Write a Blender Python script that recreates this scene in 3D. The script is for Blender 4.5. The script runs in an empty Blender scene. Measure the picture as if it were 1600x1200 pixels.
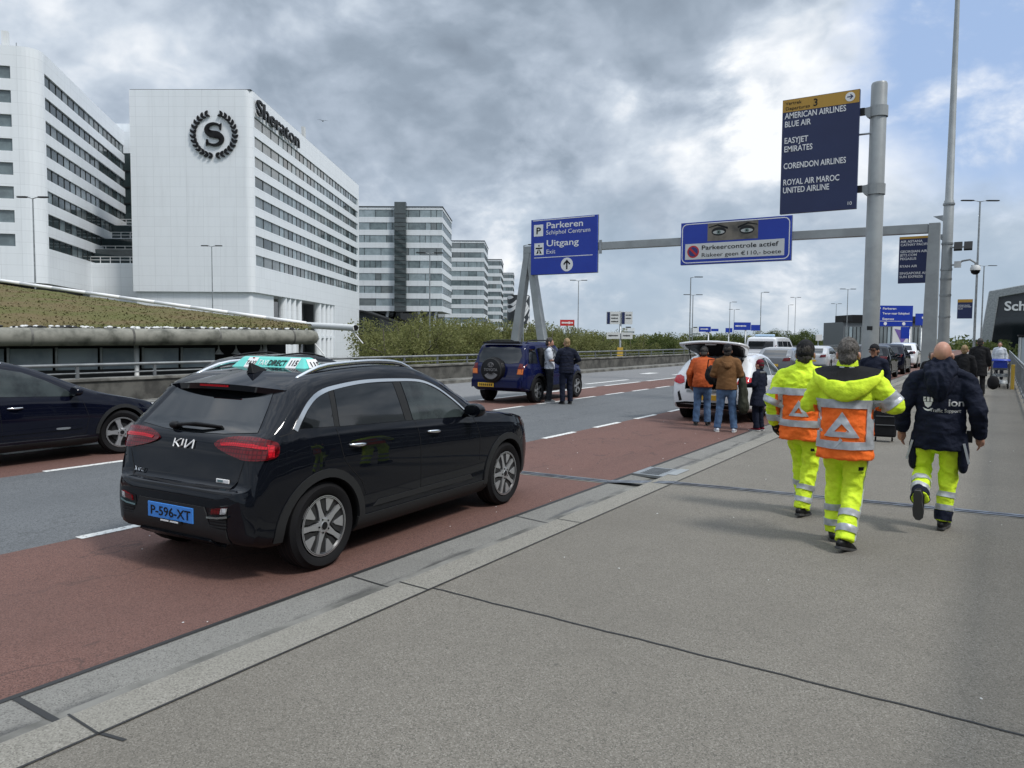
import bpy, bmesh, math, random
import numpy as np
from mathutils import Vector, Matrix, noise
from mathutils.bvhtree import BVHTree
R = math.radians
SC = bpy.context.scene
COL = SC.collection
rng = random.Random(7)

# ------------------------------------------------------------------ camera
cam_data = bpy.data.cameras.new('camera')
cam = bpy.data.objects.new('camera', cam_data); COL.objects.link(cam)
cam_data.sensor_width = 36; cam_data.lens = 27.05; cam_data.clip_start = .05; cam_data.clip_end = 9000
_yaw, _pit, _rol = R(32.3), math.atan(73/1202), R(.43)
_fw = Vector((-math.sin(_yaw)*math.cos(_pit), math.cos(_yaw)*math.cos(_pit), -math.sin(_pit)))
_r0 = Vector((math.cos(_yaw), math.sin(_yaw), 0)); _u0 = _r0.cross(_fw)
_up = _u0*math.cos(_rol) - _r0*math.sin(_rol); _rt = _fw.cross(_up)
cam.matrix_world = Matrix(((_rt.x, _up.x, -_fw.x, 0), (_rt.y, _up.y, -_fw.y, 0), (_rt.z, _up.z, -_fw.z, 1.75), (0, 0, 0, 1)))
SC.camera = cam
SC.view_settings.view_transform = 'Standard'; SC.view_settings.look = 'None'
SC.view_settings.gamma = 1; SC.view_settings.exposure = 0.45
SC.cycles.max_bounces = 6; SC.cycles.transparent_max_bounces = 8; SC.cycles.caustics_reflective = False; SC.cycles.caustics_refractive = False
SC.cycles.use_denoising = True

# ------------------------------------------------------------------ node helper
class NT:
    def __init__(s, nt): s.nt = nt
    def n(s, typ, inp=None, **kw):
        nd = s.nt.nodes.new(typ)
        for k, v in kw.items(): setattr(nd, k, v)
        for k, v in (inp or {}).items():
            if isinstance(v, bpy.types.NodeSocket): s.nt.links.new(v, nd.inputs[k])
            else: nd.inputs[k].default_value = v
        return nd
    def m(s, op, a, b=0.0, c=None, clamp=False):
        d = {0: a, 1: b}
        if c is not None: d[2] = c
        return s.n('ShaderNodeMath', d, operation=op, use_clamp=clamp).outputs[0]
    def vm(s, op, a, b=(0, 0, 0), out=0):
        return s.n('ShaderNodeVectorMath', {0: a, 1: b}, operation=op).outputs[out]
    def mix(s, f, a, b, blend='MIX'):
        nd = s.n('ShaderNodeMix', data_type='RGBA', blend_type=blend)
        for i, v in ((0, f), (6, a), (7, b)):
            if isinstance(v, bpy.types.NodeSocket): s.nt.links.new(v, nd.inputs[i])
            else: nd.inputs[i].default_value = v if i == 0 else (*v[:3], 1)
        return nd.outputs[2]
    def noise(s, vec, scale, detail=4, rough=.55, dist=0.0, out=0):
        return s.n('ShaderNodeTexNoise', {'Vector': vec, 'Scale': scale, 'Detail': detail, 'Roughness': rough, 'Distortion': dist}).outputs[out]
    def ss(s, v, lo, hi, a=0.0, b=1.0):
        return s.n('ShaderNodeMapRange', {0: v, 1: lo, 2: hi, 3: a, 4: b}, interpolation_type='SMOOTHSTEP').outputs[0]
    def link(s, a, b): s.nt.links.new(a, b)

# ------------------------------------------------------------------ sky and sun
SUN_EL, SUN_AZ = R(52), R(95)          # azimuth measured from +Y towards +X
world = bpy.data.worlds.new('World'); SC.world = world; world.use_nodes = True
world.cycles.sampling_method = 'MANUAL'; world.cycles.sample_map_resolution = 512
w = NT(world.node_tree); world.node_tree.nodes.clear()
sky = w.n('ShaderNodeTexSky', sky_type='NISHITA', sun_disc=False, sun_elevation=SUN_EL, sun_rotation=SUN_AZ, altitude=0, air_density=1.0, dust_density=1.0, ozone_density=1.5)
dirv = w.n('ShaderNodeTexCoord').outputs['Generated']
sep = w.n('ShaderNodeSeparateXYZ', {0: dirv})
SUNV = Vector((math.sin(SUN_AZ)*math.cos(SUN_EL), math.cos(SUN_AZ)*math.cos(SUN_EL), math.sin(SUN_EL)))
el = sep.outputs[2]
pl = w.vm('MULTIPLY', dirv, (1, 1, 1.65))
warp = w.vm('SCALE', w.vm('SUBTRACT', w.noise(pl, 2.6, 3, .5, out=1), (.5, .5, .5)))
warp.node.inputs['Scale'].default_value = .14
pw = w.vm('ADD', w.vm('ADD', pl, warp), (5.3, 2.1, 1.7))
n_big = w.noise(pw, 1.5, 5, .5)
n_mid = w.noise(pw, 3.6, 8, .60)
n_off = w.noise(w.vm('ADD', pw, tuple(SUNV*.045+Vector((0, 0, .035)))), 3.6, 5, .58)
n_hi = w.noise(pw, 11.0, 4, .62)
def puffs(v):
    q = w.n('ShaderNodeTexVoronoi', {'Vector': v, 'Scale': 5.2, 'Detail': 3.0, 'Roughness': .56, 'Lacunarity': 2.1}, feature='F1', normalize=True)
    return w.m('SUBTRACT', 1.0, q.outputs['Distance'])
pv = w.n('ShaderNodeMix', {}, data_type='VECTOR'); pv.inputs[0].default_value = .10; w.link(pw, pv.inputs[4]); w.link(w.vm('ADD', pw, w.vm('SUBTRACT', w.noise(pw, 7.0, 4, .55, out=1), (.5, .5, .5))), pv.inputs[5]); pv = pv.outputs[1]
puff = puffs(pv); puff_off = puffs(w.vm('ADD', pv, tuple(SUNV*.030+Vector((0, 0, .028)))))
relief = w.m('ADD', w.m('MULTIPLY', w.m('SUBTRACT', n_mid, n_off), 1.0), w.m('ADD', w.m('MULTIPLY', w.m('SUBTRACT', puff, puff_off), .85), w.m('MULTIPLY', w.m('SUBTRACT', puff, .6), .34)))
def skyblob(d, lo, hi, rag=.16):          # soft ragged region of the sky round a compass direction
    dd = w.vm('DOT_PRODUCT', dirv, Vector(d).normalized(), out=1)
    dd = w.m('ADD', dd, w.m('MULTIPLY', w.m('SUBTRACT', n_mid, .5), rag))
    dd = w.m('ADD', dd, w.m('MULTIPLY', w.m('SUBTRACT', n_big, .5), rag*.7))
    return w.ss(dd, lo, hi)
#SKYBLOBS
dark = skyblob((-.52, .80, .30), .86, .97)
dark2 = skyblob((-.300, .920, .25), .965, .992, .10)
bright = skyblob((-.40, .905, .125), .968, .992, .06)
bright2 = skyblob((-.150, .935, .315), .984, .994, .03)
bright3 = skyblob((-.88, .40, .30), .88, .98)
bright4 = skyblob((-.12, .98, .10), .955, .99, .06)
blue = skyblob((.02, .945, .33), .974, .990, .05)
val = w.m('ADD', .61, w.m('MULTIPLY', w.m('SUBTRACT', n_big, .5), .50))
val = w.m('ADD', val, w.m('MULTIPLY', w.m('SUBTRACT', n_mid, .5), .45))
val = w.m('ADD', val, w.m('MULTIPLY', w.m('SUBTRACT', n_hi, .5), .22))
val = w.m('ADD', val, relief)
for b_, k in ((dark, -.13), (dark2, -.12), (bright, .27), (bright2, .32), (bright3, .05), (bright4, .14), (blue, .16)): val = w.m('ADD', val, w.m('MULTIPLY', b_, k))
ramp = w.n('ShaderNodeValToRGB', {0: val}); cr = ramp.color_ramp
cr.elements[0].position = .08; cr.elements[0].color = (.18, .22, .275, 1)
cr.elements[1].position = 1.0; cr.elements[1].color = (.72, .74, .765, 1)
for p, c in ((.34, (.235, .285, .350, 1)), (.55, (.325, .38, .455, 1)), (.74, (.455, .51, .58, 1)), (.88, (.60, .635, .68, 1))):
    e = cr.elements.new(p); e.color = c
gap = w.m('MULTIPLY', blue, w.ss(w.m('ADD', n_mid, w.m('MULTIPLY', n_hi, .25)), .60, .80, 1.0, .0))
lowblue = w.m('MULTIPLY', w.ss(el, .05, .24, 1.0, 0.0), w.ss(n_mid, .44, .56, .8, 0.0))
cloud = w.mix(lowblue, ramp.outputs[0], (.29, .37, .46))
cloud = w.mix(w.ss(el, 0.0, .09, .55, 0.0), cloud, (.37, .43, .49))
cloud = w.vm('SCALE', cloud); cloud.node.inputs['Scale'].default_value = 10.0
overhead = w.ss(el, .42, .85, 1.0, 2.1)          # overhead sky out of view, brightened to add light to the scene
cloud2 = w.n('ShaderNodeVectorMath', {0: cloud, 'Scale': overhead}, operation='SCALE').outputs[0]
bluesky = w.mix(.8, sky.outputs[0], (3.0, 4.1, 6.2))
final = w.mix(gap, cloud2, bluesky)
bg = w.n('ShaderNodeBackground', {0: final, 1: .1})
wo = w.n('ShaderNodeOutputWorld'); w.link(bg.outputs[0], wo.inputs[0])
sun_d = bpy.data.lights.new('sun', 'SUN'); sun_d.energy = 1.8; sun_d.angle = R(10); sun_d.color = (1, .965, .92)
sun = bpy.data.objects.new('sun', sun_d); COL.objects.link(sun)
_sd = Vector((math.sin(SUN_AZ)*math.cos(SUN_EL), math.cos(SUN_AZ)*math.cos(SUN_EL), math.sin(SUN_EL)))
sun.rotation_euler = _sd.to_track_quat('Z', 'Y').to_euler()

# ------------------------------------------------------------------ object helpers
def tag(o, label=None, cat=None, group=None, kind=None):
    if label: o['label'] = label
    if cat: o['category'] = cat
    if group: o['group'] = group
    if kind: o['kind'] = kind
    return o
def thing(name, label, cat, loc=(0, 0, 0), rz=0.0, group=None):
    o = bpy.data.objects.new(name, None); COL.objects.link(o); o.empty_display_size = .2
    o.location = loc; o.rotation_euler = (0, 0, rz)
    return tag(o, label, cat, group)
def kids(o): return [c for c in bpy.data.objects if c.parent == o]
def copy_tree(o, parent=None, kidmap=None):
    if kidmap is None:
        kidmap = {}
        for c in bpy.data.objects:
            if c.parent: kidmap.setdefault(c.parent.name, []).append(c)
    c = o.copy(); COL.objects.link(c)
    if parent: c.parent = parent
    for ch in kidmap.get(o.name, []): copy_tree(ch, c, kidmap)
    return c
def dup(o, loc, rz=None, label=None, group=None):
    c = copy_tree(o); c.location = loc
    if rz is not None: c.rotation_euler = (0, 0, rz)
    if label: c['label'] = label
    if group: c['group'] = group
    return c
class MB:
    """collects shapes, then links them as one mesh object"""
    def __init__(s): s.v = []; s.f = []; s.mi = []; s.mats = []
    def slot(s, m):
        if m not in s.mats: s.mats.append(m)
        return s.mats.index(m)
    def add(s, vs, fs, m):
        o = len(s.v); k = s.slot(m); s.v.extend([tuple(x) for x in vs])
        for f in fs: s.f.append([i+o for i in f]); s.mi.append(k)
        return s
    def box(s, c, d, m, rot=None):
        hx, hy, hz = d[0]/2, d[1]/2, d[2]/2
        vs = [Vector((x, y, z)) for z in (-hz, hz) for x, y in ((-hx, -hy), (hx, -hy), (hx, hy), (-hx, hy))]
        if rot is not None: vs = [rot @ v for v in vs]
        vs = [v + Vector(c) for v in vs]
        return s.add(vs, [(3, 2, 1, 0), (4, 5, 6, 7), (0, 1, 5, 4), (1, 2, 6, 5), (2, 3, 7, 6), (3, 0, 4, 7)], m)
    def tube(s, pts, rad, m, n=10, cap=True, round_=False):
        pts = [Vector(p) for p in pts]; N_ = len(pts)
        if not hasattr(rad, '__len__'): rad = [rad]*N_
        if round_:
            d0 = (pts[0]-pts[1]).normalized(); d1 = (pts[-1]-pts[-2]).normalized()
            e = lambda r: max(r) if hasattr(r, '__len__') else r
            a, b = rad[0], rad[-1]
            sc = lambda r, k: tuple(x*k for x in r) if hasattr(r, '__len__') else r*k
            pts = [pts[0]+d0*e(a)*.9, pts[0]+d0*e(a)*.6] + pts + [pts[-1]+d1*e(b)*.6, pts[-1]+d1*e(b)*.9]
            rad = [sc(a, .35), sc(a, .78)] + list(rad) + [sc(b, .78), sc(b, .35)]
        N_ = len(pts); vs = []; ref = None
        for i, p in enumerate(pts):
            t = (pts[min(i+1, N_-1)]-pts[max(i-1, 0)]).normalized()
            if ref is None:
                ref = Vector((1, 0, 0)) if abs(t.x) < .8 else Vector((0, 1, 0))
            a = (ref - t*ref.dot(t)).normalized(); ref = a; b = t.cross(a)
            r = rad[i]; ra, rb = r if hasattr(r, '__len__') else (r, r)
            for k in range(n):
                q = 2*math.pi*k/n; vs.append(p + a*(ra*math.cos(q)) + b*(rb*math.sin(q)))
        fs = [(i*n+k, i*n+(k+1) % n, (i+1)*n+(k+1) % n, (i+1)*n+k) for i in range(N_-1) for k in range(n)]
        if cap: fs += [tuple(range(n-1, -1, -1)), tuple((N_-1)*n+k for k in range(n))]
        return s.add(vs, fs, m)
    def lathe(s, prof, m, axis='z', n=32, c=(0, 0, 0), closed=False):
        vs = []; c = Vector(c)
        for r, h in prof:
            for k in range(n):
                q = 2*math.pi*k/n; a, b = r*math.cos(q), r*math.sin(q)
                vs.append(c + Vector((a, b, h) if axis == 'z' else ((h, a, b) if axis == 'x' else (b, h, a))))
        N_ = len(prof); rg = N_ if closed else N_-1
        fs = [(i*n+k, i*n+(k+1) % n, ((i+1) % N_)*n+(k+1) % n, ((i+1) % N_)*n+k) for i in range(rg) for k in range(n)]
        return s.add(vs, fs, m)
    def ell(s, c, r, m, nu=16, nv=10, rot=None):
        vs = []; c = Vector(c)
        for i in range(nv+1):
            th = math.pi*i/nv
            for k in range(nu):
                q = 2*math.pi*k/nu; p = Vector((r[0]*math.sin(th)*math.cos(q), r[1]*math.sin(th)*math.sin(q), r[2]*math.cos(th)))
                vs.append(c + (rot @ p if rot is not None else p))
        return s.add(vs, [(i*nu+k, (i+1)*nu+k, (i+1)*nu+(k+1) % nu, i*nu+(k+1) % nu) for i in range(nv) for k in range(nu)], m)
    def prism(s, poly, z0, z1, m, caps=True, side=None, top=None):
        n = len(poly); vs = [(x, y, z0) for x, y in poly] + [(x, y, z1) for x, y in poly]
        s.add(vs, [(i, (i+1) % n, n+(i+1) % n, n+i) for i in range(n)], m)
        if caps: s.add(vs, [tuple(range(n-1, -1, -1)), tuple(range(n, 2*n))], top or m)
        return s
    def plate(s, poly, f, th, m):
        """2-D outline -> solid plate; f maps (u,v,depth) to a point, depth from 0 (front) to th"""
        n = len(poly); vs = [f(u, v, 0) for u, v in poly] + [f(u, v, th) for u, v in poly]
        return s.add(vs, [tuple(range(n)), tuple(range(2*n-1, n-1, -1))] + [(i, n+i, n+(i+1) % n, (i+1) % n) for i in range(n)], m)
    def quad(s, a, b, c, d, m): return s.add([a, b, c, d], [(0, 1, 2, 3)], m)
    def build(s, name, parent=None, smooth=False, bevel=0, seg=2, angle=None, fixn=True):
        me = bpy.data.meshes.new(name); me.from_pydata(s.v, [], s.f); me.update()
        for m in s.mats: me.materials.append(m)
        me.polygons.foreach_set('material_index', s.mi)
        if fixn:
            bm = bmesh.new(); bm.from_mesh(me); bmesh.ops.remove_doubles(bm, verts=bm.verts, dist=1e-5)
            bmesh.ops.recalc_face_normals(bm, faces=bm.faces); bm.to_mesh(me); bm.free()
        if smooth: me.polygons.foreach_set('use_smooth', [True]*len(me.polygons))
        if angle is not None: me.set_sharp_from_angle(angle=R(angle))
        o = bpy.data.objects.new(name, me); COL.objects.link(o)
        if parent: o.parent = parent
        if bevel:
            b = o.modifiers.new('bevel', 'BEVEL'); b.width = bevel; b.segments = seg; b.limit_method = 'ANGLE'; b.angle_limit = R(40)
        return o
def mesh_obj(name, vs, fs, m, parent=None, smooth=True):
    return MB().add(vs, fs, m).build(name, parent, smooth, fixn=False)
WS = bpy.data.scenes.new('workbench')        # a side scene, so that modifiers evaluate quickly
def evaluated(o):
    WS.collection.objects.link(o); extra = [m.object for m in o.modifiers if m.type == 'BOOLEAN']
    for e in extra: WS.collection.objects.link(e)
    WS.view_layers[0].update(); dg = WS.view_layers[0].depsgraph; dg.update()
    me = bpy.data.meshes.new_from_object(o.evaluated_get(dg), depsgraph=dg)
    for e in [o]+extra: WS.collection.objects.unlink(e)
    return me
def freeze(o):
    """replace a modified mesh by its evaluated result"""
    me = evaluated(o); o.modifiers.clear(); o.data = me; return o
def text(s, m, parent, loc, rot, h, width=None, bold=0.0, align='LEFT', depth=.004, name='lettering', shear=0.0, space=1.0, kind=None):
    cu = bpy.data.curves.new(name, 'FONT'); cu.body = s; cu.size = 1; cu.align_x = align; cu.align_y = 'TOP_BASELINE'
    cu.offset = bold; cu.extrude = .02; cu.shear = shear; cu.space_character = space; cu.resolution_u = 3
    o = bpy.data.objects.new(name, cu); COL.objects.link(o)
    me = evaluated(o); bpy.data.objects.remove(o); bpy.data.curves.remove(cu)
    n = len(me.vertices); co = np.empty(n*3); me.vertices.foreach_get('co', co); co = co.reshape(-1, 3)
    co[:, 2] += .02; co[:, 2] *= depth/.04
    kx = h/.729                          # capital height of the built-in face
    kw = kx if width is None else width/max(1e-6, co[:, 0].max()-co[:, 0].min())
    co[:, 0] *= kw; co[:, 1] *= kx
    me.vertices.foreach_set('co', co.ravel()); me.materials.clear(); me.materials.append(m)
    o = bpy.data.objects.new(name, me); COL.objects.link(o); o.parent = parent; o.location = loc; o.rotation_euler = rot
    return o

# ------------------------------------------------------------------ materials
def mat(name, col, rough=.5, metal=0.0, spec=.5, col2=None, ns=6.0, nd=4, bump=0.0, bs=60.0, coat=0.0, lo=.35, hi=.65, rvar=0.0, emit=None, es=0.0, aniso=None, trans=0.0):
    m = bpy.data.materials.new(name); m.use_nodes = True; t = NT(m.node_tree); m.node_tree.nodes.clear()
    b = t.n('ShaderNodeBsdfPrincipled', {'Base Color': (*col, 1), 'Roughness': rough, 'Metallic': metal, 'Specular IOR Level': spec, 'Coat Weight': coat, 'Coat Roughness': .03})
    o = t.n('ShaderNodeOutputMaterial'); t.link(b.outputs[0], o.inputs[0])
    tc = t.n('ShaderNodeTexCoord').outputs['Object']
    if aniso: tc = t.vm('MULTIPLY', tc, aniso)
    if col2 is not None:
        f = t.ss(t.noise(tc, ns, nd, .6), lo, hi); t.link(t.mix(f, col, col2), b.inputs['Base Color'])
        if rvar: t.link(t.m('ADD', t.m('MULTIPLY', f, rvar), rough), b.inputs['Roughness'])
    if bump:
        bn = t.n('ShaderNodeBump', {'Strength': bump, 'Distance': .02, 'Height': t.noise(tc, bs, 4, .6)}); t.link(bn.outputs[0], b.inputs['Normal'])
    if emit: b.inputs['Emission Color'].default_value = (*emit, 1); b.inputs['Emission Strength'].default_value = es
    if trans: b.inputs['Transmission Weight'].default_value = trans
    return m
def ground_mat(name, base, dark, light, scale, blotch, bl_scale=.5, rough=.85, bump=.35, wet=None, light_amt=.5, spots=0, crack=0, streak=None):
    m = bpy.data.materials.new(name); m.use_nodes = True; t = NT(m.node_tree); m.node_tree.nodes.clear()
    b = t.n('ShaderNodeBsdfPrincipled', {'Roughness': rough, 'Specular IOR Level': .35}); o = t.n('ShaderNodeOutputMaterial'); t.link(b.outputs[0], o.inputs[0])
    tc = t.n('ShaderNodeTexCoord').outputs['Object']
    vo = t.n('ShaderNodeTexVoronoi', {'Vector': tc, 'Scale': scale}).outputs[1]
    grain = t.n('ShaderNodeSeparateColor', {0: vo}).outputs[0]
    gn = t.noise(tc, scale*1.7, 3, .7)
    c = t.mix(t.ss(grain, .0, .45), dark, base)
    c = t.mix(t.m('MULTIPLY', t.ss(grain, .78, .95), light_amt), c, light)
    c = t.mix(t.ss(gn, .62, .8, 0, .6), c, dark)
    bl = t.noise(tc, bl_scale, 6, .62)
    c = t.mix(t.ss(bl, .35, .68, 0, .75), c, t.mix(.5, c, blotch))
    fine = t.noise(tc, bl_scale*7, 5, .65)
    c = t.mix(t.ss(fine, .5, .75, 0, .35), c, t.mix(.55, c, dark))
    if streak:                             # long wear marks that run with the traffic
        sv = t.vm('MULTIPLY', tc, (streak, .05, 1)); c = t.mix(t.ss(t.noise(sv, 1.0, 4, .6), .48, .7, 0, .4), c, t.mix(.5, c, dark))
    if spots:                              # old chewing gum and drips
        vs = t.n('ShaderNodeTexVoronoi', {'Vector': tc, 'Scale': 2.2}); sc = t.n('ShaderNodeSeparateColor', {0: vs.outputs[1]})
        f = t.m('MULTIPLY', t.m('LESS_THAN', vs.outputs[0], t.m('MULTIPLY', sc.outputs[0], .05)), t.m('GREATER_THAN', sc.outputs[1], .45)); c = t.mix(t.m('MULTIPLY', f, spots), c, (.06, .056, .05))
        pt = t.ss(t.noise(tc, .35, 3, .5), .52, .66, 0, .35); c = t.mix(pt, c, t.mix(.4, c, (.10, .088, .07)))
    if crack:
        cn = t.m('ABSOLUTE', t.m('SUBTRACT', t.noise(t.vm('MULTIPLY', tc, (1, .55, 1)), .55, 5, .55), .5)); f = t.m('MULTIPLY', t.ss(cn, .0, .006, 1, 0), t.ss(t.noise(tc, .22, 2, .5), .5, .56)); c = t.mix(t.m('MULTIPLY', f, crack), c, (.02, .02, .02))
    r = rough
    if wet:
        sv = t.vm('MULTIPLY', tc, (2.2, .55, 1)); wf = t.m('MULTIPLY', t.ss(t.noise(sv, wet, 4, .55), .46, .53), t.ss(t.m('ADD', t.n('ShaderNodeSeparateXYZ', {0: tc}).outputs[0], t.m('MULTIPLY', t.m('SUBTRACT', t.noise(sv, 3.0, 4, .6), .5), .22)), -3.78, -3.70))
        c = t.mix(t.m('MULTIPLY', wf, .68), c, (.028, .027, .026)); rr = t.m('SUBTRACT', rough, t.m('MULTIPLY', wf, .45)); t.link(rr, b.inputs['Roughness'])
    t.link(c, b.inputs['Base Color'])
    bn = t.n('ShaderNodeBump', {'Strength': bump, 'Distance': .006, 'Height': t.m('ADD', grain, gn)}); t.link(bn.outputs[0], b.inputs['Normal'])
    return m
def panel_mat(name, col, joint, pz, ph, rough=.35, wz=.035, dirt=.10, oz=0.0):
    """metal facade panels: joints on the object's own grid"""
    m = bpy.data.materials.new(name); m.use_nodes = True; t = NT(m.node_tree); m.node_tree.nodes.clear()
    b = t.n('ShaderNodeBsdfPrincipled', {'Roughness': rough, 'Specular IOR Level': .5}); o = t.n('ShaderNodeOutputMaterial'); t.link(b.outputs[0], o.inputs[0])
    tcn = t.n('ShaderNodeTexCoord'); tc = tcn.outputs['Object']
    s = t.n('ShaderNodeSeparateXYZ', {0: tc}); nn = t.n('ShaderNodeSeparateXYZ', {0: tcn.outputs['Normal']})
    def grid(v, p, wd, off=0.0):
        fr = t.m('FRACT', t.m('ADD', t.m('DIVIDE', v, p), 100.0+off)); return t.m('LESS_THAN', fr, wd/p)
    gz = grid(s.outputs[2], pz, wz, oz)
    ax = t.m('GREATER_THAN', t.m('ABSOLUTE', nn.outputs[0]), .5); ay = t.m('GREATER_THAN', t.m('ABSOLUTE', nn.outputs[1]), .5)
    gv = t.m('MAXIMUM', t.m('MULTIPLY', grid(s.outputs[0], ph, wz), ay), t.m('MULTIPLY', grid(s.outputs[1], ph, wz), ax))
    g = t.m('MAXIMUM', gz, gv)
    cell = t.n('ShaderNodeTexWhiteNoise', {'Vector': t.vm('FLOOR', t.vm('DIVIDE', tc, (ph, ph, pz)))}, noise_dimensions='3D').outputs[0]
    c = t.mix(t.m('MULTIPLY', cell, .5), col, tuple(x*.93 for x in col))
    st = t.noise(t.vm('MULTIPLY', tc, (1.2, 1.2, .12)), 1.0, 5, .6)
    c = t.mix(t.ss(st, .45, .75, 0, dirt), c, (.25, .26, .26))
    c = t.mix(t.m('MULTIPLY', g, .38), c, joint); t.link(c, b.inputs['Base Color'])
    return m
M = {}
M['pave'] = ground_mat('exposed_aggregate', (.178, .163, .137), (.092, .085, .071), (.38, .355, .31), 175, (.125, .114, .096), .55, light_amt=.42, spots=.5)
M['kerb'] = ground_mat('kerb_concrete', (.235, .222, .19), (.13, .122, .104), (.44, .42, .375), 140, (.22, .21, .18), 1.2, light_amt=.35)
M['gutter'] = ground_mat('gutter_concrete', (.205, .20, .182), (.12, .116, .106), (.34, .33, .305), 150, (.135, .131, .12), 1.4, wet=1.1, light_amt=.25)
M['red'] = ground_mat('red_asphalt', (.152, .078, .062), (.07, .037, .031), (.25, .155, .132), 155, (.112, .064, .053), .6, light_amt=.4, streak=2.0, crack=.35)
M['asph'] = ground_mat('grey_asphalt', (.125, .132, .137), (.06, .063, .066), (.21, .215, .215), 105, (.09, .096, .10), .5, light_amt=.35, streak=1.6, crack=.3)
M['asph2'] = ground_mat('pale_asphalt', (.20, .20, .20), (.11, .11, .11), (.30, .30, .30), 70, (.15, .15, .15), .5, light_amt=.3, streak=1.4)
M['city'] = ground_mat('city_ground', (.10, .105, .085), (.05, .055, .04), (.2, .2, .18), 3, (.06, .09, .03), .05, bump=.1)
M['line'] = mat('road_paint', (.66, .66, .63), .7, col2=(.26, .25, .24), ns=26, nd=7, lo=.50, hi=.66)
M['seal'] = mat('joint_sealant', (.018, .018, .018), .6)
M['steeljoint'] = mat('steel_joint', (.30, .32, .35), .38, .85, col2=(.12, .12, .13), ns=9)
M['concrete'] = mat('weathered_concrete', (.20, .195, .175), .85, col2=(.075, .073, .065), ns=1.6, nd=8, bump=.25, bs=30)
M['concrete_d'] = mat('dirty_concrete', (.115, .112, .10), .88, col2=(.045, .044, .04), ns=2.0, nd=8, bump=.3, bs=30)
M['galv'] = mat('galvanised_steel', (.36, .38, .385), .42, .65, col2=(.25, .265, .27), ns=3)
M['polegrey'] = mat('grey_paint', (.33, .35, .35), .42, .15, col2=(.27, .285, .285), ns=1.5, nd=6)
M['white'] = mat('white_paint', (.78, .78, .77), .4)
M['offwhite'] = mat('offwhite', (.60, .61, .60), .5)
M['black'] = mat('black_plastic', (.008, .008, .009), .5, spec=.25)
M['dgrey'] = mat('dark_grey_plastic', (.020, .021, .022), .6, spec=.25, bump=.08, bs=300)
M['chrome'] = mat('chrome', (.72, .73, .74), .14, 1.0)
M['navy'] = mat('sign_navy', (.012, .020, .075), .4, col2=(.014, .024, .085), ns=.8)
M['blue'] = mat('sign_blue', (.008, .035, .33), .38, col2=(.010, .042, .36), ns=.8)
M['gold'] = mat('sign_gold', (.46, .26, .035), .45)
M['orange'] = mat('orange', (.8, .2, .03), .5)
M['redp'] = mat('red_paint', (.5, .02, .02), .4)
M['glass_b'] = mat('tinted_facade_glass', (.022, .034, .036), .06, 0, .9, col2=(.04, .056, .058), ns=.35)
M['glass_l'] = mat('pale_facade_glass', (.17, .215, .225), .12, 0, .8, col2=(.11, .14, .15), ns=.5)
M['glass_m'] = mat('grey_facade_glass', (.125, .145, .15), .10, 0, .8, col2=(.175, .20, .205), ns=.4)
M['glass_w'] = mat('light_facade_glass', (.30, .36, .385), .12, 0, .8, col2=(.22, .27, .285), ns=.5)
M['rail'] = mat('rail_steel', (.20, .21, .215), .5, .5, col2=(.14, .15, .155), ns=3)
M['glass_d'] = mat('dark_glass', (.008, .011, .013), .05, 0, .8)
M['hotel'] = panel_mat('hotel_panels', (.78, .81, .83), (.30, .32, .33), 1.55, 2.62)
M['wtc'] = panel_mat('tower_panels', (.70, .73, .75), (.25, .26, .27), 1.8, 3.2, dirt=.2)
M['rubber'] = mat('tyre_rubber', (.009, .009, .010), .8, spec=.2, bump=.1, bs=120)
M['alloy'] = mat('alloy_rim', (.44, .45, .46), .30, .65)
M['alloy_d'] = mat('dark_alloy', (.04, .041, .043), .35, .5)
# ------------------------------------------------------------------ ground, road, pavement
Y0, Y1 = -25.0, 170.0
def sheet(name, x0, x1, z, m, y0=Y0, y1=Y1, z2=None):
    o = MB().quad((x0, y0, z), (x1, y0, z if z2 is None else z2), (x1, y1, z if z2 is None else z2), (x0, y1, z), m).build(name, fixn=False)
    return tag(o, kind='structure')
tag(MB().quad((-3500, -3500, -6), (3500, -3500, -6), (3500, 3500, -6), (-3500, 3500, -6), M['city']).build('ground', fixn=False), kind='structure')
tag(MB().box((-9, (Y0+Y1)/2, -.65), (20.2, Y1-Y0, 1.2), M['concrete']).build('viaduct_deck'), kind='structure')
RZ = -.03                                   # road level, a little below the kerb
sheet('red_lane', -6.74, -4.0, RZ, M['red']); sheet('road', -10.36, -6.74, RZ, M['asph'])
sheet('red_bus_lane', -12.38, -10.36, RZ, M['red']); sheet('far_road', -17.6, -12.38, RZ, M['asph2'])
sheet('gutter', -4.0, -3.55, RZ+.002, M['gutter'], z2=-.062)
sheet('pavement', -3.27, .95, 0, M['pave'])
tag(MB().box((-3.41, (Y0+Y1)/2, -.05), (.28, Y1-Y0, .107), M['kerb']).build('kerb', bevel=.012), kind='structure')
tag(MB().box((-18.05, (Y0+Y1)/2, -.0), (.9, Y1-Y0, .2), M['concrete']).build('far_kerb', bevel=.02), kind='structure')
mk = MB()
def dash(x, y0, y1, wd): mk.quad((x-wd/2, y0, RZ+.004), (x+wd/2, y0, RZ+.004), (x+wd/2, y1, RZ+.004), (x-wd/2, y1, RZ+.004), M['line'])
for k in range(-12, 45): dash(-6.73, 11.7+2.03*k, 12.87+2.03*k, .115)
for k in range(-18, 40): dash(-10.37, 15.6+2.1*k, 16.95+2.1*k, .12)
for k in range(-9, 22): dash(-12.36, 26.0+4.1*k, 29.3+4.1*k, .16)
dash(-13.4, 26.5, 30.5, .2); dash(-13.45, 36, 40, .2); dash(-15.0, 36, 37.5, .5)
tag(mk.build('lane_markings', fixn=False), kind='structure')
js = MB()
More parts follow.
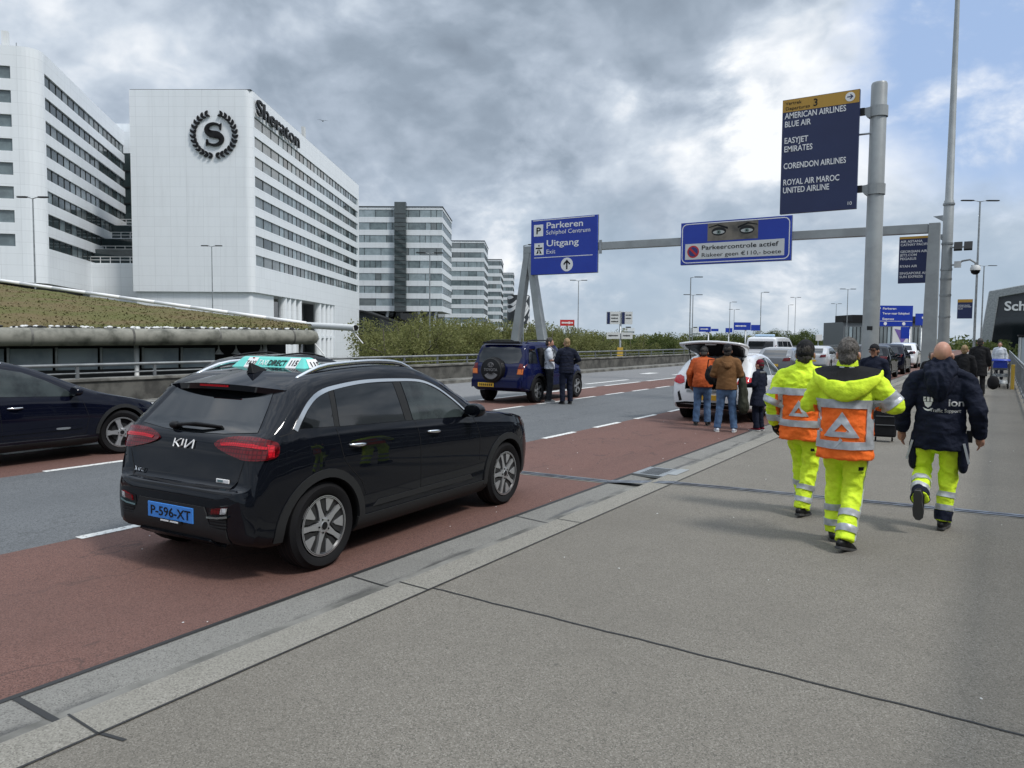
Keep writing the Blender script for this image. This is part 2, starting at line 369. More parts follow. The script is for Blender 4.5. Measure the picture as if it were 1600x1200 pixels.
def seal(x0, ya, x1, yb, wd, z=.004, za=None):
    za = z if za is None else za
    js.quad((x0, ya-wd/2, za), (x1, yb-wd/2, z), (x1, yb+wd/2, z), (x0, ya+wd/2, za), M['seal'])
for k in range(-5, 30):
    y = 1.80+2.31*k
    seal(-4.02, y, -3.55, y+.02, .014 if k else .035, -.056, RZ+.007)
    seal(-3.55, y+.02, -3.27, y+.0, .012, .0075)
seal(-3.27, 1.81, -3.12, 1.835, .02)
for x0, ya, x1, yb in ((-3.27, 4.16, .9, 4.0), (-3.27, 17.3, .9, 17.2), (-3.27, 26.5, .9, 26.4)):
    n = 40
    for i in range(n):
        f0, f1 = i/n, (i+1)/n; j = lambda f: .004*math.sin(f*37)+.003*math.sin(f*91)
        seal(x0+(x1-x0)*f0, ya+(yb-ya)*f0+j(f0), x0+(x1-x0)*f1, ya+(yb-ya)*f1+j(f1), .016)
js.quad((-4.03, Y0, RZ+.006), (-3.99, Y0, RZ+.006), (-3.99, Y1, RZ+.006), (-4.03, Y1, RZ+.006), M['seal'])
js.quad((-3.275, Y0, .0075), (-3.262, Y0, .0075), (-3.262, Y1, .0075), (-3.275, Y1, .0075), M['seal'])
js.quad((-3.575, Y0, -.052), (-3.545, Y0, -.052), (-3.545, Y1, -.052), (-3.575, Y1, -.052), M['seal'])
tag(js.build('pavement_joints', fixn=False), kind='structure')
ej = MB()                                    # steel expansion joint across the viaduct
def ejstrip(x0, ya, x1, yb, z):
    for off, wd, m, dz in ((0, .24, M['concrete'], .003), (-.048, .05, M['steeljoint'], .010), (.038, .055, M['steeljoint'], .010), (-.005, .026, M['black'], .007)):
        ej.quad((x0, ya+off-wd/2, z+dz), (x1, yb+off-wd/2, z+dz), (x1, yb+off+wd/2, z+dz), (x0, ya+off+wd/2, z+dz), m)
ejstrip(-17.6, 8.1, -4.0, 8.62, RZ); ejstrip(-3.27, 8.86, .95, 9.2, 0)
ej.quad((-4.02, 8.52, RZ+.012), (-3.26, 8.78, .012), (-3.26, 8.95, .012), (-4.02, 8.72, RZ+.012), M['steeljoint'])
tag(ej.build('road_expansion_joint', fixn=False), kind='structure')
dg = MB(); dg.box((-3.77, 9.55, -.02), (.42, .62, .03), M['galv'])
for k in range(7): dg.box((-3.77, 9.33+.075*k, -.004), (.26, .03, .004), M['black'])
dg.quad((-3.55, 9.35, .0095), (-3.42, 9.35, .0095), (-3.42, 9.85, .0095), (-3.55, 9.85, .0095), M['polegrey'])
tag(dg.build('drain_grate'), 'steel slotted drain grate set in the gutter beside the pavement joint', 'drain')
# loose bits of litter on the ground
lit = MB(); lr = random.Random(3)
for i in range(60):
    x = lr.uniform(-6.5, .5); y = lr.uniform(1.0, 16); z = .003 if x > -3.27 else RZ+.006
    if -4.05 < x < -3.25: continue
    s_ = lr.uniform(.003, .007); a = lr.uniform(0, 6.28)
    lit.ell((x, y, z), (s_*1.6, s_, s_*.5), M['offwhite'] if lr.random() < .5 else M['line'], 6, 4, Matrix.Rotation(a, 3, 'Z'))
tag(lit.build('grit'), kind='stuff')

# ------------------------------------------------------------------ parapet (left) and railing (right)
pp = thing('parapet', 'long weathered concrete parapet with steel top rail along the far side of the road', 'barrier', (-18.7, 0, 0))
b = MB(); b.box((0, 60, .30), (.32, 190, .64), M['concrete_d']); b.box((0, 60, .64), (.42, 190, .08), M['concrete']); b.build('wall', pp, bevel=.015)
b = MB(); b.tube([(.05, -30, 1.0), (.05, 155, 1.0)], .042, M['rail'], 10); b.tube([(.05, -30, .80), (.05, 155, .80)], .02, M['rail'], 8); b.build('top_rail', pp, True)
b = MB()
for k in range(-14, 78): b.box((.05, 2.0*k, .82), (.05, .07, .34), M['rail'])
b.build('rail_posts', pp); b = None
for o in kids(pp):
    if o.name.startswith('rail_posts'): o.name = 'rail_post'; o['kind'] = 'stuff'
rl = thing('pavement_railing', 'galvanised railing with mesh infill along the right edge of the pavement', 'railing', (.66, 0, 0))
b = MB(); b.tube([(0, -6, 1.02), (0, 70, 1.02)], .028, M['galv'], 10); b.tube([(0, -6, .14), (0, 70, .14)], .02, M['galv'], 8); b.tube([(0, -6, .9), (0, 70, .9)], .015, M['galv'], 8); b.build('handrail', rl, True)
mm = bpy.data.materials.new('railing_mesh'); mm.use_nodes = True; t = NT(mm.node_tree); mm.node_tree.nodes.clear()
bs_ = t.n('ShaderNodeBsdfPrincipled', {'Base Color': (.25, .26, .27, 1), 'Roughness': .5, 'Metallic': .5})
tr = t.n('ShaderNodeBsdfTransparent'); s_ = t.n('ShaderNodeSeparateXYZ', {0: t.n('ShaderNodeTexCoord').outputs['Object']})
fr = lambda v, p, wd: t.m('LESS_THAN', t.m('FRACT', t.m('ADD', t.m('DIVIDE', v, p), 50.0)), wd)
g = t.m('MAXIMUM', fr(s_.outputs[1], .06, .22), fr(s_.outputs[2], .06, .22))
mx = t.n('ShaderNodeMixShader', {0: g, 1: tr.outputs[0], 2: bs_.outputs[0]}); ou = t.n('ShaderNodeOutputMaterial'); t.link(mx.outputs[0], ou.inputs[0])
MB().box((0, 32, .52), (.004, 76, .72), mm).build('mesh_infill', rl)
for k in range(0, 39):
    b = MB(); b.box((0, -6+2*k, .51), (.05, .012, 1.02), M['galv']); b.box((.0, -6+2*k, .006), (.12, .1, .012), M['galv']); b.build('railing_post', rl)

# ------------------------------------------------------------------ buildings
CT = R(31.06)
def rrect(x0, y0, x1, y1, r, corners='1111', n=6):
    pts = []
    for i, (cx, cy, a0) in enumerate(((x0, y0, 180), (x1, y0, 270), (x1, y1, 0), (x0, y1, 90))):
        if corners[i] == '0': pts.append((cx, cy)); continue
        ox = cx + (r if cx == x0 else -r); oy = cy + (r if cy == y0 else -r)
        for k in range(n+1):
            a = R(a0+90*k/n); pts.append((ox+r*math.cos(a), oy+r*math.sin(a)))
    return pts
HG = (M['glass_b'], M['glass_l'])
def ribbon(parent, side, p, a0, a1, z0, z1, segs, setback, name='ribbon_window'):
    """glass ribbon: side 'x' lies at x=p and runs along y, side 'y' lies at y=p and runs along x"""
    g = MB(); f = (lambda a, z, d=0.0: (p+d, a, z)) if side == 'x' else (lambda a, z, d=0.0: (a, p-d, z))
    for (s0, s1, m) in segs: g.quad(f(s0, z0), f(s1, z0), f(s1, z1), f(s0, z1), m)
    for (s0, s1, m) in segs[1:]:
        g.add([f(s0-.05, z0), f(s0+.05, z0), f(s0+.05, z1), f(s0-.05, z1), f(s0-.05, z0, .07), f(s0+.05, z0, .07), f(s0+.05, z1, .07), f(s0-.05, z1, .07)],
               [(4, 5, 6, 7), (0, 4, 7, 3), (1, 2, 6, 5)], M['dgrey'])
    return g.build(name, parent, fixn=False)
# --- hotel block with the emblem
ht = thing('hotel_block', 'white panelled hotel block with round letter emblem and ribbon windows', 'building', (-100.2, 81.7, -6), CT)
HW, HL, HT, HB = 19.3, 76.0, 46.0, 14.6
body = MB(); full = rrect(-HW, 0, 0, HL, 1.1, '0100'); notch = [(-HW, 0)] + [p for p in full[1:] if p[1] < 1.05] + [(0, 1.2), (-.28, 1.2), (-.28, HL-1.2), (0, HL-1.2), (0, HL), (-HW, HL)]
rows = [(42.3-3.1*k-1.7, 42.3-3.1*k) for k in range(8)]
zs = [HB] + [z for r_ in reversed(rows) for z in r_] + [HT]
for i in range(len(zs)-1):
    body.prism(full if i % 2 == 0 else notch, zs[i], zs[i+1], M['hotel'], caps=(i % 2 == 0))
body.build('wall', ht)
for z0, z1 in rows:
    hr = random.Random(int(z0*10)); pk_ = lambda: hr.choice([M['glass_m'], M['glass_m'], M['glass_m'], M['glass_l'], M['glass_b']]); segs = [(1.2, 5.4, pk_()), (5.4, 9.6, pk_()), (9.6, 13.6, M['glass_m'])]; y = 13.6
    while y < HL-1.3:
        segs.append((y, min(y+2.5, HL-1.2), M['glass_w'])); y += 2.5
        if y < HL-1.2: segs.append((y, min(y+2.45, HL-1.2), pk_())); y += 2.45; segs.append((y, max(y+.05, min(y+2.45, HL-1.2)), pk_())); y += 2.45
    ribbon(ht, 'x', -.22, 0, 0, z0, z1, segs, .2)
bb = MB(); bb.prism(rrect(-HW+.3, .5, -.5, 11, .5, '0100'), 0, HB, M['hotel'], caps=False)
bb.prism([(-HW+.3, 51), (-.02, 51), (-.02, HL-.3), (-HW+.3, HL-.3)], 0, HB, M['hotel'], caps=False)
bb.box((-10, 31, HB/2), (12, 40, HB), M['glass_d'])
for y in (17, 19.5, 22.5, 26, 40, 43.5, 47, 50): bb.tube([(-.9, y, 0), (-.9, y, HB)], .8, M['hotel'], 16, cap=False)
bb.box((-3, 31, 7.5), (5.4, 40, .5), M['hotel'])
bb.build('base_storey', ht)
em = MB(); cx, cz, rr = -5.9, 39.3-.2, 3.65
yE = -.35
def epl(poly, th=.3): em.plate([(cx+u, cz+v) for u, v in poly], lambda u, v, d: (u, yE+d-th+.3, v), th, M['black'])
for sgn in (-1, 1):
    for k in range(13):
        a = R(-86+k*12.6); bx, bz = rr*.92*math.cos(a)*sgn, rr*.92*math.sin(a)
        for off, tilt in ((.12, 35), (-.12, -35)):
            dx, dz = -math.sin(a), math.cos(a); ca, sa = math.cos(R(tilt)), math.sin(R(tilt))
            ux, uz = dx*ca-dz*(-sa), dz*ca+dx*(-sa)
            if off < 0: ux, uz = dx*ca-dz*sa*-1, dz*ca+dx*sa*-1
            ux, uz = (dx*ca - dz*sa, dx*sa + dz*ca)
            L_ = .80; wv = .19; px, pz = -uz, ux
            pts = [(0, 0), (L_*.35, wv), (L_*.7, wv*.8), (L_, 0), (L_*.7, -wv*.8), (L_*.35, -wv)]
            bx2, bz2 = rr*.90*math.cos(a), rr*.90*math.sin(a)
            epl([(sgn*(bx2+ux*l+px*q), bz2+uz*l+pz*q) for l, q in pts][::sgn])
# the big serif S, drawn as a band of changing width
spts = []
for i in range(41):
    s_ = i/40
    if s_ < .5:
        a = R(25+ (s_/.5)*235); c0 = (0, .82); rx, rz = 1.12, .82
    else:
        a = R(80-((s_-.5)/.5)*235); c0 = (0, -.82); rx, rz = 1.22, .82
    spts.append((c0[0]+rx*math.cos(a), c0[1]+rz*math.sin(a), .16+.34*math.exp(-((s_-.5)/.20)**2)))
for i in range(40):
    (x0, z0, w0), (x1, z1, w1) = spts[i], spts[i+1]
    if math.hypot(x1-x0, z1-z0) < 1e-4: continue
    tx, tz = x1-x0, z1-z0; l = math.hypot(tx, tz); nx, nz = -tz/l, tx/l
    w0, w1 = w0*1.1, w1*1.1; epl([(x0-nx*w0, z0-nz*w0), (x1+tx/l*.06-nx*w1, z1+tz/l*.06-nz*w1), (x1+tx/l*.06+nx*w1, z1+tz/l*.06+nz*w1), (x0+nx*w0, z0+nz*w0)])
epl([(.92, .7), (1.12, .7), (1.22, 1.72), (.95, 1.5)]); epl([(-1.2, -.75), (-1.0, -.75), (-.9, -1.5), (-1.3, -1.75)])
em.build('emblem', ht)
text('Sheraton', M['dgrey'], ht, (.25, 1.2, 42.75), (R(90), 0, R(90)), 2.5, 22.3, bold=.008, depth=.3, name='hotel_sign')
b = MB(); b.box((-.6, 30, HT+1.3), (.5, 1.2, 2.0), M['offwhite']); b.tube([(-.6, 30, HT), (-.6, 30, HT+.5)], .1, M['galv']); b.build('roof_antenna', ht)
b = MB(); b.box((-HW/2, HL/2, HT+.05), (HW-.2, HL-.2, .1), M['dgrey']); b.build('roof', ht)
# --- left hotel wing
hw = thing('hotel_wing', 'white panelled hotel wing with dark ribbon windows at the far left', 'building', (-111.0, 55.4, -6), R(45.4))
body = MB(); WL = 44.0; full = rrect(-34, 0, 0, WL, 2.0, '0100')
arc = [p for p in full if p[0] > -2.01 and p[1] < 2.01]
notch = [(-34, .3), (-3.4, .3), (-3.4, 0)] + arc + [(0, 2.2), (-.3, 2.2), (-.3, WL), (-34, WL)]
rows = [(43.5-3.18*k-1.65, 43.5-3.18*k) for k in range(8)]
zs = [14.7] + [z for r_ in reversed(rows) for z in r_] + [46.2]
for i in range(len(zs)-1): body.prism(full if i % 2 == 0 else notch, zs[i], zs[i+1], M['hotel'], caps=(i % 2 == 0))
body.build('wall', hw)
for z0, z1 in rows:
    segs = []; y = 2.2; k = 0
    while y < WL-.1:
        segs.append((y, min(y+2.6, WL), random.Random(k+int(z0*7)).choice([M['glass_b'], M['glass_b'], M['glass_m'], M['glass_b'], M['glass_l']]))); y += 2.6; k += 1
    ribbon(hw, 'x', -.25, 0, 0, z0, z1, segs, .2)
    ribbon(hw, 'y', .28, 0, 0, z0, z1, [(-34, -12, M['glass_l']), (-12, -7.6, M['glass_d']), (-7.6, -3.4, M['glass_l'])], .2)
MB().prism([(-33, 1.5), (-1.5, 1.5), (-1.5, WL), (-33, WL)], 0, 14.7, M['dgrey'], caps=False).build('base_storey', hw)
b = MB(); b.tube([(-6.5, 3, 46.2), (-6.5, 3, 49.5)], .22, M['galv']); b.box((-6.5, 3, 48.2), (.7, .5, 1.6), M['offwhite']); b.box((-4.9, 3, 47.6), (.8, .5, 2.8), M['offwhite']); b.tube([(-3.6, 3, 46.2), (-3.6, 3, 47.6)], .06, M['galv']); b.build('roof_antenna', hw)
# --- stepped link between them
lk = thing('terraced_link_building', 'low white link block with stepped terraces between the two hotel blocks', 'building', (-119.9, 74.3, -6), CT)
b = MB(); b.prism([(-10, 0), (1, 0), (1, 26), (-10, 26)], 0, 19.2, M['hotel']); b.build('wall', lk)
for k, (zf, y0) in enumerate(((19.4, .3), (21.7, 5), (24.7, 10), (27.7, 15))):
    b = MB(); b.box((-4.5, y0+14, zf+1.3), (12, 24, 2.4), M['glass_b']); b.box((-4.5, y0+13, zf-.13), (12.2, 26, .28), M['hotel']); b.build('terrace', lk)
    b = MB()
    for zz in (.55, 1.05): b.box((-4.5, y0+.2, zf+zz), (12, .09, .09), M['white'])
    for q in range(7): b.box((-9.5+q*1.65, y0+.2, zf+.55), (.09, .09, 1.1), M['white'])
    b.build('terrace_railing', lk)
b = MB(); b.box((-13.5, 27, 29), (9, 7, 27.0), M['glass_b']); b.build('stair_tower', lk)
for k in range(8): MB().box((-13.5, 23.4, 17.5+3.1*k), (9, .2, .18), M['dgrey']).build('transom', lk)
b = MB(); b.box((-13.5, 28.5, 45.4), (12.0, 10, 5.6), M['hotel']); b.build('penthouse', lk)

# --- office towers in a row
def tower(loc, wd, dp, ht_, floors, label, fh, stair=None, rz=CT, side_light=True):
    r = thing('office_tower', label, 'building', loc, rz, 'office towers in a row behind the trees')
    zb = ht_-floors*fh-.6
    b = MB(); b.box((-wd/2, dp/2, (ht_+zb)/2), (wd-.5, dp-.5, ht_-zb-.2), M['dgrey'])
    for k in range(floors+1):
        z = zb+k*fh; hh = fh*.42 if k < floors else .7
        b.box((-wd/2, dp/2, z+hh/2), (wd, dp, hh), M['wtc'])
    b.box((-wd/2, dp/2, ht_+.25), (wd+.3, dp+.3, .22), M['dgrey'])
    b.build('wall', r)
    rr_ = random.Random(int(wd*10))
    for k in range(floors):
        z0 = zb+k*fh+fh*.42; z1 = zb+(k+1)*fh; segs = []; x = -wd+.1
        base = rr_.choice([0, 0, 1, 1])
        while x < -.1:
            x2 = min(x+rr_.choice([1.6, 3.2, 4.8]), -.1); q_ = rr_.random()+.25*base; segs.append((x, x2, M['glass_w'] if q_ > .62 else (M['glass_l'] if q_ > .25 else M['glass_m']))); x = x2
        ribbon(r, 'y', .12, 0, 0, z0, z1, segs, .1)
        segs = []; y = .1
        while y < dp-.1: y2 = min(y+3.2, dp-.1); segs.append((y, y2, M['glass_w'])); y = y2
        ribbon(r, 'x', -.12, 0, 0, z0, z1, segs, .1)
    if stair:
        b = MB(); b.box(((stair[0]+stair[1])/2, -.3, (ht_+zb)/2+.6), (stair[1]-stair[0], 2.0, ht_-zb+1.6), M['glass_b'])
        for k in range(int((ht_-zb)/1.2)): b.box(((stair[0]+stair[1])/2, -1.33, zb+1.2*k), (stair[1]-stair[0], .06, .12), M['dgrey'])
        b.build('stair_tower', r)
    b = MB()
    for x in (-wd*.88, -wd*.5, -wd*.12):
        for s_ in (-1, 1): b.tube([(x, 2, 0+zb*.2), (x+s_*2.6, 1.2, zb)], .4, M['wtc'], 8)
    b.box((-wd/2, dp/2+3, zb/2), (wd-4, dp-8, zb), M['glass_d'])
    b.build('base_storey', r)
    return r
tower((-136.2, 177.5, -6), 37, 27, 44.6, 8, 'nearest and widest grey white office tower with a dark glass stair shaft', 3.62, (-13.6, -10.3))
tower((-171.0, 249.6, -6), 27, 28, 44.9, 9, 'second office tower from the near end of the row', 3.62)
tower((-201.5, 308.6, -6), 25, 27, 44.4, 9, 'third office tower from the near end of the row', 3.62)
tower((-236.4, 374.6, -6), 22, 27, 44.2, 9, 'farthest and smallest office tower at the end of the row', 3.62)
# black entrance hall in front of the towers
eh = thing('entrance_hall', 'black glass entrance hall with curved roof below the nearest office tower', 'building', (-137.5, 163.5, -6), CT)
b = MB(); prof = [(-34, 0), (-34, 14.6), (-20, 14.9), (-12, 14.2), (-4, 11.5), (2, 10.2), (2, 9.4), (-9, 9.0), (-12, 0)]
b.plate(prof, lambda u, v, d: (u, d, v), 12, M['glass_d']); b.build('hall', eh)
b = MB(); rp = [(-34.4, 14.7), (-20, 15.0), (-12, 14.3), (-4, 11.6), (3.4, 10.2)]
b.plate(rp + [(u, v+.5) for u, v in reversed(rp)], lambda u, v, d: (u, d-.6, v), 13.2, M['dgrey']); b.build('roof', eh)
for u in (-30, -24, -18, -12): MB().box((u, -.05, 6.5), (.25, .2, 13), M['galv']).build('mullion', eh)
# hotel with the black and white diagonal pattern
pm = bpy.data.materials.new('diamond_facade'); pm.use_nodes = True; t = NT(pm.node_tree); pm.node_tree.nodes.clear()
bs_ = t.n('ShaderNodeBsdfPrincipled', {'Roughness': .4}); ou = t.n('ShaderNodeOutputMaterial'); t.link(bs_.outputs[0], ou.inputs[0])
s_ = t.n('ShaderNodeSeparateXYZ', {0: t.n('ShaderNodeTexCoord').outputs['Object']}); hx = t.m('ADD', s_.outputs[0], s_.outputs[1])
u_ = t.m('DIVIDE', t.m('ADD', hx, s_.outputs[2]), 5.2); v_ = t.m('DIVIDE', t.m('SUBTRACT', hx, s_.outputs[2]), 2.4)
cell = t.n('ShaderNodeCombineXYZ', {0: t.m('FLOOR', u_), 1: t.m('FLOOR', v_), 2: 0.0}).outputs[0]
wn = t.n('ShaderNodeTexWhiteNoise', {'Vector': cell}, noise_dimensions='3D').outputs[0]
st = t.m('GREATER_THAN', wn, .52); st2 = t.m('LESS_THAN', t.m('FRACT', v_), .12)
t.link(t.mix(t.m('MAXIMUM', st, st2), (.62, .63, .64), (.03, .035, .04)), bs_.inputs['Base Color'])
dh = thing('patterned_hotel', 'rounded hotel with black and white diagonal stripes behind the gantry leg', 'building', (-217.5, 361.7, -6), CT)
MB().prism(rrect(-12.5, 0, 0, 16, 4.5, '1111', 8), 4, 30.5, pm).build('wall', dh, smooth=True, angle=30)
MB().prism(rrect(-11.5, 1, -1, 15, 4, '1111', 6), 0, 4, M['glass_d']).build('base_storey', dh)
MB().prism(rrect(-12.1, .4, -.4, 15.6, 4.2, '1111', 6), 30.5, 30.9, M['dgrey']).build('roof', dh)

# --- bus station with the planted roof
bstn = thing('bus_station', 'low bus station with sloping grass roof and fat concrete gutter pipe', 'building', (0, 0, 0))
T00, T1 = Vector((-41.7, 7.9, 1.55)), Vector((-36.0, 33.7, 1.66)); R0, R1 = Vector((-76, 26.6, 6.85)), Vector((-40.4, 37.3, 2.3))
gr = bpy.data.materials.new('sedum_roof'); gr.use_nodes = True; t = NT(gr.node_tree); gr.node_tree.nodes.clear()
bs_ = t.n('ShaderNodeBsdfPrincipled', {'Roughness': .95, 'Specular IOR Level': .1}); ou = t.n('ShaderNodeOutputMaterial'); t.link(bs_.outputs[0], ou.inputs[0])
tc = t.n('ShaderNodeTexCoord').outputs['Object']; tc2 = t.vm('MULTIPLY', tc, (1, .5, 1)); n1 = t.noise(tc2, .35, 6, .65); n2 = t.noise(tc, 1.3, 5, .6); n3 = t.noise(tc, 9, 4, .7)
c = t.mix(t.ss(n1, .38, .62), (.105, .105, .04), (.135, .105, .055)); c = t.mix(t.ss(n2, .5, .75, 0, .45), c, (.085, .10, .03)); c = t.mix(t.ss(n3, .55, .8, 0, .35), c, (.17, .155, .085))
t.link(c, bs_.inputs['Base Color']); bp = t.n('ShaderNodeBump', {'Strength': .4, 'Distance': .08, 'Height': n3}); t.link(bp.outputs[0], bs_.inputs['Normal'])
b = MB(); nu, nv = 60, 24; vs = []
for j in range(nv+1):
    for i in range(nu+1):
        a = T00.lerp(T1, i/nu) + Vector((-.3, 0, .42)); e = R0.lerp(R1, i/nu); p = a.lerp(e, j/nv)
        vs.append(p + Vector((0, 0, .10*noise.fractal(p*.5, 1, 2, 4)+.35*math.sin(math.pi*j/nv))))
b.add(vs, [(j*(nu+1)+i, j*(nu+1)+i+1, (j+1)*(nu+1)+i+1, (j+1)*(nu+1)+i) for j in range(nv) for i in range(nu)], gr); b.build('grass_roof', bstn, True)
tf = MB(); tr_ = random.Random(5)
for k in range(15000):
    i = tr_.random()*nu; j = nv*tr_.random()**1.5; i0, j0 = min(int(i), nu-1), min(int(j), nv-1); p = Vector(vs[j0*(nu+1)+i0]).lerp(Vector(vs[(j0+1)*(nu+1)+i0+1]), tr_.random()); p += Vector((tr_.uniform(-.3, .3), tr_.uniform(-.3, .3), 0))
    h_ = tr_.uniform(.015, .05); a = tr_.uniform(0, 6.28); d = Vector((math.cos(a), math.sin(a), 0))*tr_.uniform(.03, .10)
    tf.add([p-d-Vector((0, 0, .05)), p+d-Vector((0, 0, .05)), p+Vector((tr_.uniform(-.1, .1), tr_.uniform(-.1, .1), h_))], [(0, 1, 2)], gr)
o = tf.build('sedum', bstn, fixn=False); o['kind'] = 'stuff'
pipe_m = mat('stained_pipe', (.24, .235, .20), .85, col2=(.05, .052, .04), ns=1.1, nd=8, lo=.35, hi=.75, bump=.3, bs=14)
dT = (T1-T00).normalized()
b = MB(); b.tube([T00, T1], .44, pipe_m, 24, round_=True)
for k in range(0, 6): q = T00 + dT*(4.6*k+2.0); b.tube([q, q+dT*.10], .455, M['concrete'], 24)
b.build('gutter_pipe', bstn, True, angle=50)
b = MB()
for k in range(420):
    q = T00.lerp(T1, tr_.random()) + Vector((-.35+tr_.uniform(-.12, .1), 0, .46+tr_.uniform(-.03, .06))); s_ = tr_.uniform(.04, .10)
    b.ell(q, (s_, s_*1.7, s_*.8), M['offwhite'] if tr_.random() < .45 else M['dgrey'], 6, 4)
b.build('gravel_edge', bstn)['kind'] = 'stuff'
b = MB()
for i in range(12):
    a, e = R0.lerp(R1, i/12), R0.lerp(R1, (i+1)/12); b.tube([a+Vector((-.1, .1, .30)), e+Vector((-.1, .1, .30))], (.12, .13), M['white'], 8)
b.build('roof_edge', bstn, True)
b = MB(); b.tube([(-50, 41.0, 2.78), (-36.8, 38.4, 2.3)], .23, M['offwhite'], 14); b.tube([(-36.9, 38.42, 2.31), (-36.78, 38.37, 2.3)], .20, M['black'], 14); b.build('drain_pipe', bstn, True, angle=50)
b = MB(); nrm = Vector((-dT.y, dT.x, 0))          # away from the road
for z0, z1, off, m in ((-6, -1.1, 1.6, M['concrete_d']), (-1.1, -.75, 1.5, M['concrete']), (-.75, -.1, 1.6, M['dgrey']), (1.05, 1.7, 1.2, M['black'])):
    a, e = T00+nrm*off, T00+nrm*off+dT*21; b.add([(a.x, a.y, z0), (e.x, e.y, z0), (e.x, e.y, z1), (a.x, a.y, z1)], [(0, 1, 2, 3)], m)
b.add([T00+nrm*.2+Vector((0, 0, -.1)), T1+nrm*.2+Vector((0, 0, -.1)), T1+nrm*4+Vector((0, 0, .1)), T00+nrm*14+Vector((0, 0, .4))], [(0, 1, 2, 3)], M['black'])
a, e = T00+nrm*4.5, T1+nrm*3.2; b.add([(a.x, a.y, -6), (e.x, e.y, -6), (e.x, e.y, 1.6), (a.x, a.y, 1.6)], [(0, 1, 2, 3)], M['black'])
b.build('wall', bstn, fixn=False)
gl = mat('bus_station_glass', (.36, .41, .45), .15, 0, .7, col2=(.22, .26, .30), ns=.5)
for k in range(10):
    a = T00+nrm*1.55+dT*(2.1*k+.1); e = a+dT*1.95
    o = MB().add([(a.x, a.y, -.1), (e.x, e.y, -.1), (e.x+.05, e.y, 1.0), (a.x+.05, a.y, 1.0)], [(0, 1, 2, 3)], gl).build('window', bstn, fixn=False)
    MB().tube([a+Vector((.05, 0, -.2-1.5)), a+Vector((.09, 0, 1.05-1.5))], .07, M['galv'], 6).build('window_frame', o)
for k, f in enumerate((.80, .84, .90)):
    q = T00.lerp(T1, f)+nrm*1.4; b = MB(); b.lathe([(.02, .5), (.06, .3), (.16, .12), (.26, .02), (.27, 0)], M['offwhite'], n=14, c=(q.x, q.y, q.z-1.0)); b.build('hanging_lamp', bstn, True)
for f in (.3, .62, .9, .99):
    q = T00.lerp(T1, f)+nrm*.9; MB().tube([(q.x, q.y, -6), (q.x, q.y, q.z)], .12, M['offwhite'], 10).build('column', bstn, True)
for q in ((T1.x, T1.y, 1.5), (-37.3, 38.5, 2.2)):
    MB().tube([q, (q[0]+.66, q[1]+.42, q[2]-.95)], .04, M['white'], 6).build('stay_rod', bstn)
# --- far right buildings
ob = thing('terminal_office_building', 'long dark grey office building with glass front behind the blue road signs', 'building', (-30.8, 158.4, -6), R(32.4))
b = MB(); b.box((14.5, 5, 5.6), (17, 9.6, 11.2), mat('grey_facade', (.13, .14, .15), .5)); b.build('wall', ob)
for k in range(2): ribbon(ob, 'y', .15, 0, 0, 2.0+4.4*k+.4, 5.9+4.4*k, [(6.3+.75*i, 6.3+.75*i+.68, M['glass_m'] if (i*7+k*3) % 5 else M['glass_w']) for i in range(22)], .1)
b = MB(); b.box((11.5, 5, 11.9), (7, 8, 1.5), M['black']); b.box((19, 5, 11.8), (4, 7, 1.3), M['dgrey']); b.box((14.5, .1, 11.3), (17.4, .5, .35), M['black']); b.build('roof', ob)
sb = thing('terminal_building', 'grey terminal building with slanting frame and white letters at right edge', 'building', (-4.6, 205, -6), R(2))
b = MB(); fr_ = [(0, 0), (2.2, 19.0), (36, 25.5), (36, 23.6), (4.1, 17.5), (2.3, 0)]
b.plate(fr_, lambda u, v, d: (u, d, v), 5, M['galv']); b.build('frame', sb, bevel=.15)
b = MB(); b.plate([(2.3, 0), (4.0, 17.4), (36, 23.5), (36, 0)], lambda u, v, d: (u, d+1.0, v), 12, M['glass_d']); b.build('glass_front', sb)
MB().plate([(3.55, 13.2), (4.0, 17.3), (36, 23.4), (36, 15.6), (12, 13.9)], lambda u, v, d: (u, d+.7, v), .25, mat('sign_fascia', (.045, .05, .058), .4)).build('fascia', sb)
text('Schiphol', M['white'], sb, (5.2, .6, 14.6), (R(90), 0, 0), 2.1, 9.9, bold=.025, depth=.1, name='building_lettering')
# the departures hall along the right side of the pavement, outside the picture but mirrored in the cars
hl = thing('departures_hall', 'long dark glass departures hall beside the pavement, outside the right edge', 'building', (13, 0, -6))
b = MB(); b.box((6, 20, 7.0), (12, 110, 14.0), M['glass_d']); b.build('wall', hl); b = MB(); b.box((5, 20, 14.3), (15, 112, .6), M['offwhite']); b.build('roof', hl)
for k in range(28): MB().box((-.08, -34+4*k, 7.0), (.14, .18, 13.8), M['galv']).build('mullion', hl)
for z in (6.0, 9.5): MB().box((-.1, 20, z), (.16, 110, .35), M['offwhite']).build('transom', hl)
# pale towers on the horizon
for i, (x, y, w_, h_, lb) in enumerate(((-296.2, 861.9, 9, 20, 'pale distant tower block on the horizon left of the raised tailgate'), (-283, 866, 7, 15, 'lower pale distant tower block beside its taller neighbour on the horizon'), (-287, 652, 10, 17, 'pale distant block on the horizon just right of the white billboards'))):
    r = thing('distant_tower', lb, 'building', (x, y, -6), CT)
    b = MB(); b.box((0, 0, h_/2), (w_, 12, h_), M['wtc']); b.box((0, 0, h_+.6), (w_*.4, 6, 1.2), M['dgrey']); b.build('wall', r)
    for k in range(int(h_/3.4)-1): MB().box((0, -6.02, 3+3.4*k), (w_*.92, .12, 1.3), M['glass_l']).build('ribbon_window', r)
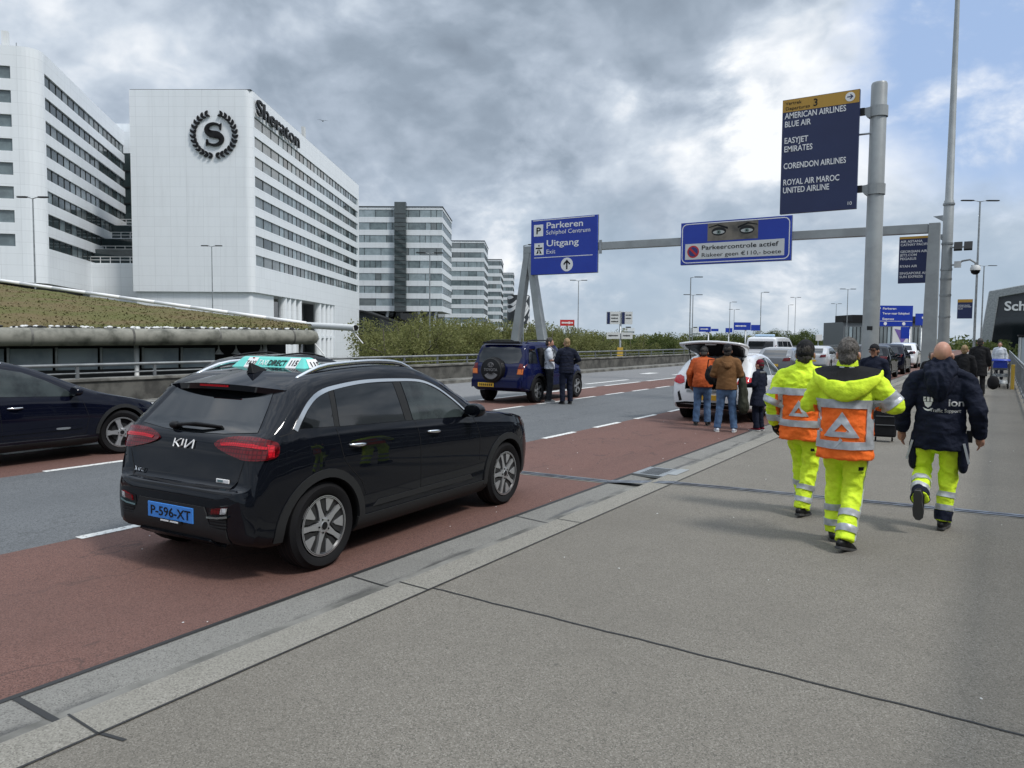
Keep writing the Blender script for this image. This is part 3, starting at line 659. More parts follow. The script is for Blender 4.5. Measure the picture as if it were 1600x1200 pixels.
# ------------------------------------------------------------------ trees
def leaf_mat(name, c1, c2, c3):
    m = bpy.data.materials.new(name); m.use_nodes = True; t = NT(m.node_tree); m.node_tree.nodes.clear()
    b = t.n('ShaderNodeBsdfPrincipled', {'Roughness': .7, 'Specular IOR Level': .2}); o = t.n('ShaderNodeOutputMaterial')
    tc = t.n('ShaderNodeTexCoord').outputs['Object']; n1 = t.noise(tc, 1.1, 4, .6); n2 = t.noise(tc, 6, 3, .6)
    oi = t.n('ShaderNodeObjectInfo').outputs['Random']
    c = t.mix(t.ss(n1, .35, .65), c1, c2); c = t.mix(t.ss(n2, .5, .7, 0, .7), c, c3); c = t.mix(t.m('MULTIPLY', oi, .35), c, c1); t.link(c, b.inputs['Base Color'])
    tl = t.n('ShaderNodeBsdfTranslucent', {0: c}); mx = t.n('ShaderNodeMixShader', {0: .42, 1: b.outputs[0], 2: tl.outputs[0]}); t.link(mx.outputs[0], o.inputs[0]); return m
M['leaf'] = leaf_mat('spring_leaves', (.19, .195, .07), (.13, .145, .05), (.255, .245, .11))
M['leaf2'] = leaf_mat('dark_leaves', (.085, .11, .03), (.055, .078, .022), (.13, .145, .045))
M['bark'] = mat('bark', (.075, .06, .048), .9, col2=(.04, .034, .028), ns=8)
def leaves(b, c, rad, n, size, m, rn):
    for _ in range(n):
        d = Vector((rn.gauss(0, 1), rn.gauss(0, 1), rn.gauss(0, 1))); d = d.normalized()*(rn.random()**.45)
        p = Vector(c) + Vector((d.x*rad[0], d.y*rad[1], d.z*rad[2])); s_ = size*rn.uniform(.5, 1.3)
        u = Vector((rn.gauss(0, 1), rn.gauss(0, 1), rn.gauss(0, 1))).normalized(); v = u.orthogonal().normalized(); v = Matrix.Rotation(rn.uniform(0, 6.28), 3, u) @ v
        q = u.cross(v); b.add([p-v*s_, p+q*s_*.45, p+v*s_, p-q*s_*.45], [(0, 1, 2, 3)], m)
def make_tree(name, label, seed, H, W_, m, dens=1.0, leaf=.17, group=None):
    rn = random.Random(seed); r = thing(name, label, 'tree', (0, 0, 0), 0, group)
    t = MB(); tips = []
    hb = H*.30
    t.tube([(0, 0, 0), (rn.uniform(-.1, .1), rn.uniform(-.1, .1), hb*.6), (0, 0, hb), (rn.uniform(-.3, .3), rn.uniform(-.3, .3), H*.62), (rn.uniform(-.4, .4), rn.uniform(-.4, .4), H*.86)], [.17, .14, .12, .07, .025], M['bark'], 8)
    for k in range(15):
        a = k*2.4+rn.uniform(-.4, .4); z0 = H*rn.uniform(.26, .66); L_ = W_*rn.uniform(.55, 1.0); up = rn.uniform(.35, 1.0)
        p0 = Vector((0, 0, z0)); p2 = p0+Vector((math.cos(a)*L_, math.sin(a)*L_, L_*up*.8)); p2.z = min(p2.z, H*.97); p1 = p0.lerp(p2, .5)+Vector((0, 0, -.1*L_))
        t.tube([p0, p1, p2], [.06, .04, .015], M['bark'], 6); tips += [p2, p1.lerp(p2, .5)]
        for j in range(3):
            e = p1.lerp(p2, .3*j+.2)+Vector((rn.gauss(0, .5), rn.gauss(0, .5), rn.uniform(.2, 1.1))); e.z = min(e.z, H)
            t.tube([p1.lerp(p2, .3*j+.1), e], [.025, .008], M['bark'], 5); tips.append(e)
    t.build('trunk', r, True)
    b = MB()
    for c in tips:
        k = rn.uniform(.5, 1.0)*W_*.36; leaves(b, c, (k, k, k*.75), int(115*dens*rn.uniform(.4, 1.2)), leaf, m, rn)
    b.build('crown', r, fixn=False); return r
TB = 'young leaved trees in a band beyond the parapet'
protos = [make_tree('street_tree', 'yellow green tree in new leaf in the band beyond the parapet', 11+i, 9.6, 3.5, M['leaf'], 1.0, .125, TB) for i in range(3)]
bush = [make_tree('street_tree', 'darker green tree in the band beyond the parapet', 31+i, 9.2, 4.2, M['leaf2'], 1.1, .16, TB+', darker ones') for i in range(2)]
TP = [(-42.1, 47, 9.2), (-46.3, 53.8, 9.7), (-42.4, 51.6, 9.5), (-45.8, 58.9, 9.5), (-49.3, 66.2, 10.1), (-46.6, 65.5, 9.5), (-48.6, 71.4, 9.9), (-48.9, 75.9, 9.8), (-41.8, 66.1, 9.2), (-48.6, 82, 9.7), (-43.4, 77, 9.4), (-43.5, 81.6, 9.4), (-44.5, 88.1, 9.0), (-46, 95.5, 9.0), (-49.8, 108.4, 8.9), (-45.5, 104, 8.5), (-51, 122, 8.9), (-52.4, 132.9, 9.1), (-53.8, 143.8, 9.0), (-54.8, 155, 8.8), (-53.7, 161.8, 9.4), (-52.3, 168.6, 9.2), (-50.8, 175.5, 9.7), (-48.7, 182.7, 9.8), (-47.2, 189.6, 10.2), (-42.4, 186.8, 10.5), (-41.8, 199, 10.8), (-59.8, 75, 9.9), (-63.3, 90.5, 9.9), (-63.3, 114.2, 9.2), (-62.2, 126.7, 9.0), (-69.3, 169.7, 9.0), (-66, 100.6, 9.7), (-67, 76.3, 9.5), (-57.6, 100, 9.5), (-54, 66, 9.3), (-58, 84, 9.6), (-55, 92, 9.4)]
for i, (x, y, h_) in enumerate(TP):
    far = y > 98; src = (bush[i % 2] if (far and i % 3) else protos[i % 3])
    o = src if i in (0, 1, 2) and not far else copy_tree(src)
    if far and src in bush and not src.get('used'): 
        if o is not src: 
            for c in list(kids(o)): bpy.data.objects.remove(c)
            bpy.data.objects.remove(o)
        o = src; src['used'] = 1
    o.location = (x, y, -6); o.rotation_euler = (0, 0, i*1.7); k = h_/9.6*1.06; o.scale = (k*1.05, k*1.05, k)
for o in bush:
    if 'used' in o: del o['used']
rn = random.Random(21); wd = MB()
for k in range(520):
    a = R(rn.uniform(-62, 3)); d = rn.uniform(230, 520); x, y = math.sin(a)*d, math.cos(a)*d
    if x > -20 and d < 260: continue
    if math.degrees(a) < -33 and d < 330: continue
    h_ = rn.uniform(4.5, 8.0)+d*.004; leaves(wd, (x, y, -6+h_*.55), (6, 6, h_*.55), 80, 1.0, M['leaf2'] if rn.random() < .6 else M['leaf'], rn)
for k in range(70):
    x = rn.uniform(-8, 60); y = rn.uniform(178, 196); leaves(wd, (x, y, -3.6), (3, 3, 4.6), 90, .6, M['leaf2'] if rn.random() < .6 else M['leaf'], rn)
tag(wd.build('distant_woodland', fixn=False), kind='stuff')
for i, (x, y, s_, lb) in enumerate(((-2.6, 176, 1.0, 'round bush beyond the lamp post on the right pavement end'), (1.2, 172, .9, 'low bush in front of the terminal building'))):
    o = thing('bush', lb, 'bush', (x, y, -6)); b = MB(); rb = random.Random(i)
    for k in range(16): leaves(b, (rb.gauss(0, 1.8), rb.gauss(0, 1.5), 5.5+rb.uniform(-1.5, 1.8)*s_), (1.2, 1.2, 1.0), 110, .28, M['leaf2'], rb)
    b.build('crown', o, fixn=False); MB().tube([(0, 0, 0), (0, 0, 4)], .15, M['bark'], 6).build('trunk', o)

# ------------------------------------------------------------------ lamp posts
def make_lamp(H, arms, label, group, rbase=.11):
    r = thing('street_lamp', label, 'street lamp', (0, 0, 0), R(32), group)
    b = MB(); b.tube([(0, 0, 0), (0, 0, 1.5), (0, 0, 1.52), (0, 0, H)], [rbase, rbase*.95, rbase*.75, rbase*.45], M['galv'], 10); b.build('pole', r, True, angle=40)
    for s_ in arms:
        b = MB(); b.tube([(0, 0, H-.05), (s_*.25, 0, H+.03), (s_*.5, 0, H+.05)], .035, M['galv'], 8); b.build('arm', r, True)
        b = MB(); b.plate([(.35, 0), (.5, -.13), (1.15, -.12), (1.25, -.05), (1.25, .05), (1.15, .12), (.5, .13)], lambda u, v, d: (s_*u, v, H+.11-d*(1-.35*abs(u-.8))), .11, M['dgrey']); b.build('lamp_head', r, bevel=.02)
    return r
LG = 'street lamps along the far roads'
L2 = make_lamp(16, (-1, 1), 'tall street lamp with two heads, leftmost in front of the hotel wing', LG)
L1 = make_lamp(16, (1,), 'tall street lamp with one head just left of the blue exit sign', LG)
# x, y, top z, base z, proto, label
LP = [(-64.1, 31.3, 12.3, -6, 2, None), (-78.3, 57.9, 12.1, -6, 2, 'street lamp with two heads in front of the hotel block'), (-44.1, 55.6, 9.3, -6, 2, 'street lamp with two heads rising in front of the nearest office tower'),
      (-36.9, 60.2, 10.1, -6, 1, None), (-51.2, 98.6, 9.9, -6, 2, 'street lamp with two heads standing between the blue exit sign and the white billboards'),
      (-27.4, 78, 8.1, -6, 1, 'street lamp with one head above the raised tailgate, nearer of the close pair'), (-33.9, 97.5, 7.4, -6, 2, 'street lamp with two heads above the raised tailgate, farther of the close pair'),
      (-31.7, 122.7, 9.0, -6, 1, 'single headed street lamp rising behind the white van'), (-41.7, 140, 8.4, -6, 1, 'small single headed street lamp left of the far blue gantry sign'),
      (-20.3, 130, 9.6, -6, 2, 'street lamp with two heads left of the round departure sign pole'), (-40.7, 188.3, 11.5, -6, 2, 'small far street lamp with two heads between parking sign and van'), (-32.6, 193.3, 10.1, -6, 2, 'small far street lamp with two heads left of the dark office building'),
      (-1.42, 59, 10.8, -.03, 2, 'tall double headed lamp post on the right pavement carrying a small departure sign'), (-1.55, 88, 9.0, -.03, 2, 'far lamp post behind the camera mast on the right pavement'),
      (-52, 178, 8.5, -6, 2, 'tiny far street lamp with two heads left of the van'), (-46, 205, 10.5, -6, 1, 'tiny far single headed street lamp behind the van')]
first = set()
for x, y, zt, zb, k, lb in LP:
    src = L2 if k == 2 else L1
    o = src if k not in first else copy_tree(src); first.add(k)
    o.location = (x, y, zb); o.scale = (1, 1, (zt-zb)/16)
    if lb: o['label'] = lb

# ------------------------------------------------------------------ sign gantry
UP = (R(90), 0, 0)
ga = thing('sign_gantry', 'grey steel gantry spanning the road on an A frame and a box post', 'gantry', (-2.1, 31.3, 0))
def bar(b, p0, p1, w0, d0, w1=None, d1=None, m=None):
    """square section bar from p0 to p1"""
    w1 = w1 or w0; d1 = d1 or d0; p0, p1 = Vector(p0), Vector(p1); t_ = (p1-p0).normalized()
    a = Vector((1, 0, 0)) if abs(t_.x) < .7 else Vector((0, 0, 1)); a = (a-t_*a.dot(t_)).normalized(); c = t_.cross(a)
    vs = [p0+a*i*w0/2+c*j*d0/2 for i, j in ((-1, -1), (1, -1), (1, 1), (-1, 1))]+[p1+a*i*w1/2+c*j*d1/2 for i, j in ((-1, -1), (1, -1), (1, 1), (-1, 1))]
    b.add(vs, [(3, 2, 1, 0), (4, 5, 6, 7), (0, 1, 5, 4), (1, 2, 6, 5), (2, 3, 7, 6), (3, 0, 4, 7)], m or M['polegrey'])
b = MB(); bar(b, (-.04, 0, -.03), (0, 0, 5.9), .50, .42, .36, .34); b.box((0, 0, .02), (.9, .8, .06), M['galv']); b.build('post', ga, bevel=.012)
b = MB(); bar(b, (-17.0, 0, 5.86), (-.2, 0, 5.72), .32, .32); b.build('beam', ga, bevel=.012)
b = MB(); bar(b, (-17.75, 0, -.1), (-16.8, 0, 5.95), .42, .40, .30, .3); b.build('leg', ga, bevel=.012)
b = MB(); bar(b, (-15.7, .0, -.1), (-16.75, .02, 5.7), .42, .40, .30, .3); b.build('leg', ga, bevel=.012)
for x in (-16.3, -13.0, -9.0, -5.0): b = MB(); b.box((x, -.165, 5.78), (.12, .05, .6), M['galv']); b.build('bracket', ga)
def panel(name, label, x0, x1, z0, z1, y, m, group=None, th=.09, edge=None):
    r = thing(name, label, 'sign', (x0, y, z0), 0, group); W_, H_ = x1-x0, z1-z0
    MB().box((W_/2, th/2, H_/2), (W_, th, H_), m).build('panel', r, bevel=.006)
    if edge: b = MB(); b.box((W_/2, th+.03, H_/2), (W_+.03, .06, H_+.03), edge); b.build('panel_back', r)
    return r, W_, H_
def flat(r, poly, y, m, name='symbol', th=.004): return MB().plate(poly, lambda u, v, d: (u, y-th+d, v), th, m).build(name, r)
def circ(cx, cz, rad, n=28): return [(cx+rad*math.cos(2*math.pi*k/n), cz+rad*math.sin(2*math.pi*k/n)) for k in range(n)]
def rect(x0, z0, x1, z1): return [(x0, z0), (x1, z0), (x1, z1), (x0, z1)]
def arrow(cx, cz, s_, a):
    pts = [(-.11, -.62), (.11, -.62), (.11, .25), (.40, -.05), (.55, .10), (0, .66), (-.55, .10), (-.40, -.05), (-.11, .25)]
    ca, sa = math.cos(a), math.sin(a); return [(cx+s_*(u*ca-v*sa), cz+s_*(u*sa+v*ca)) for u, v in pts]
# Parkeren / Uitgang
r, W_, H_ = panel('direction_sign', 'blue direction sign with parking and exit text at the left end of the gantry', -18.62, -15.22, 4.66, 7.19, 31.02, M['blue'], edge=M['galv'])
Z = lambda f: H_*(1-f)
text('Parkeren', M['white'], r, (.235*W_, -.002, Z(.175)), UP, .29, 1.87, bold=.012)
text('Schiphol Centrum', M['white'], r, (.235*W_, -.002, Z(.285)), UP, .20, 2.25)
text('Uitgang', M['white'], r, (.24*W_, -.002, Z(.495)), UP, .29, 1.65, bold=.010)
text('Exit', M['white'], r, (.24*W_, -.002, Z(.63)), UP, .20, .46)
flat(r, rect(.045*W_, Z(.305), .19*W_, Z(.095)), 0, M['white'], 'parking_symbol'); text('P', M['black'], r, (.078*W_, -.005, Z(.262)), UP, .31, .24, bold=.02)
flat(r, rect(.055*W_, Z(.645), .20*W_, Z(.43)), 0, M['white'], 'motorway_symbol')
flat(r, [(.085*W_, Z(.62)), (.115*W_, Z(.62)), (.122*W_, Z(.545)), (.113*W_, Z(.545))], -.004, M['black']); flat(r, [(.14*W_, Z(.62)), (.17*W_, Z(.62)), (.142*W_, Z(.545)), (.133*W_, Z(.545))], -.004, M['black'])
flat(r, rect(.075*W_, Z(.535), .18*W_, Z(.51)), -.004, M['black']); flat(r, rect(.118*W_, Z(.49), .137*W_, Z(.46)), -.004, M['black'])
flat(r, rect(.03*W_, Z(.026), .96*W_, Z(.012)), 0, M['white'], 'stripe'); flat(r, rect(.05*W_, Z(.70), .94*W_, Z(.688)), 0, M['white'], 'stripe')
flat(r, circ(.56*W_, Z(.84), .31), 0, M['white'], 'arrow_disc'); flat(r, arrow(.56*W_, Z(.84), .34, 0), -.004, M['black'], 'arrow')
# Parkeercontrole
r, W_, H_ = panel('parking_control_sign', 'wide blue parking control sign with a pair of eyes hung on the gantry', -11.36, -6.94, 4.81, 6.52, 31.02, M['blue'], edge=M['galv'])
Z = lambda f: H_*(1-f)
def ring(x0, z0, x1, z1, rad, wd):
    a = rrect(x0, z0, x1, z1, rad, n=5); c = rrect(x0+wd, z0+wd, x1-wd, z1-wd, rad-wd, n=5); n = len(a); q = MB()
    q.add([(u, -.003, v) for u, v in a]+[(u, -.003, v) for u, v in c], [(i, (i+1) % n, n+(i+1) % n, n+i) for i in range(n)], M['white']); return q
ring(.05, .05, W_-.05, H_-.05, .22, .035).build('border', r, fixn=False)
flat(r, rect(.045*W_, Z(.885), .945*W_, Z(.51)), 0, M['offwhite'], 'text_field')
text('Parkeercontrole actief', M['black'], r, (.20*W_, -.006, Z(.665)), UP, .185, 3.05, bold=.010)
text('Riskeer geen €110,- boete', M['black'], r, (.20*W_, -.006, Z(.835)), UP, .165, 3.15)
flat(r, circ(.122*W_, Z(.70), .25), -.004, M['redp'], 'no_parking_symbol'); flat(r, circ(.122*W_, Z(.70), .195), -.008, mat('dark_blue', (.03, .035, .16), .4), 'no_parking_symbol')
o = flat(r, [(.122*W_-.16, Z(.70)+.10), (.122*W_-.10, Z(.70)+.16), (.122*W_+.16, Z(.70)-.10), (.122*W_+.10, Z(.70)-.16)], -.012, M['redp'], 'no_parking_symbol')
skin_p = mat('printed_skin', (.19, .165, .13), .5, col2=(.07, .065, .055), ns=1.3, nd=3)
flat(r, rect(.255*W_, Z(.47), .715*W_, Z(.055)), 0, skin_p, 'eye_picture')
for ex in (.36, .615):
    cx, cz = ex*W_, Z(.27)
    al = lambda s_, h_, up=0: [(cx+s_*math.cos(q), cz+up+h_*math.sin(q)) for q in [2*math.pi*k/20 for k in range(20)]]
    flat(r, al(.30, .17, .03), -.004, M['dgrey'], 'printed_eye'); flat(r, al(.24, .075), -.008, mat('eye_white', (.42, .44, .42), .5), 'printed_eye'); flat(r, al(.085, .085), -.012, mat('iris', (.14, .20, .18), .4), 'printed_eye'); flat(r, al(.035, .035), -.016, M['black'], 'printed_eye')
    sg = 1 if ex > .5 else -1
    flat(r, [(cx-sg*.36, cz+.10), (cx+sg*.05, cz+.26), (cx+sg*.42, cz+.19), (cx+sg*.40, cz+.23), (cx+sg*.04, cz+.32), (cx-sg*.37, cz+.18)], -.004, M['black'], 'printed_brow')
# departure signs
def departure(label, x0, x1, z0, z1, y, lines, hdr=True, num='3', foot=None, fs=1.0, hdrf=.11):
    r, W_, H_ = panel('departure_sign', label, x0, x1, z0, z1, y, M['navy'], th=.12); Z = lambda f: H_*(1-f)
    flat(r, rect(.01, Z(hdrf), W_-.01, Z(.004)), 0, M['gold'], 'header_band')
    for s_, f, wd in lines: text(s_, M['white'], r, (.035*W_, -.002, Z(f)), UP, .155*fs, wd*W_, bold=.012)
    if hdr:
        text('Vertrek', M['black'], r, (.04*W_, -.006, Z(.047)), UP, .085, .215*W_); text('Departures', M['black'], r, (.04*W_, -.006, Z(.093)), UP, .085, .32*W_)
        text(num, M['black'], r, (.405*W_, -.006, Z(.088)), UP, .19, bold=.01); flat(r, circ(.88*W_, Z(.055), .115), -.004, M['white'], 'arrow_disc'); flat(r, arrow(.88*W_, Z(.055), .115, -math.pi/2), -.008, M['navy'], 'arrow')
    if foot: text(foot, M['white'], r, (.88*W_, -.002, Z(.965)), UP, .09)
    return r
departure('tall navy departure board with gold header and airline names on the thick round pole', -5.08, -3.20, 5.07, 8.04, 21.3,
          [('AMERICAN AIRLINES', .168, .80), ('BLUE AIR', .240, .345), ('EASYJET', .383, .315), ('EMIRATES', .457, .375), ('CORENDON AIRLINES', .605, .815), ('ROYAL AIR MAROC', .748, .735), ('UNITED AIRLINE', .818, .61)], foot='10')
departure('navy departure board half hidden behind the right gantry post', -3.42, -2.05, 3.94, 5.72, 33.3,
          [('AIR ASTANA', .13, .55), ('CATHAY PACIFIC', .20, .73), ('GEORGIAN AIRLINES', .345, .90), ('JET2.COM', .42, .42), ('PEGASUS', .50, .40), ('RYAN AIR', .66, .43), ('SINGAPORE AIRLINES', .81, .95), ('SUN EXPRESS', .885, .58)], hdr=False, fs=.6, hdrf=.05)
departure('small distant navy departure board on the double headed lamp post', -2.44, -1.58, 3.2, 4.46, 58.7, [('CATHAY PACIFIC', .34, .8), ('GARUDA INDONESIA', .42, .88), ('KLM', .52, .3)], hdr=False, fs=.45, hdrf=.16)
sp = thing('sign_pole', 'thick round grey pole carrying the tall departure board', 'pole', (-2.8, 21.6, 0))
b = MB(); b.tube([(0, 0, -.01), (0, 0, 8.15), (0, 0, 8.2)], [.205, .19, .17], M['polegrey'], 28); b.build('shaft', sp, True, angle=40)
for z in (7.55, 5.62):
    b = MB(); b.plate([(-.40, .03), (-.15, .05), (-.15, -.22), (-.25, -.18)], lambda u, v, d: (u, -.15+d, z+v), .16, M['polegrey']); b.box((-.36, -.1, z-.04), (.12, .16, .16), M['dgrey']); b.tube([(0, 0, z-.2), (0, 0, z+.06)], .225, M['polegrey'], 24, cap=False); b.build('bracket', sp)
b = MB(); b.tube([(-.42, -.1, 6.95), (-.15, -.1, 6.95)], .025, M['galv'], 8); b.build('stay_rod', sp)
text('11', M['galv'], sp, (-.05, -.20, 2.75), UP, .09, .1, name='stencil_number'); 
b = MB(); b.box((0, -.195, 2.05), (.13, .02, .10), M['dgrey']); b.build('stencil_mark', sp)
# camera mast
ms = thing('camera_mast', 'tall thin grey mast with floodlights and dome camera behind the gantry post', 'mast', (-1.78, 33, 0))
b = MB(); b.tube([(0, 0, 0), (0, 0, 4.0), (0, 0, 6.9), (0, 0, 6.95), (0, 0, 14.6)], [.20, .185, .17, .14, .075], M['polegrey'], 20); b.build('shaft', ms, True, angle=40)
b = MB()
for z in (2.6, 3.4, 4.0, 4.35, 5.3, 6.75): b.tube([(0, 0, z), (0, 0, z+.07)], .20, M['galv'], 16)
for z in (6.3, 5.6): b.plate([(-.5, .08), (-.18, .1), (-.18, -.12)], lambda u, v, d: (u, d, z+v), .05, M['galv'])
b.build('collar', ms)
for dx in (.36, .68):
    b = MB(); b.box((dx, -.22, 5.2), (.27, .10, .36), M['dgrey'], Matrix.Rotation(R(-35), 3, 'X')); b.tube([(0, -.1, 5.18), (dx, -.15, 5.18)], .03, M['galv'], 8); b.build('floodlight', ms, bevel=.01)
b = MB(); b.tube([(.1, 0, 4.55), (.35, 0, 4.55), (.5, 0, 4.68), (.75, 0, 4.72), (.92, 0, 4.6), (.93, 0, 4.48)], .035, M['galv'], 8); b.box((.36, 0, 4.56), (.22, .2, .22), M['offwhite']); b.build('camera_arm', ms, True, angle=40)
b = MB(); b.lathe([(.0, .16), (.12, .14), (.17, .05), (.175, -.04)], M['offwhite'], n=20, c=(.93, 0, 4.36)); b.lathe([(.16, -.04), (.13, -.14), (.06, -.19), (0, -.2)], M['black'], n=20, c=(.93, 0, 4.36)); b.build('dome_camera', ms, True, angle=40)
# far signs
def farsign(name, label, cat, x, y, rz, panels, poles, rects=(), ptop=3.6):
    r = thing(name, label, cat, (x, y, 0), rz)
    for (x0, x1, z0, z1, m, txts) in panels:
        p = MB().box(((x0+x1)/2, 0, (z0+z1)/2), (x1-x0, .15, z1-z0), m).build('panel', r)
        for (s_, tx, tz, th, tw, tm) in txts:
            if s_[0] == '▪':                  # too far off to read: a line of letter-sized blocks
                q = MB(); n = len(s_)*2; qr = random.Random(n+int(tw*100)); xx = tx
                while xx < tx+tw: k = th*qr.uniform(.3, .7); q.box((xx+k/2, -.08, tz+th/2), (k, .01, th*qr.choice([.7, .7, 1.0])), tm); xx += k+th*.12
                q.build('lettering', p); continue
            text(s_, tm, p, (tx, -.08, tz), UP, th, tw, bold=.02, name='lettering')
    for (px, z0, z1, rd) in poles: MB().tube([(px, .16, z0), (px, .16, z1)], rd, M['galv'], 10).build('pole', r, True)
    return r
CR = R(32.3)
farsign('white_billboard', 'white double billboard with two stacked panels on a steel pole', 'billboard', -39.6, 87.6, CR,
        [(-1.75, -.1, 3.45, 5.0, M['offwhite'], [('▪▪▪▪▪', -1.2, 4.5, .16, .9, M['dgrey']), ('▪▪▪▪', -1.2, 4.1, .16, .8, M['dgrey']), ('▪▪▪▪▪', -1.2, 3.7, .16, .9, M['dgrey'])]),
         (.1, 1.45, 3.45, 5.0, M['offwhite'], [('▪▪▪▪', .6, 4.5, .16, .7, M['dgrey']), ('▪▪▪', .6, 4.1, .16, .6, M['dgrey'])]), (-1.7, -.05, 1.65, 2.45, M['offwhite'], [('▪▪▪▪▪', -1.5, 1.95, .2, 1.1, M['dgrey'])]), (.1, 1.5, 1.65, 2.45, M['offwhite'], [('▪▪▪▪', .3, 1.95, .2, .9, M['dgrey'])])], [(0, -6, 5.1, .14)])
o = [c for c in bpy.data.objects if c.name.startswith('white_billboard')][0]
for dx in (-1.5, .32): MB().box((dx, -.09, 4.22), (.35, .04, 1.45), M['navy']).build('picture_strip', o)
MB().box((0, .2, -.2), (.7, .5, 1.6), mat('yellow_base', (.55, .36, .05), .6)).build('base_panel', o)
farsign('red_billboard', 'small red billboard on a pole above the treetops', 'billboard', -66.6, 124, CR, [(-1.3, 1.3, 3.9, 5.0, M['redp'], [('▪▪▪▪▪▪', -1.0, 4.25, .42, 2.0, M['white'])])], [(0, -6, 3.9, .12)])
farsign('blue_road_sign', 'small far blue gantry road sign left of the van', 'road sign', -48, 147.5, CR, [(-1.9, .4, 3.1, 4.1, M['blue'], [('▪▪▪▪', -1.6, 3.5, .25, 1.4, M['white'])]), (.5, 1.9, 3.2, 3.7, M['blue'], [])], [(0, -6, 3.3, .15)])
farsign('blue_road_sign', 'wide stepped far blue gantry road sign above the van', 'road sign', -44.7, 161.5, CR, [(-4.2, -2.8, 3.1, 4.0, M['blue'], []), (-2.5, 1.0, 3.6, 5.2, M['blue'], [('▪▪▪▪▪', -2.2, 4.3, .3, 2.2, M['white'])]), (1.1, 3.0, 3.5, 4.7, M['blue'], [])], [(0, -6, 4.2, .18), (-3.5, -6, 3.5, .12)])
farsign('blue_parking_sign', 'large blue road sign with parking and express lines behind the thick pole', 'road sign', -8.75, 83.4, CR,
        [(-1.75, 1.75, 3.1, 5.1, M['blue'], [('Parkeren', -1.2, 4.72, .20, 1.3, M['white']), ('Terug naar Schiphol', -1.2, 4.25, .20, 2.6, M['white']), ('Express', -1.2, 3.72, .20, 1.1, M['white']), ('P', -1.6, 4.7, .22, .2, M['white'])]), (.7, 1.5, 1.9, 3.05, M['blue'], [])], [(-1.5, -6, 3.2, .1), (1.6, -6, 3.2, .1)])
o = [c for c in bpy.data.objects if c.name.startswith('blue_parking_sign')][0]
for cx in (-.9, .9): flat(o, circ(cx, 3.35, .16, 16), -.085, M['white'], 'arrow_disc')
flat(o, rect(-1.7, 3.57, 1.7, 3.61), -.085, M['white'], 'stripe')
farsign('blue_road_sign', 'small blue sign just left of the right gantry post', 'road sign', -7.3, 96.2, CR, [(-.75, .6, 3.4, 4.7, M['blue'], [('▪▪', -.1, 4.1, .3, .5, M['white'])])], [(0, -6, 3.5, .1)])
farsign('keep_right_sign', 'small grey square traffic sign on a thin post behind the van', 'road sign', -13.9, 74.2, CR, [(-.28, .28, 1.65, 2.2, M['offwhite'], [])], [(0, -6, 1.7, .05)])
farsign('banner', 'white banner with purple triangle on the terminal office front', 'banner', -11.0, 118, CR, [(-1.7, .9, .8, 3.6, M['offwhite'], [])], [(-1.6, -6, 3.6, .06)])
o = [c for c in bpy.data.objects if c.name.startswith('banner')][0]
flat(o, [(-1.5, 3.3), (.7, 2.9), (-.4, 1.2)], -.085, mat('purple', (.16, .10, .32), .5), 'print')
# glass shelter at the right edge
sh = thing('glass_shelter', 'glass shelter with white frame beside the right railing', 'shelter', (1.9, 47, -.02))
b = MB()
for x in (-1.0, 1.4):
    for y in (0, 3): b.box((x, y, 1.0), (.07, .07, 2.0), M['offwhite'])
for y in (0, 3): b.box((.2, y, 2.0), (2.5, .07, .08), M['dgrey'])
b.box((.2, 1.5, 2.06), (2.6, 3.2, .06), M['dgrey']); b.build('frame', sh)
MB().box((.2, 0, 1.0), (2.3, .015, 1.9), mat('shelter_glass', (.45, .5, .53), .08, 0, .6)).build('glass', sh); MB().box((-1.0, 1.5, 1.0), (.015, 2.9, 1.9), bpy.data.materials['shelter_glass']).build('glass', sh)
# ------------------------------------------------------------------ vehicles
def car_paint(name, col, flake=.0):
    m = mat(name, col, .25, 0.0, .0 if max(col) < .1 else .5, coat=.68 if max(col) < .1 else 1.0); b = [n for n in m.node_tree.nodes if n.type == 'BSDF_PRINCIPLED'][0]
    t = NT(m.node_tree); tc = t.n('ShaderNodeTexCoord').outputs['Object']
    d = t.ss(t.noise(t.vm('MULTIPLY', tc, (1, 1, 2)), 3.0, 5, .65), .45, .8, .0, .06); t.link(t.m('ADD', d, .015), b.inputs['Coat Roughness'])
    s_ = t.n('ShaderNodeSeparateXYZ', {0: tc}); low = t.m('MULTIPLY', t.ss(s_.outputs[2], .2, .6, .06, .0), t.ss(t.noise(tc, 7, 5, .7), .3, .7))
    t.link(t.mix(low, col, (.10, .09, .08)), b.inputs['Base Color']); return m
M['p_black'] = car_paint('black_car_paint', (.004, .005, .008)); M['p_navy'] = car_paint('navy_car_paint', (.003, .004, .011)); M['p_blue'] = car_paint('blue_car_paint', (.005, .008, .048))
M['p_red'] = car_paint('red_car_paint', (.22, .01, .012)); M['p_white'] = car_paint('white_car_paint', (.70, .71, .72)); M['p_silver'] = car_paint('silver_car_paint', (.42, .43, .44)); M['p_grey'] = car_paint('grey_car_paint', (.10, .105, .115))
M['cglass'] = mat('car_glass', (.004, .005, .006), .03, 0, .85); M['cglass2'] = mat('lighter_car_glass', (.035, .045, .045), .04, 0, .6, col2=(.010, .013, .014), ns=3.0)
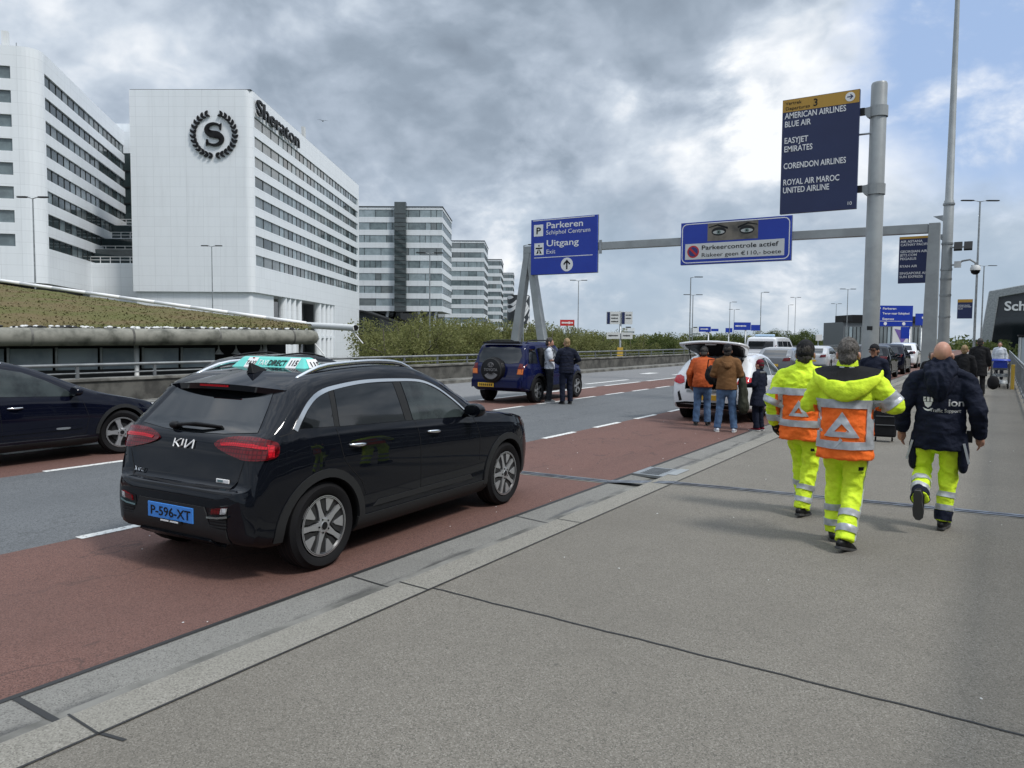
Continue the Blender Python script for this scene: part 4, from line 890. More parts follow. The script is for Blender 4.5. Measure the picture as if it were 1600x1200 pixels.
def lens_mat(name, c1, c2, per):
    m = mat(name, c1, .08, 0, .6, coat=1.0); b = [n for n in m.node_tree.nodes if n.type == 'BSDF_PRINCIPLED'][0]; b.inputs['Coat Weight'].default_value = .25; b.inputs['Specular IOR Level'].default_value = .35; t = NT(m.node_tree)
    s_ = t.n('ShaderNodeSeparateXYZ', {0: t.n('ShaderNodeTexCoord').outputs['Object']})
    g = t.m('LESS_THAN', t.m('FRACT', t.m('ADD', t.m('DIVIDE', s_.outputs[2], per), 40.0)), .3); g2 = t.m('LESS_THAN', t.m('FRACT', t.m('ADD', t.m('DIVIDE', s_.outputs[0], per), 40.0)), .25)
    t.link(t.mix(t.m('MAXIMUM', g, g2), c1, c2), b.inputs['Base Color']); return m
M['lens_r'] = lens_mat('red_lens', (.13, .003, .006), (.06, .0015, .003), .030); M['lens_r2'] = lens_mat('bright_red_lens', (.55, .010, .02), (.32, .006, .012), .022); M['lens_c'] = lens_mat('clear_lens', (.55, .57, .58), (.3, .31, .32), .04); M['lens_o'] = lens_mat('amber_lens', (.75, .2, .03), (.5, .12, .02), .03)
M['plate_b'] = mat('blue_plate', (.05, .25, .72), .4); M['plate_y'] = mat('yellow_plate', (.75, .45, .04), .4)
def pchip(xs, ys, x):
    xs, ys = np.array(xs, float), np.array(ys, float); h = np.diff(xs); d = np.diff(ys)/h; m = np.zeros(len(xs))
    for i in range(1, len(xs)-1):
        if d[i-1]*d[i] > 0: w1, w2 = 2*h[i]+h[i-1], h[i]+2*h[i-1]; m[i] = (w1+w2)/(w1/d[i-1]+w2/d[i])
    m[0], m[-1] = d[0], d[-1]; x = np.clip(x, xs[0], xs[-1]); k = np.clip(np.searchsorted(xs, x)-1, 0, len(h)-1); t = (x-xs[k])/h[k]
    return (2*t**3-3*t**2+1)*ys[k]+(t**3-2*t**2+t)*h[k]*m[k]+(-2*t**3+3*t**2)*ys[k+1]+(t**3-t**2)*h[k]*m[k+1]
def cr_resample(P_, n):
    P_ = np.array(P_, float); P2 = np.vstack([2*P_[0]-P_[1], P_, 2*P_[-1]-P_[-2]]); seg = np.sqrt(((P_[1:]-P_[:-1])**2).sum(1))
    s = np.concatenate([[0], np.cumsum(np.maximum(seg, 1e-4)**.75)]); q = np.linspace(0, s[-1], n); out = []
    for v in q:
        k = min(max(np.searchsorted(s, v)-1, 0), len(seg)-1); t = (v-s[k])/(s[k+1]-s[k]); a, b, c, d = P2[k], P2[k+1], P2[k+2], P2[k+3]
        ta, tb = .5*(c-a), .5*(d-b); l = np.linalg.norm(c-b); 
        for v_ in (ta, tb):
            nv = np.linalg.norm(v_)
            if nv > l and nv > 0: v_ *= l/nv
        out.append((2*t**3-3*t**2+1)*b+(t**3-2*t**2+t)*ta+(-2*t**3+3*t**2)*c+(t**3-t**2)*tb)
    return np.array(out)
class Car:
    def __init__(s, root, sp, paint, cut=None, arches=True):
        s.root = root; s.sp = sp; top, belt, plan, bot = sp['top'], sp['belt'], sp['plan'], sp['bot']
        ys = set(np.round(np.linspace(top[0][0], top[-1][0], 90), 4))
        for c in (top, plan): ys |= {round(p[0], 4) for p in c}
        y0, y1 = top[0][0], top[-1][0]; ys |= {round(y0+k*.02, 4) for k in range(14)} | {round(y1-k*.02, 4) for k in range(10)}
        ys = np.array(sorted(ys)); f = lambda c: pchip([p[0] for p in c], [p[1] for p in c], ys)
        zt, zb_, W_, bo = f(top), f(belt), f(plan), f(bot); tum = sp.get('tum', .30); n = 34; rows = []
        for y, t, bl, w, b in zip(ys, zt, zb_, W_, bo):
            t = max(t, b+.12); bl = min(bl, t-.035); bl = max(bl, b+.07); g = t-bl; H_ = bl-b; k = min(1, H_/.6); ti = tum*g; sh = .045*k
            xr = max(w-sh-ti, .25*w); re = min(.075, .34*g); ri = min(.10, .3*xr)
            pts = [(0, b), (w*.6, b), (w-.10*k, b+.005), (w-.03*k, b+.07*k), (w-.012*k, b+.20*k), (w, b+.55*H_), (w-.004, bl-.17*k), (w-.02*k, bl-.05*k), (w-sh, bl),
                   (w-sh-ti*.30, bl+g*.33), (w-sh-ti*.65, bl+g*.66), (xr+.012, t-re), (xr-.02, t-re*.45), (xr-ri, t-re*.16), (xr*.5, t-re*.05), (0, t)]
            rows.append(cr_resample(pts, n))
        vs = []; N_ = len(ys)
        for y, r in zip(ys, rows):
            for x, z in r: vs.append((x, y, z))
            for x, z in r[1:-1]: vs.append((-x, y, z))
        K = n+n-2; ri_ = lambda i, k: i*K+k; le = lambda i, k: ri_(i, k) if k in (0, n-1) else i*K+n+k-1
        fs = []
        for i in range(N_-1):
            for k in range(n-1):
                fs.append((ri_(i, k), ri_(i, k+1), ri_(i+1, k+1), ri_(i+1, k))); fs.append((le(i, k+1), le(i, k), le(i+1, k), le(i+1, k+1)))
        for i in (0, N_-1):
            for k in range(n-1):
                q = [ri_(i, k), le(i, k), le(i, k+1), ri_(i, k+1)]; u = []
                for a in q:
                    if a not in u: u.append(a)
                fs.append(tuple(u) if i == 0 else tuple(reversed(u)))
        b = MB(); b.slot(paint); b.slot(M['black']); b.add(vs, fs, paint)
        o = b.build('body', root, True); s.body = o
        bm = bmesh.new(); bm.from_mesh(o.data); s.bvh = BVHTree.FromBMesh(bm); bm.free()
        if arches:
            c = MB(); c.slot(paint); Wm = max(p[1] for p in plan); ra = sp['wr']+sp.get('agap', .055)
            for y in (0, sp['wb']):
                for sg in (-1, 1):
                    x0, x1 = sg*(Wm-.30), sg*(Wm+.2); c.lathe([(0, x0), (ra, x0), (ra, x1), (0, x1)], M['black'], 'x', 40, (0, y, sp['wr']-.01))
            for (cc, dd) in (cut or []): c.box(cc, dd, M['black'])
            co = c.build('cutter'); md = o.modifiers.new('cut', 'BOOLEAN'); md.object = co; md.operation = 'DIFFERENCE'; md.solver = 'EXACT'; o.parent = None
            me = evaluated(o); o.modifiers.clear(); o.data = me; o.parent = root; bpy.data.objects.remove(co)
            me.polygons.foreach_set('use_smooth', [True]*len(me.polygons)); me.set_sharp_from_angle(angle=R(38))
    def ray(s, mode, u, v):
        if mode == 'R': o, d = (4, u, v), (-1, 0, 0)
        elif mode == 'L': o, d = (-4, u, v), (1, 0, 0)
        elif mode == 'B': o, d = (u, -6, v), (0, 1, 0)
        elif mode == 'F': o, d = (u, 9, v), (0, -1, 0)
        elif mode == 'T': o, d = (u, v, 5), (0, 0, -1)
        else:                                    # ('C', cx, cy): u is a compass angle round a vertical axis
            _, cx, cy = mode; a = R(u); o, d = (cx+3*math.sin(a), cy+3*math.cos(a), v), (-math.sin(a), -math.cos(a), 0)
        o, d = Vector(o), Vector(d); h = s.bvh.ray_cast(o, d)
        if h[0] is None:
            q = s.bvh.find_nearest(o+d*3.2); return q[0], (q[1] if q[1].dot(d) < 0 else -q[1])
        return h[0], (h[1] if h[1].dot(d) < 0 else -h[1])
    def patch(s, name, poly, mode, m, off=.004, th=.012, step=.05, parent=None, us=1.0, flat_n=False):
        bm = bmesh.new(); bm.faces.new([bm.verts.new((u, v, 0)) for u, v in poly])
        us_ = [p[0] for p in poly]; vs_ = [p[1] for p in poly]
        for ax, lo, hi, st in ((0, min(us_), max(us_), step*us), (1, min(vs_), max(vs_), step)):
            k = 1
            while lo+k*st < hi:
                co = [0, 0, 0]; no = [0, 0, 0]; co[ax] = lo+k*st; no[ax] = 1
                bmesh.ops.bisect_plane(bm, geom=bm.verts[:]+bm.edges[:]+bm.faces[:], plane_co=co, plane_no=no, dist=1e-5); k += 1
        bmesh.ops.triangulate(bm, faces=bm.faces[:]); bm.verts.index_update()
        base = []; 
        for v in bm.verts: base.append(s.ray(mode, v.co.x, v.co.y))
        vs2 = [p+n*off for p, n in base]; fs2 = [[v.index for v in f.verts] for f in bm.faces]
        be = [(e.verts[0].index, e.verts[1].index) for e in bm.edges if len(e.link_faces) == 1]; bm.free()
        nb = len(vs2); idx = {}
        for a, c in be:
            for q in (a, c):
                if q not in idx: idx[q] = len(vs2); vs2.append(base[q][0]+base[q][1]*(off-th))
            fs2.append([a, c, idx[c], idx[a]])
        b = MB(); b.add(vs2, fs2, m); o = b.build(name, parent or s.root, True, angle=50); return o
    def strip(s, name, pts, mode, m, wd=.006, off=.0015, th=.004, parent=None, step=.06):
        """narrow band along a polyline, laid on the body"""
        P_ = [Vector((a, b, 0)) for a, b in pts]; q = []
        for i in range(len(P_)-1):
            n = max(1, int((P_[i+1]-P_[i]).length/step))
            for k in range(n): q.append(P_[i].lerp(P_[i+1], k/n))
        q.append(P_[-1]); L_, R_ = [], []
        for i, p in enumerate(q):
            t = (q[min(i+1, len(q)-1)]-q[max(i-1, 0)]).normalized(); w2 = wd[0]+(wd[1]-wd[0])*i/(len(q)-1) if hasattr(wd, '__len__') else wd
            nn = Vector((-t.y, t.x, 0))*w2/2; L_.append(p+nn); R_.append(p-nn)
        vs = []; n = len(q)
        for p in L_: h, nr = s.ray(mode, p.x, p.y); vs.append(h+nr*off)
        for p in R_: h, nr = s.ray(mode, p.x, p.y); vs.append(h+nr*off)
        for p in L_: h, nr = s.ray(mode, p.x, p.y); vs.append(h+nr*(off-th))
        for p in R_: h, nr = s.ray(mode, p.x, p.y); vs.append(h+nr*(off-th))
        fs = []
        for i in range(n-1): fs += [(i, i+1, n+i+1, n+i), (i, 2*n+i, 2*n+i+1, i+1), (n+i, n+i+1, 3*n+i+1, 3*n+i)]
        fs += [(0, n, 3*n, 2*n), (n-1, 3*n-1, 4*n-1, 2*n-1)]
        return MB().add(vs, fs, m).build(name, parent or s.root, True, angle=50)
    def both(s, fn, *a, **k):
        out = []
        for md in ('R', 'L'): out.append(fn(*[md if q == 'SIDE' else q for q in a], **k))
        return out
    def rear(s, name, u, v):
        return s.ray('B', u, v)
def smooth_poly(pts, n=4):
    """closed Catmull-Rom through the points"""
    out = []; N_ = len(pts)
    for i in range(N_):
        a, b, c, d = [np.array(pts[(i+j) % N_], float) for j in (-1, 0, 1, 2)]
        for k in range(n): t = k/n; out.append(tuple(.5*((2*b)+(-a+c)*t+(2*a-5*b+4*c-d)*t*t+(-a+3*b-3*c+d)*t**3)))
    return out
def smooth_line(pts, n=5):
    q = cr_resample(pts, (len(pts)-1)*n+1); return [tuple(p) for p in q]
def wheel(car, y, side, r, w, style='five', rim_r=None, steer=0.0, detail=True):
    Wm = max(p[1] for p in car.sp['plan']); rr_ = rim_r or r*.68
    b = MB(); q = w/2
    prof = [(rr_, -q*.72), (rr_+.02, -q*.92), (r*.9, -q), (r-.025, -q*.9), (r, -q*.72), (r, q*.72), (r-.025, q*.9), (r*.9, q), (rr_+.02, q*.92), (rr_, q*.72)]
    b.lathe(prof, M['rubber'], 'x', 44)
    for k in range(4): b.lathe([(r+.0005, q*(-.6+.4*k)-.006), (r+.002, q*(-.6+.4*k)), (r+.0005, q*(-.6+.4*k)+.006)], M['black'], 'x', 44)
    o = b.build('wheel', car.root, True, angle=45); o.location = (side*(Wm-q-.012), y, r-.002); o.rotation_euler = (0, 0, steer)
    f = side*q; b = MB()
    b.lathe([(rr_+.006, f*.90), (rr_-.006, f*.93), (rr_-.02, f*.80), (rr_-.03, -f*.6)], M['alloy_d'], 'x', 40); b.lathe([(rr_+.004, f*.915), (rr_-.012, f*.925)], M['alloy'], 'x', 40)
    b.lathe([(rr_-.02, f*.25), (0, f*.25)], M['black'], 'x', 40); b.lathe([(rr_*.62, f*.35), (rr_*.62, f*.42), (.02, f*.42)], M['alloy_d'], 'x', 30)
    def sp(poly, a, d0, d1, m):
        ca, sa = math.cos(a), math.sin(a); b.plate(poly, lambda u, v, d: (f*(d0-d*(d0-d1)), u*ca-v*sa, u*sa+v*ca), 1.0, m)
    R_ = rr_-.006
    ns = 5 if style in ('five', 'taxi') else 6
    for k in range(ns):
        a = 2*math.pi*k/ns + .3
        if style == 'taxi':
            sp([(-.030, .04), (-.017, R_*.62), (-.022, R_), (.022, R_), (.017, R_*.62), (.030, .04)], a, .86, .45, M['alloy'])
            for s_ in (-1, 1):
                sp([(s_*.045, R_*.30), (s_*.030, R_*.62), (s_*.038, R_), (s_*.105, R_*.96), (s_*.075, R_*.62)][::s_], a, .78, .4, M['alloy_d'])
            a2 = a+math.pi/5; sp([(-.05, R_), (-.012, R_*.55), (0, R_*.50), (.012, R_*.55), (.05, R_)], a2, .85, .5, M['alloy']); sp([(-.02, R_*.52), (-.02, .05), (.02, .05), (.02, R_*.52)], a2, .74, .4, M['alloy_d'])
        else:
            sp([(-.038, .04), (-.026, R_*.6), (-.042, R_), (.042, R_), (.026, R_*.6), (.038, .04)], a, .84, .4, M['alloy'])
    b.lathe([(.062, f*.5), (.060, f*.86), (.052, f*.9), (.034, f*.9), (.032, f*.93), (0, f*.94)], M['alloy'], 'x', 24); b.lathe([(.030, f*.945), (0, f*.955)], M['black'], 'x', 20)
    for k in range(5):
        a = 2*math.pi*k/5+.3; b.ell((f*.90, .052*math.sin(a+.6)*1.02, .052*math.cos(a+.6)*1.02), (.008, .008, .008), M['black'], 8, 5)
    b.build('rim', o, True, angle=40); return o
def wheels(car, style='five', w=.215, rim=None, steer=0.0):
    for y in (0, car.sp['wb']):
        for sd in (-1, 1): wheel(car, y, sd, car.sp['wr'], w, style, rim, steer if y else 0.0)
def arch_trim(car, m, wd=.055, off=.012):
    ra = car.sp['wr']+car.sp.get('agap', .055)+wd*.45
    for y in (0, car.sp['wb']):
        pts = [(y+ra*math.cos(R(a)), car.sp['wr']-.01+ra*math.sin(R(a))) for a in range(-22, 203, 9)]
        pts = [p for p in pts if p[1] > car.sp.get('sill', .26)]
        car.both(car.strip, 'wheel_arch_trim', pts, 'SIDE', m, wd=wd, off=off, th=.03)
def mirror(car, y, z, m, x=None):
    for sd in (-1, 1):
        h, _ = car.ray('R' if sd > 0 else 'L', y, z); b = MB(); c = Vector((h.x+sd*.13, y-.02, z+.05))
        b.lathe([(0, -.06), (.075, -.055), (.088, -.02), (.085, .02), (.055, .05), (0, .06)], m, 'y', 24, c); b.v = [(c.x+(v[0]-c.x)*1.25, v[1], c.z+(v[2]-c.z)*.78) for v in b.v]; b.tube([h+Vector((-sd*.02, .02, 0)), c-Vector((sd*.06, 0, .04))], .028, M['black'], 8)
        o = b.build('side_mirror', car.root, True, angle=50)
        MB().lathe([(.06, 0), (0, .002)], M['chrome'], 'y', 16, (c.x, c.y-.056, c.z)).build('mirror_glass', o)
def plate(car, x, z, w, h, m, txt, th=None, extra=None):
    p, _ = car.ray('B', x, z); y = p.y-.016
    o = MB().box((x, y+.006, z), (w, .012, h), m).build('number_plate', car.root, bevel=.003)
    if txt: text(txt, M['black'], o, (x-w*.44, y-.001, z-h*.30), UP, h*.62, w*.88, bold=.01, depth=.002)
    return o
# ---- the black taxi
tx = thing('taxi_car', 'glossy black hybrid taxi with turquoise roof sign and blue number plate beside the kerb', 'taxi', (-5.18, 4.11, -.03), .036)
SPT = dict(wb=2.70, wr=.335, tum=.34, agap=.05, sill=.27,
    top=[(-.68, .62), (-.665, .66), (-.60, .69), (-.575, .73), (-.56, .90), (-.52, 1.01), (-.44, 1.08), (-.30, 1.235), (-.14, 1.405), (0.06, 1.48), (.45, 1.525), (.9, 1.54), (1.3, 1.52), (1.7, 1.405), (2.05, 1.215), (2.3, 1.07), (2.42, 1.025), (2.75, .985), (3.1, .93), (3.32, .86), (3.45, .77), (3.52, .66), (3.55, .56)],
    belt=[(-.68, .56), (-.56, .80), (-.45, 1.02), (-.1, 1.06), (.5, 1.055), (1.2, 1.02), (2.0, .985), (2.4, .96), (3.0, .90), (3.4, .74), (3.55, .5)],
    plan=[(-.68, .52), (-.66, .645), (-.60, .755), (-.5, .825), (-.3, .88), (.0, .90), (.8, .90), (1.5, .895), (2.4, .90), (2.8, .895), (3.1, .86), (3.3, .79), (3.43, .69), (3.52, .54), (3.55, .40)],
    bot=[(-.68, .36), (-.62, .29), (-.45, .24), (-.1, .205), (1.2, .19), (2.6, .20), (3.2, .21), (3.45, .25), (3.55, .36)])
tc_ = Car(tx, SPT, M['p_black']); P_ = tc_.patch
# lower plastic cladding
tc_.both(tc_.patch, 'sill_cladding', [(.37, .21), (2.33, .21), (2.33, .33), (.37, .33)], 'SIDE', M['dgrey'], off=.010, th=.02)
arch_trim(tc_, M['dgrey'], .065, .012)
for sd, md in ((1, 'R'), (-1, 'L')):
    P_('side_window', [(.20, 1.075), (1.02, 1.045), (.98, 1.375), (.62, 1.385), (.235, 1.355)], md, M['cglass'])
    P_('side_window', [(1.14, 1.04), (1.90, 1.005), (1.97, 1.04), (1.82, 1.16), (1.62, 1.28), (1.42, 1.355), (1.10, 1.378)], md, M['cglass2'])
    P_('quarter_window', [(-.20, 1.095), (.14, 1.08), (.17, 1.345), (.06, 1.315), (-.06, 1.25)], md, M['cglass'])
    P_('pillar_trim', [(.145, 1.08), (.195, 1.076), (.23, 1.355), (.175, 1.345)], md, M['dgrey'], off=.003); P_('pillar_trim', [(1.03, 1.046), (1.13, 1.04), (1.09, 1.38), (.99, 1.377)], md, M['dgrey'], off=.003)
    tc_.strip('window_chrome', smooth_line([(-.245, 1.085), (-.19, 1.15), (-.08, 1.255), (.04, 1.325), (.2, 1.365), (.6, 1.40), (1.05, 1.395), (1.40, 1.37), (1.62, 1.30), (1.84, 1.17), (2.0, 1.05)], 4), md, M['chrome'], wd=(.036, .015), off=.007, th=.014)
    tc_.strip('shut_line', smooth_line([(.16, 1.06), (.17, .95), (.22, .80), (.40, .62), (.46, .50)], 5), md, M['black'], wd=.007); tc_.strip('shut_line', [(1.16, 1.03), (1.19, .85), (1.20, .40)], md, M['black'], wd=.007)
    tc_.strip('shut_line', [(2.10, .98), (2.17, .8), (2.16, .55)], md, M['black'], wd=.006); tc_.strip('shut_line', [(-.28, 1.07), (-.45, 1.04)], md, M['black'], wd=.006)
    P_('door_moulding', [(.55, .385), (2.05, .385), (2.0, .43), (.62, .43)], md, M['dgrey'], off=.008)
    for y0 in (.26, 1.30):
        b = MB(); pts = [tc_.ray(md, y0+.02*k, .925-.0012*k)[0]+Vector((sd*(.006+.034*math.sin(math.pi*min(1, max(0, k/10)))), 0, 0)) for k in range(11)]
        b.tube(pts, [(.008+.008*math.sin(math.pi*k/10)) for k in range(11)], M['chrome'], 10); b.build('door_handle', tx, True)
    P_('fuel_flap', [(-.20, .80), (-.02, .80), (-.02, .95), (-.20, .95)], md, M['p_black'], off=.0025, th=.006) if sd < 0 else None
    # roof rail
    b = MB(); pts = []
    for k in range(15):
        y = .02+1.50*k/14; h, _ = tc_.ray('T', sd*(.585-.02*(k/14)), y); pts.append(h+Vector((0, 0, -.015+.046*min(1, 5.5*math.sin(math.pi*(k/14))**1.0*.35+.0))))
    b.tube(pts, [(.016, .022)]*15, M['chrome'], 10, round_=True); b.build('roof_rail', tx, True)
mirror(tc_, 1.98, 1.02, M['p_black'])
P_('rear_window', [(-.66, 1.075), (-.35, 1.05), (0, 1.04), (.35, 1.05), (.66, 1.075), (.60, 1.24), (.55, 1.37), (0, 1.39), (-.55, 1.37), (-.60, 1.24)], 'B', M['cglass'], off=.004)
P_('windshield', smooth_poly([(-.66, 1.12), (0, 1.08), (.66, 1.12), (.58, 1.36), (.53, 1.44), (0, 1.475), (-.53, 1.44), (-.58, 1.36)], 3), 'F', M['cglass2'], off=.004)
# tailgate lines and bumper
tc_.strip('shut_line', [(-.64, 1.03), (-.66, .90), (-.60, .74), (-.56, .685), (0, .672), (.56, .685), (.60, .74), (.66, .90), (.64, 1.03)], 'B', M['black'], wd=.009)
tc_.strip('shut_line', [(-.62, .655), (.62, .655)], 'B', M['black'], wd=.012, off=.002)
tc_.patch('bumper_cladding', [(-.60, .30), (.60, .30), (.585, .40), (.44, .415), (.37, .545), (-.37, .545), (-.44, .415), (-.585, .40)], 'B', M['dgrey'], off=.010, th=.03)
tc_.patch('diffuser', [(-.46, .265), (.46, .265), (.40, .315), (-.40, .315)], 'B', M['p_black'], off=.03, th=.05)
for sd in (-1, 1):
    u = lambda pts: [(sd*a, c) for a, c in pts][::sd]
    P_('bumper_vent', u([(.40, .40), (.585, .40), (.60, .56), (.43, .545)]), 'B', M['black'], off=.006, th=.02)
    P_('fog_light', u([(.45, .505), (.59, .52), (.60, .565), (.46, .545)]), 'B', M['lens_r'], off=.016, th=.03)
    P_('reversing_lens', u([(.545, .515), (.59, .52), (.60, .562), (.555, .557)]), 'B', M['lens_c'], off=.018, th=.03)
    tc_.strip('bumper_chrome', u([(.41, .478), (.52, .485), (.61, .50)])[::sd], 'B', mat('teal_chrome', (.35, .5, .52), .2, 1.0) if 'teal_chrome' not in bpy.data.materials else bpy.data.materials['teal_chrome'], wd=.014, off=.02, th=.02)
    for k in range(3): tc_.strip('vent_slat', u([(.44, .42+.022*k), (.59, .42+.022*k)])[::sd], 'B', M['dgrey'], wd=.008, off=.012, th=.01)
    # tail light wraps the corner
    ccx, ccy = sd*.30, .2
    a = lambda q: 180 - sd*q*.77
    pol = [(2, .985), (10, 1.02), (24, 1.04), (40, 1.045), (52, 1.015), (54, .96), (51, .905), (36, .888), (20, .915), (7, .952)]
    pp_ = [(a(q), z) for q, z in pol]; pp_ = pp_ if sd < 0 else pp_[::-1]
    tl = P_('tail_light', smooth_poly(pp_, 3), ('C', ccx, ccy), M['lens_r'], off=.014, th=.03, us=90)
    bar_ = [(a(q), z) for q, z in [(8, .988), (22, 1.0), (38, 1.0), (47, .985), (47, .965), (38, .975), (22, .978), (10, .972)]]; bar_ = bar_ if sd < 0 else bar_[::-1]
    P_('light_bar', bar_, ('C', ccx, ccy), M['lens_r2'], off=.017, th=.01, us=90, parent=tl)
    bar_ = [(a(q), z) for q, z in [(47, 1.0), (51, .99), (51, .915), (48, .915)]]; bar_ = bar_ if sd < 0 else bar_[::-1]
    P_('light_bar', bar_, ('C', ccx, ccy), M['lens_r2'], off=.017, th=.01, us=90, parent=tl)
    hp = [(sd*q, z) for q, z in [(.50, .70), (.74, .76), (.80, .86), (.74, .88), (.55, .80)]]; P_('headlight', hp if sd > 0 else hp[::-1], 'F', M['lens_c'], off=.008, th=.02)
P_('front_grille', [(-.45, .55), (.45, .55), (.42, .70), (-.42, .70)], 'F', M['black'], off=.006)
# spoiler over the rear window
b = MB(); N_ = 17; vs = []
for k in range(N_):
    u = -1+2*k/(N_-1); x = .66*u; ye = -.285+.11*abs(u)**2.2; zt = 1.405-.035*u*u; yr = .10
    zr = 1.488-.085*abs(u)**2.6
    vs += [(x*1.0, yr, zr+.004), (x, ye, zt), (x*.995, ye+.006, zt-.045), (x*.97, ye+.12, zt-.065), (x*.95, yr-.02, zr-.09)]
fs = []
for k in range(N_-1):
    for j in range(5): fs.append((k*5+j, k*5+(j+1) % 5, (k+1)*5+(j+1) % 5, (k+1)*5+j))
fs += [tuple(range(5)), tuple((N_-1)*5+j for j in range(4, -1, -1))]
spo = b.add(vs, fs, M['p_black']).build('spoiler', tx, True, angle=35)
MB().box((0, -.287, 1.388), (.32, .008, .014), M['lens_r2']).build('brake_light', spo)
# wiper, antenna, badges, plate
h0, n0 = tc_.ray('B', -.22, 1.06); b = MB(); p0 = h0+n0*.03
b.ell(p0, (.05, .035, .03), M['black'], 12, 8); e, _n = tc_.ray('B', .28, 1.085); b.tube([p0, p0.lerp(e+_n*.03, .5)+n0*.02, e+_n*.02], [.016, .012, .008], M['black'], 8)
q0, _ = tc_.ray('B', -.16, 1.085); b.tube([q0+n0*.012, e+n0*.012], .008, M['black'], 6); b.build('rear_wiper', tx, True, angle=50)
h0, _ = tc_.ray('T', .06, .10); b = MB(); b.add([(h0.x-.04, h0.y-.09, h0.z-.01), (h0.x+.04, h0.y-.09, h0.z-.01), (h0.x+.03, h0.y+.13, h0.z-.01), (h0.x-.03, h0.y+.13, h0.z-.01), (h0.x-.008, h0.y-.085, h0.z+.075), (h0.x+.008, h0.y-.085, h0.z+.075), (h0.x+.006, h0.y-.02, h0.z+.05), (h0.x-.006, h0.y-.02, h0.z+.05)],
    [(0, 1, 5, 4), (1, 2, 6, 5), (2, 3, 7, 6), (3, 0, 4, 7), (4, 5, 6, 7)], M['black']); b.build('roof_antenna', tx, bevel=.006)
def badge(car, strokes, x, z, w, h, m, name='badge', wd=.012, off=.012):
    b = MB()
    for st in strokes:
        pts = []
        for u, v in st: p, nr = car.ray('B', x+u*w, z+v*h); pts.append(p+nr*off)
        b.tube(pts, [(wd, wd*.6)]*len(pts), m, 6)
    return b.build(name, car.root)
badge(tc_, [[(0, 0), (.0, 1)], [(.02, .42), (.30, 1)], [(.10, .55), (.30, 0), (.42, .25), (.42, 1)], [(.42, .25), (.56, .0), (.56, 1.0)][:0] or [(.58, 0), (.58, 1)], [(.60, 0), (.94, 1)], [(.96, 1), (.96, 0)]], -.13, .93, .23, .058, M['white'], wd=.0065)
badge(tc_, [[(0, 0), (0, 1), (.18, 0), (.18, 1)], [(.3, 0), (.3, .7)], [(.42, 0), (.42, .7), (.55, .7)], [(.65, 0), (.85, 0), (.85, .7), (.65, .7), (.65, 0)]], -.56, .71, .13, .035, M['chrome'], wd=.004)
p, _ = tc_.ray('B', .47, .725); b = MB(); b.box((.45, p.y-.006, .725), (.135, .012, .03), M['white']); b.build('badge', tx, bevel=.004); b = MB(); b.box((.43, p.y-.0135, .726), (.055, .004, .016), bpy.data.materials['teal_chrome']); b.build('badge', tx)
plate(tc_, 0, .465, .52, .115, M['plate_b'], 'P-596-XT')
p, _ = tc_.ray('B', 0, .40); b = MB(); b.box((.02, p.y-.026, .402), (.24, .012, .02), M['black']); pl_ = b.build('plate_holder', tx); 
for k in range(2): MB().box((-.04+.11*k, p.y-.0335, .403), (.09, .004, .010), M['white']).build('lettering', pl_)
# turquoise roof sign
teal = mat('turquoise_sign', (.09, .58, .50), .3, coat=.6)
b = MB(); zb0 = 1.49; vs = []
for x, sc_ in ((-.50, 0), (-.49, 1), (.49, 1), (.50, 0)): pass
vs = [(-.49, .28, zb0), (.49, .28, zb0), (.49, .56, zb0), (-.49, .56, zb0), (-.40, .375, zb0+.108), (.40, .375, zb0+.108), (.40, .46, zb0+.108), (-.40, .46, zb0+.108)]
b.add(vs, [(3, 2, 1, 0), (4, 5, 6, 7), (0, 1, 5, 4), (1, 2, 6, 5), (2, 3, 7, 6), (3, 0, 4, 7)], teal); rs = b.build('roof_sign', tx, bevel=.022, seg=4); rs.location = (-.06, 0, 0); rs.scale = (.94, 1, 1)
b = MB(); b.box((0, .42, zb0-.01), (.94, .26, .03), M['black']); b.build('sign_base', rs, bevel=.008)
ft = Matrix(((1, 0, 0), (0, .605, .796), (0, .796, -.605)))     # slope of the front face
tilt = math.atan2(.108, .095)
def on_sign(s_, x, v, h, w_, m, bold=.0): text(s_, m, rs, (x, .28+v*.095-.004, zb0+v*.108+.001), (tilt, 0, 0), h, w_, bold=bold, depth=.002)
def sgnpanel(x0, x1, v0, v1, m, dd=.002): 
    f = lambda x, v: (x, .28+v*.095-dd, zb0+v*.108+dd*.7); MB().quad(f(x0, v0), f(x1, v0), f(x1, v1), f(x0, v1), m).build('sign_panel', rs, fixn=False)
sgnpanel(-.30, -.17, .12, .92, M['white']); sgnpanel(.23, .36, .12, .92, M['white'])
on_sign('TAXI', -.295, .35, .045, .12, M['dgrey'], .01); on_sign('115', .25, .35, .06, .09, M['dgrey'], .02); on_sign('TAXI', -.14, .34, .06, .12, M['white']); on_sign('DIRECT', -.01, .34, .06, .22, M['dgrey'], .02)
MB().box((-.235, .28+.88*.095-.006, zb0+.88*.108), (.02, .006, .012), M['redp']).build('sign_panel', rs)
etilt = math.atan2(.108, .09)
e_ = MB(); f = lambda y, v: (.49-v*.09+.003, y, zb0+v*.108+.002); e_.quad(f(.345, .12), f(.495, .12), f(.475, .85), f(.365, .85), M['white']); e_.build('sign_panel', rs, fixn=False)
text('115', M['dgrey'], rs, (.49-.30*.09+.006, .37, zb0+.30*.108+.002), (etilt, 0, R(90)), .05, .10, bold=.02, depth=.002)
wheels(tc_, 'taxi', .225, .228)
b = MB(); b.tube([(.0, -.4, .27), (.0, .1, .24)], .05, M['dgrey'], 10); b.build('exhaust', tx, True)

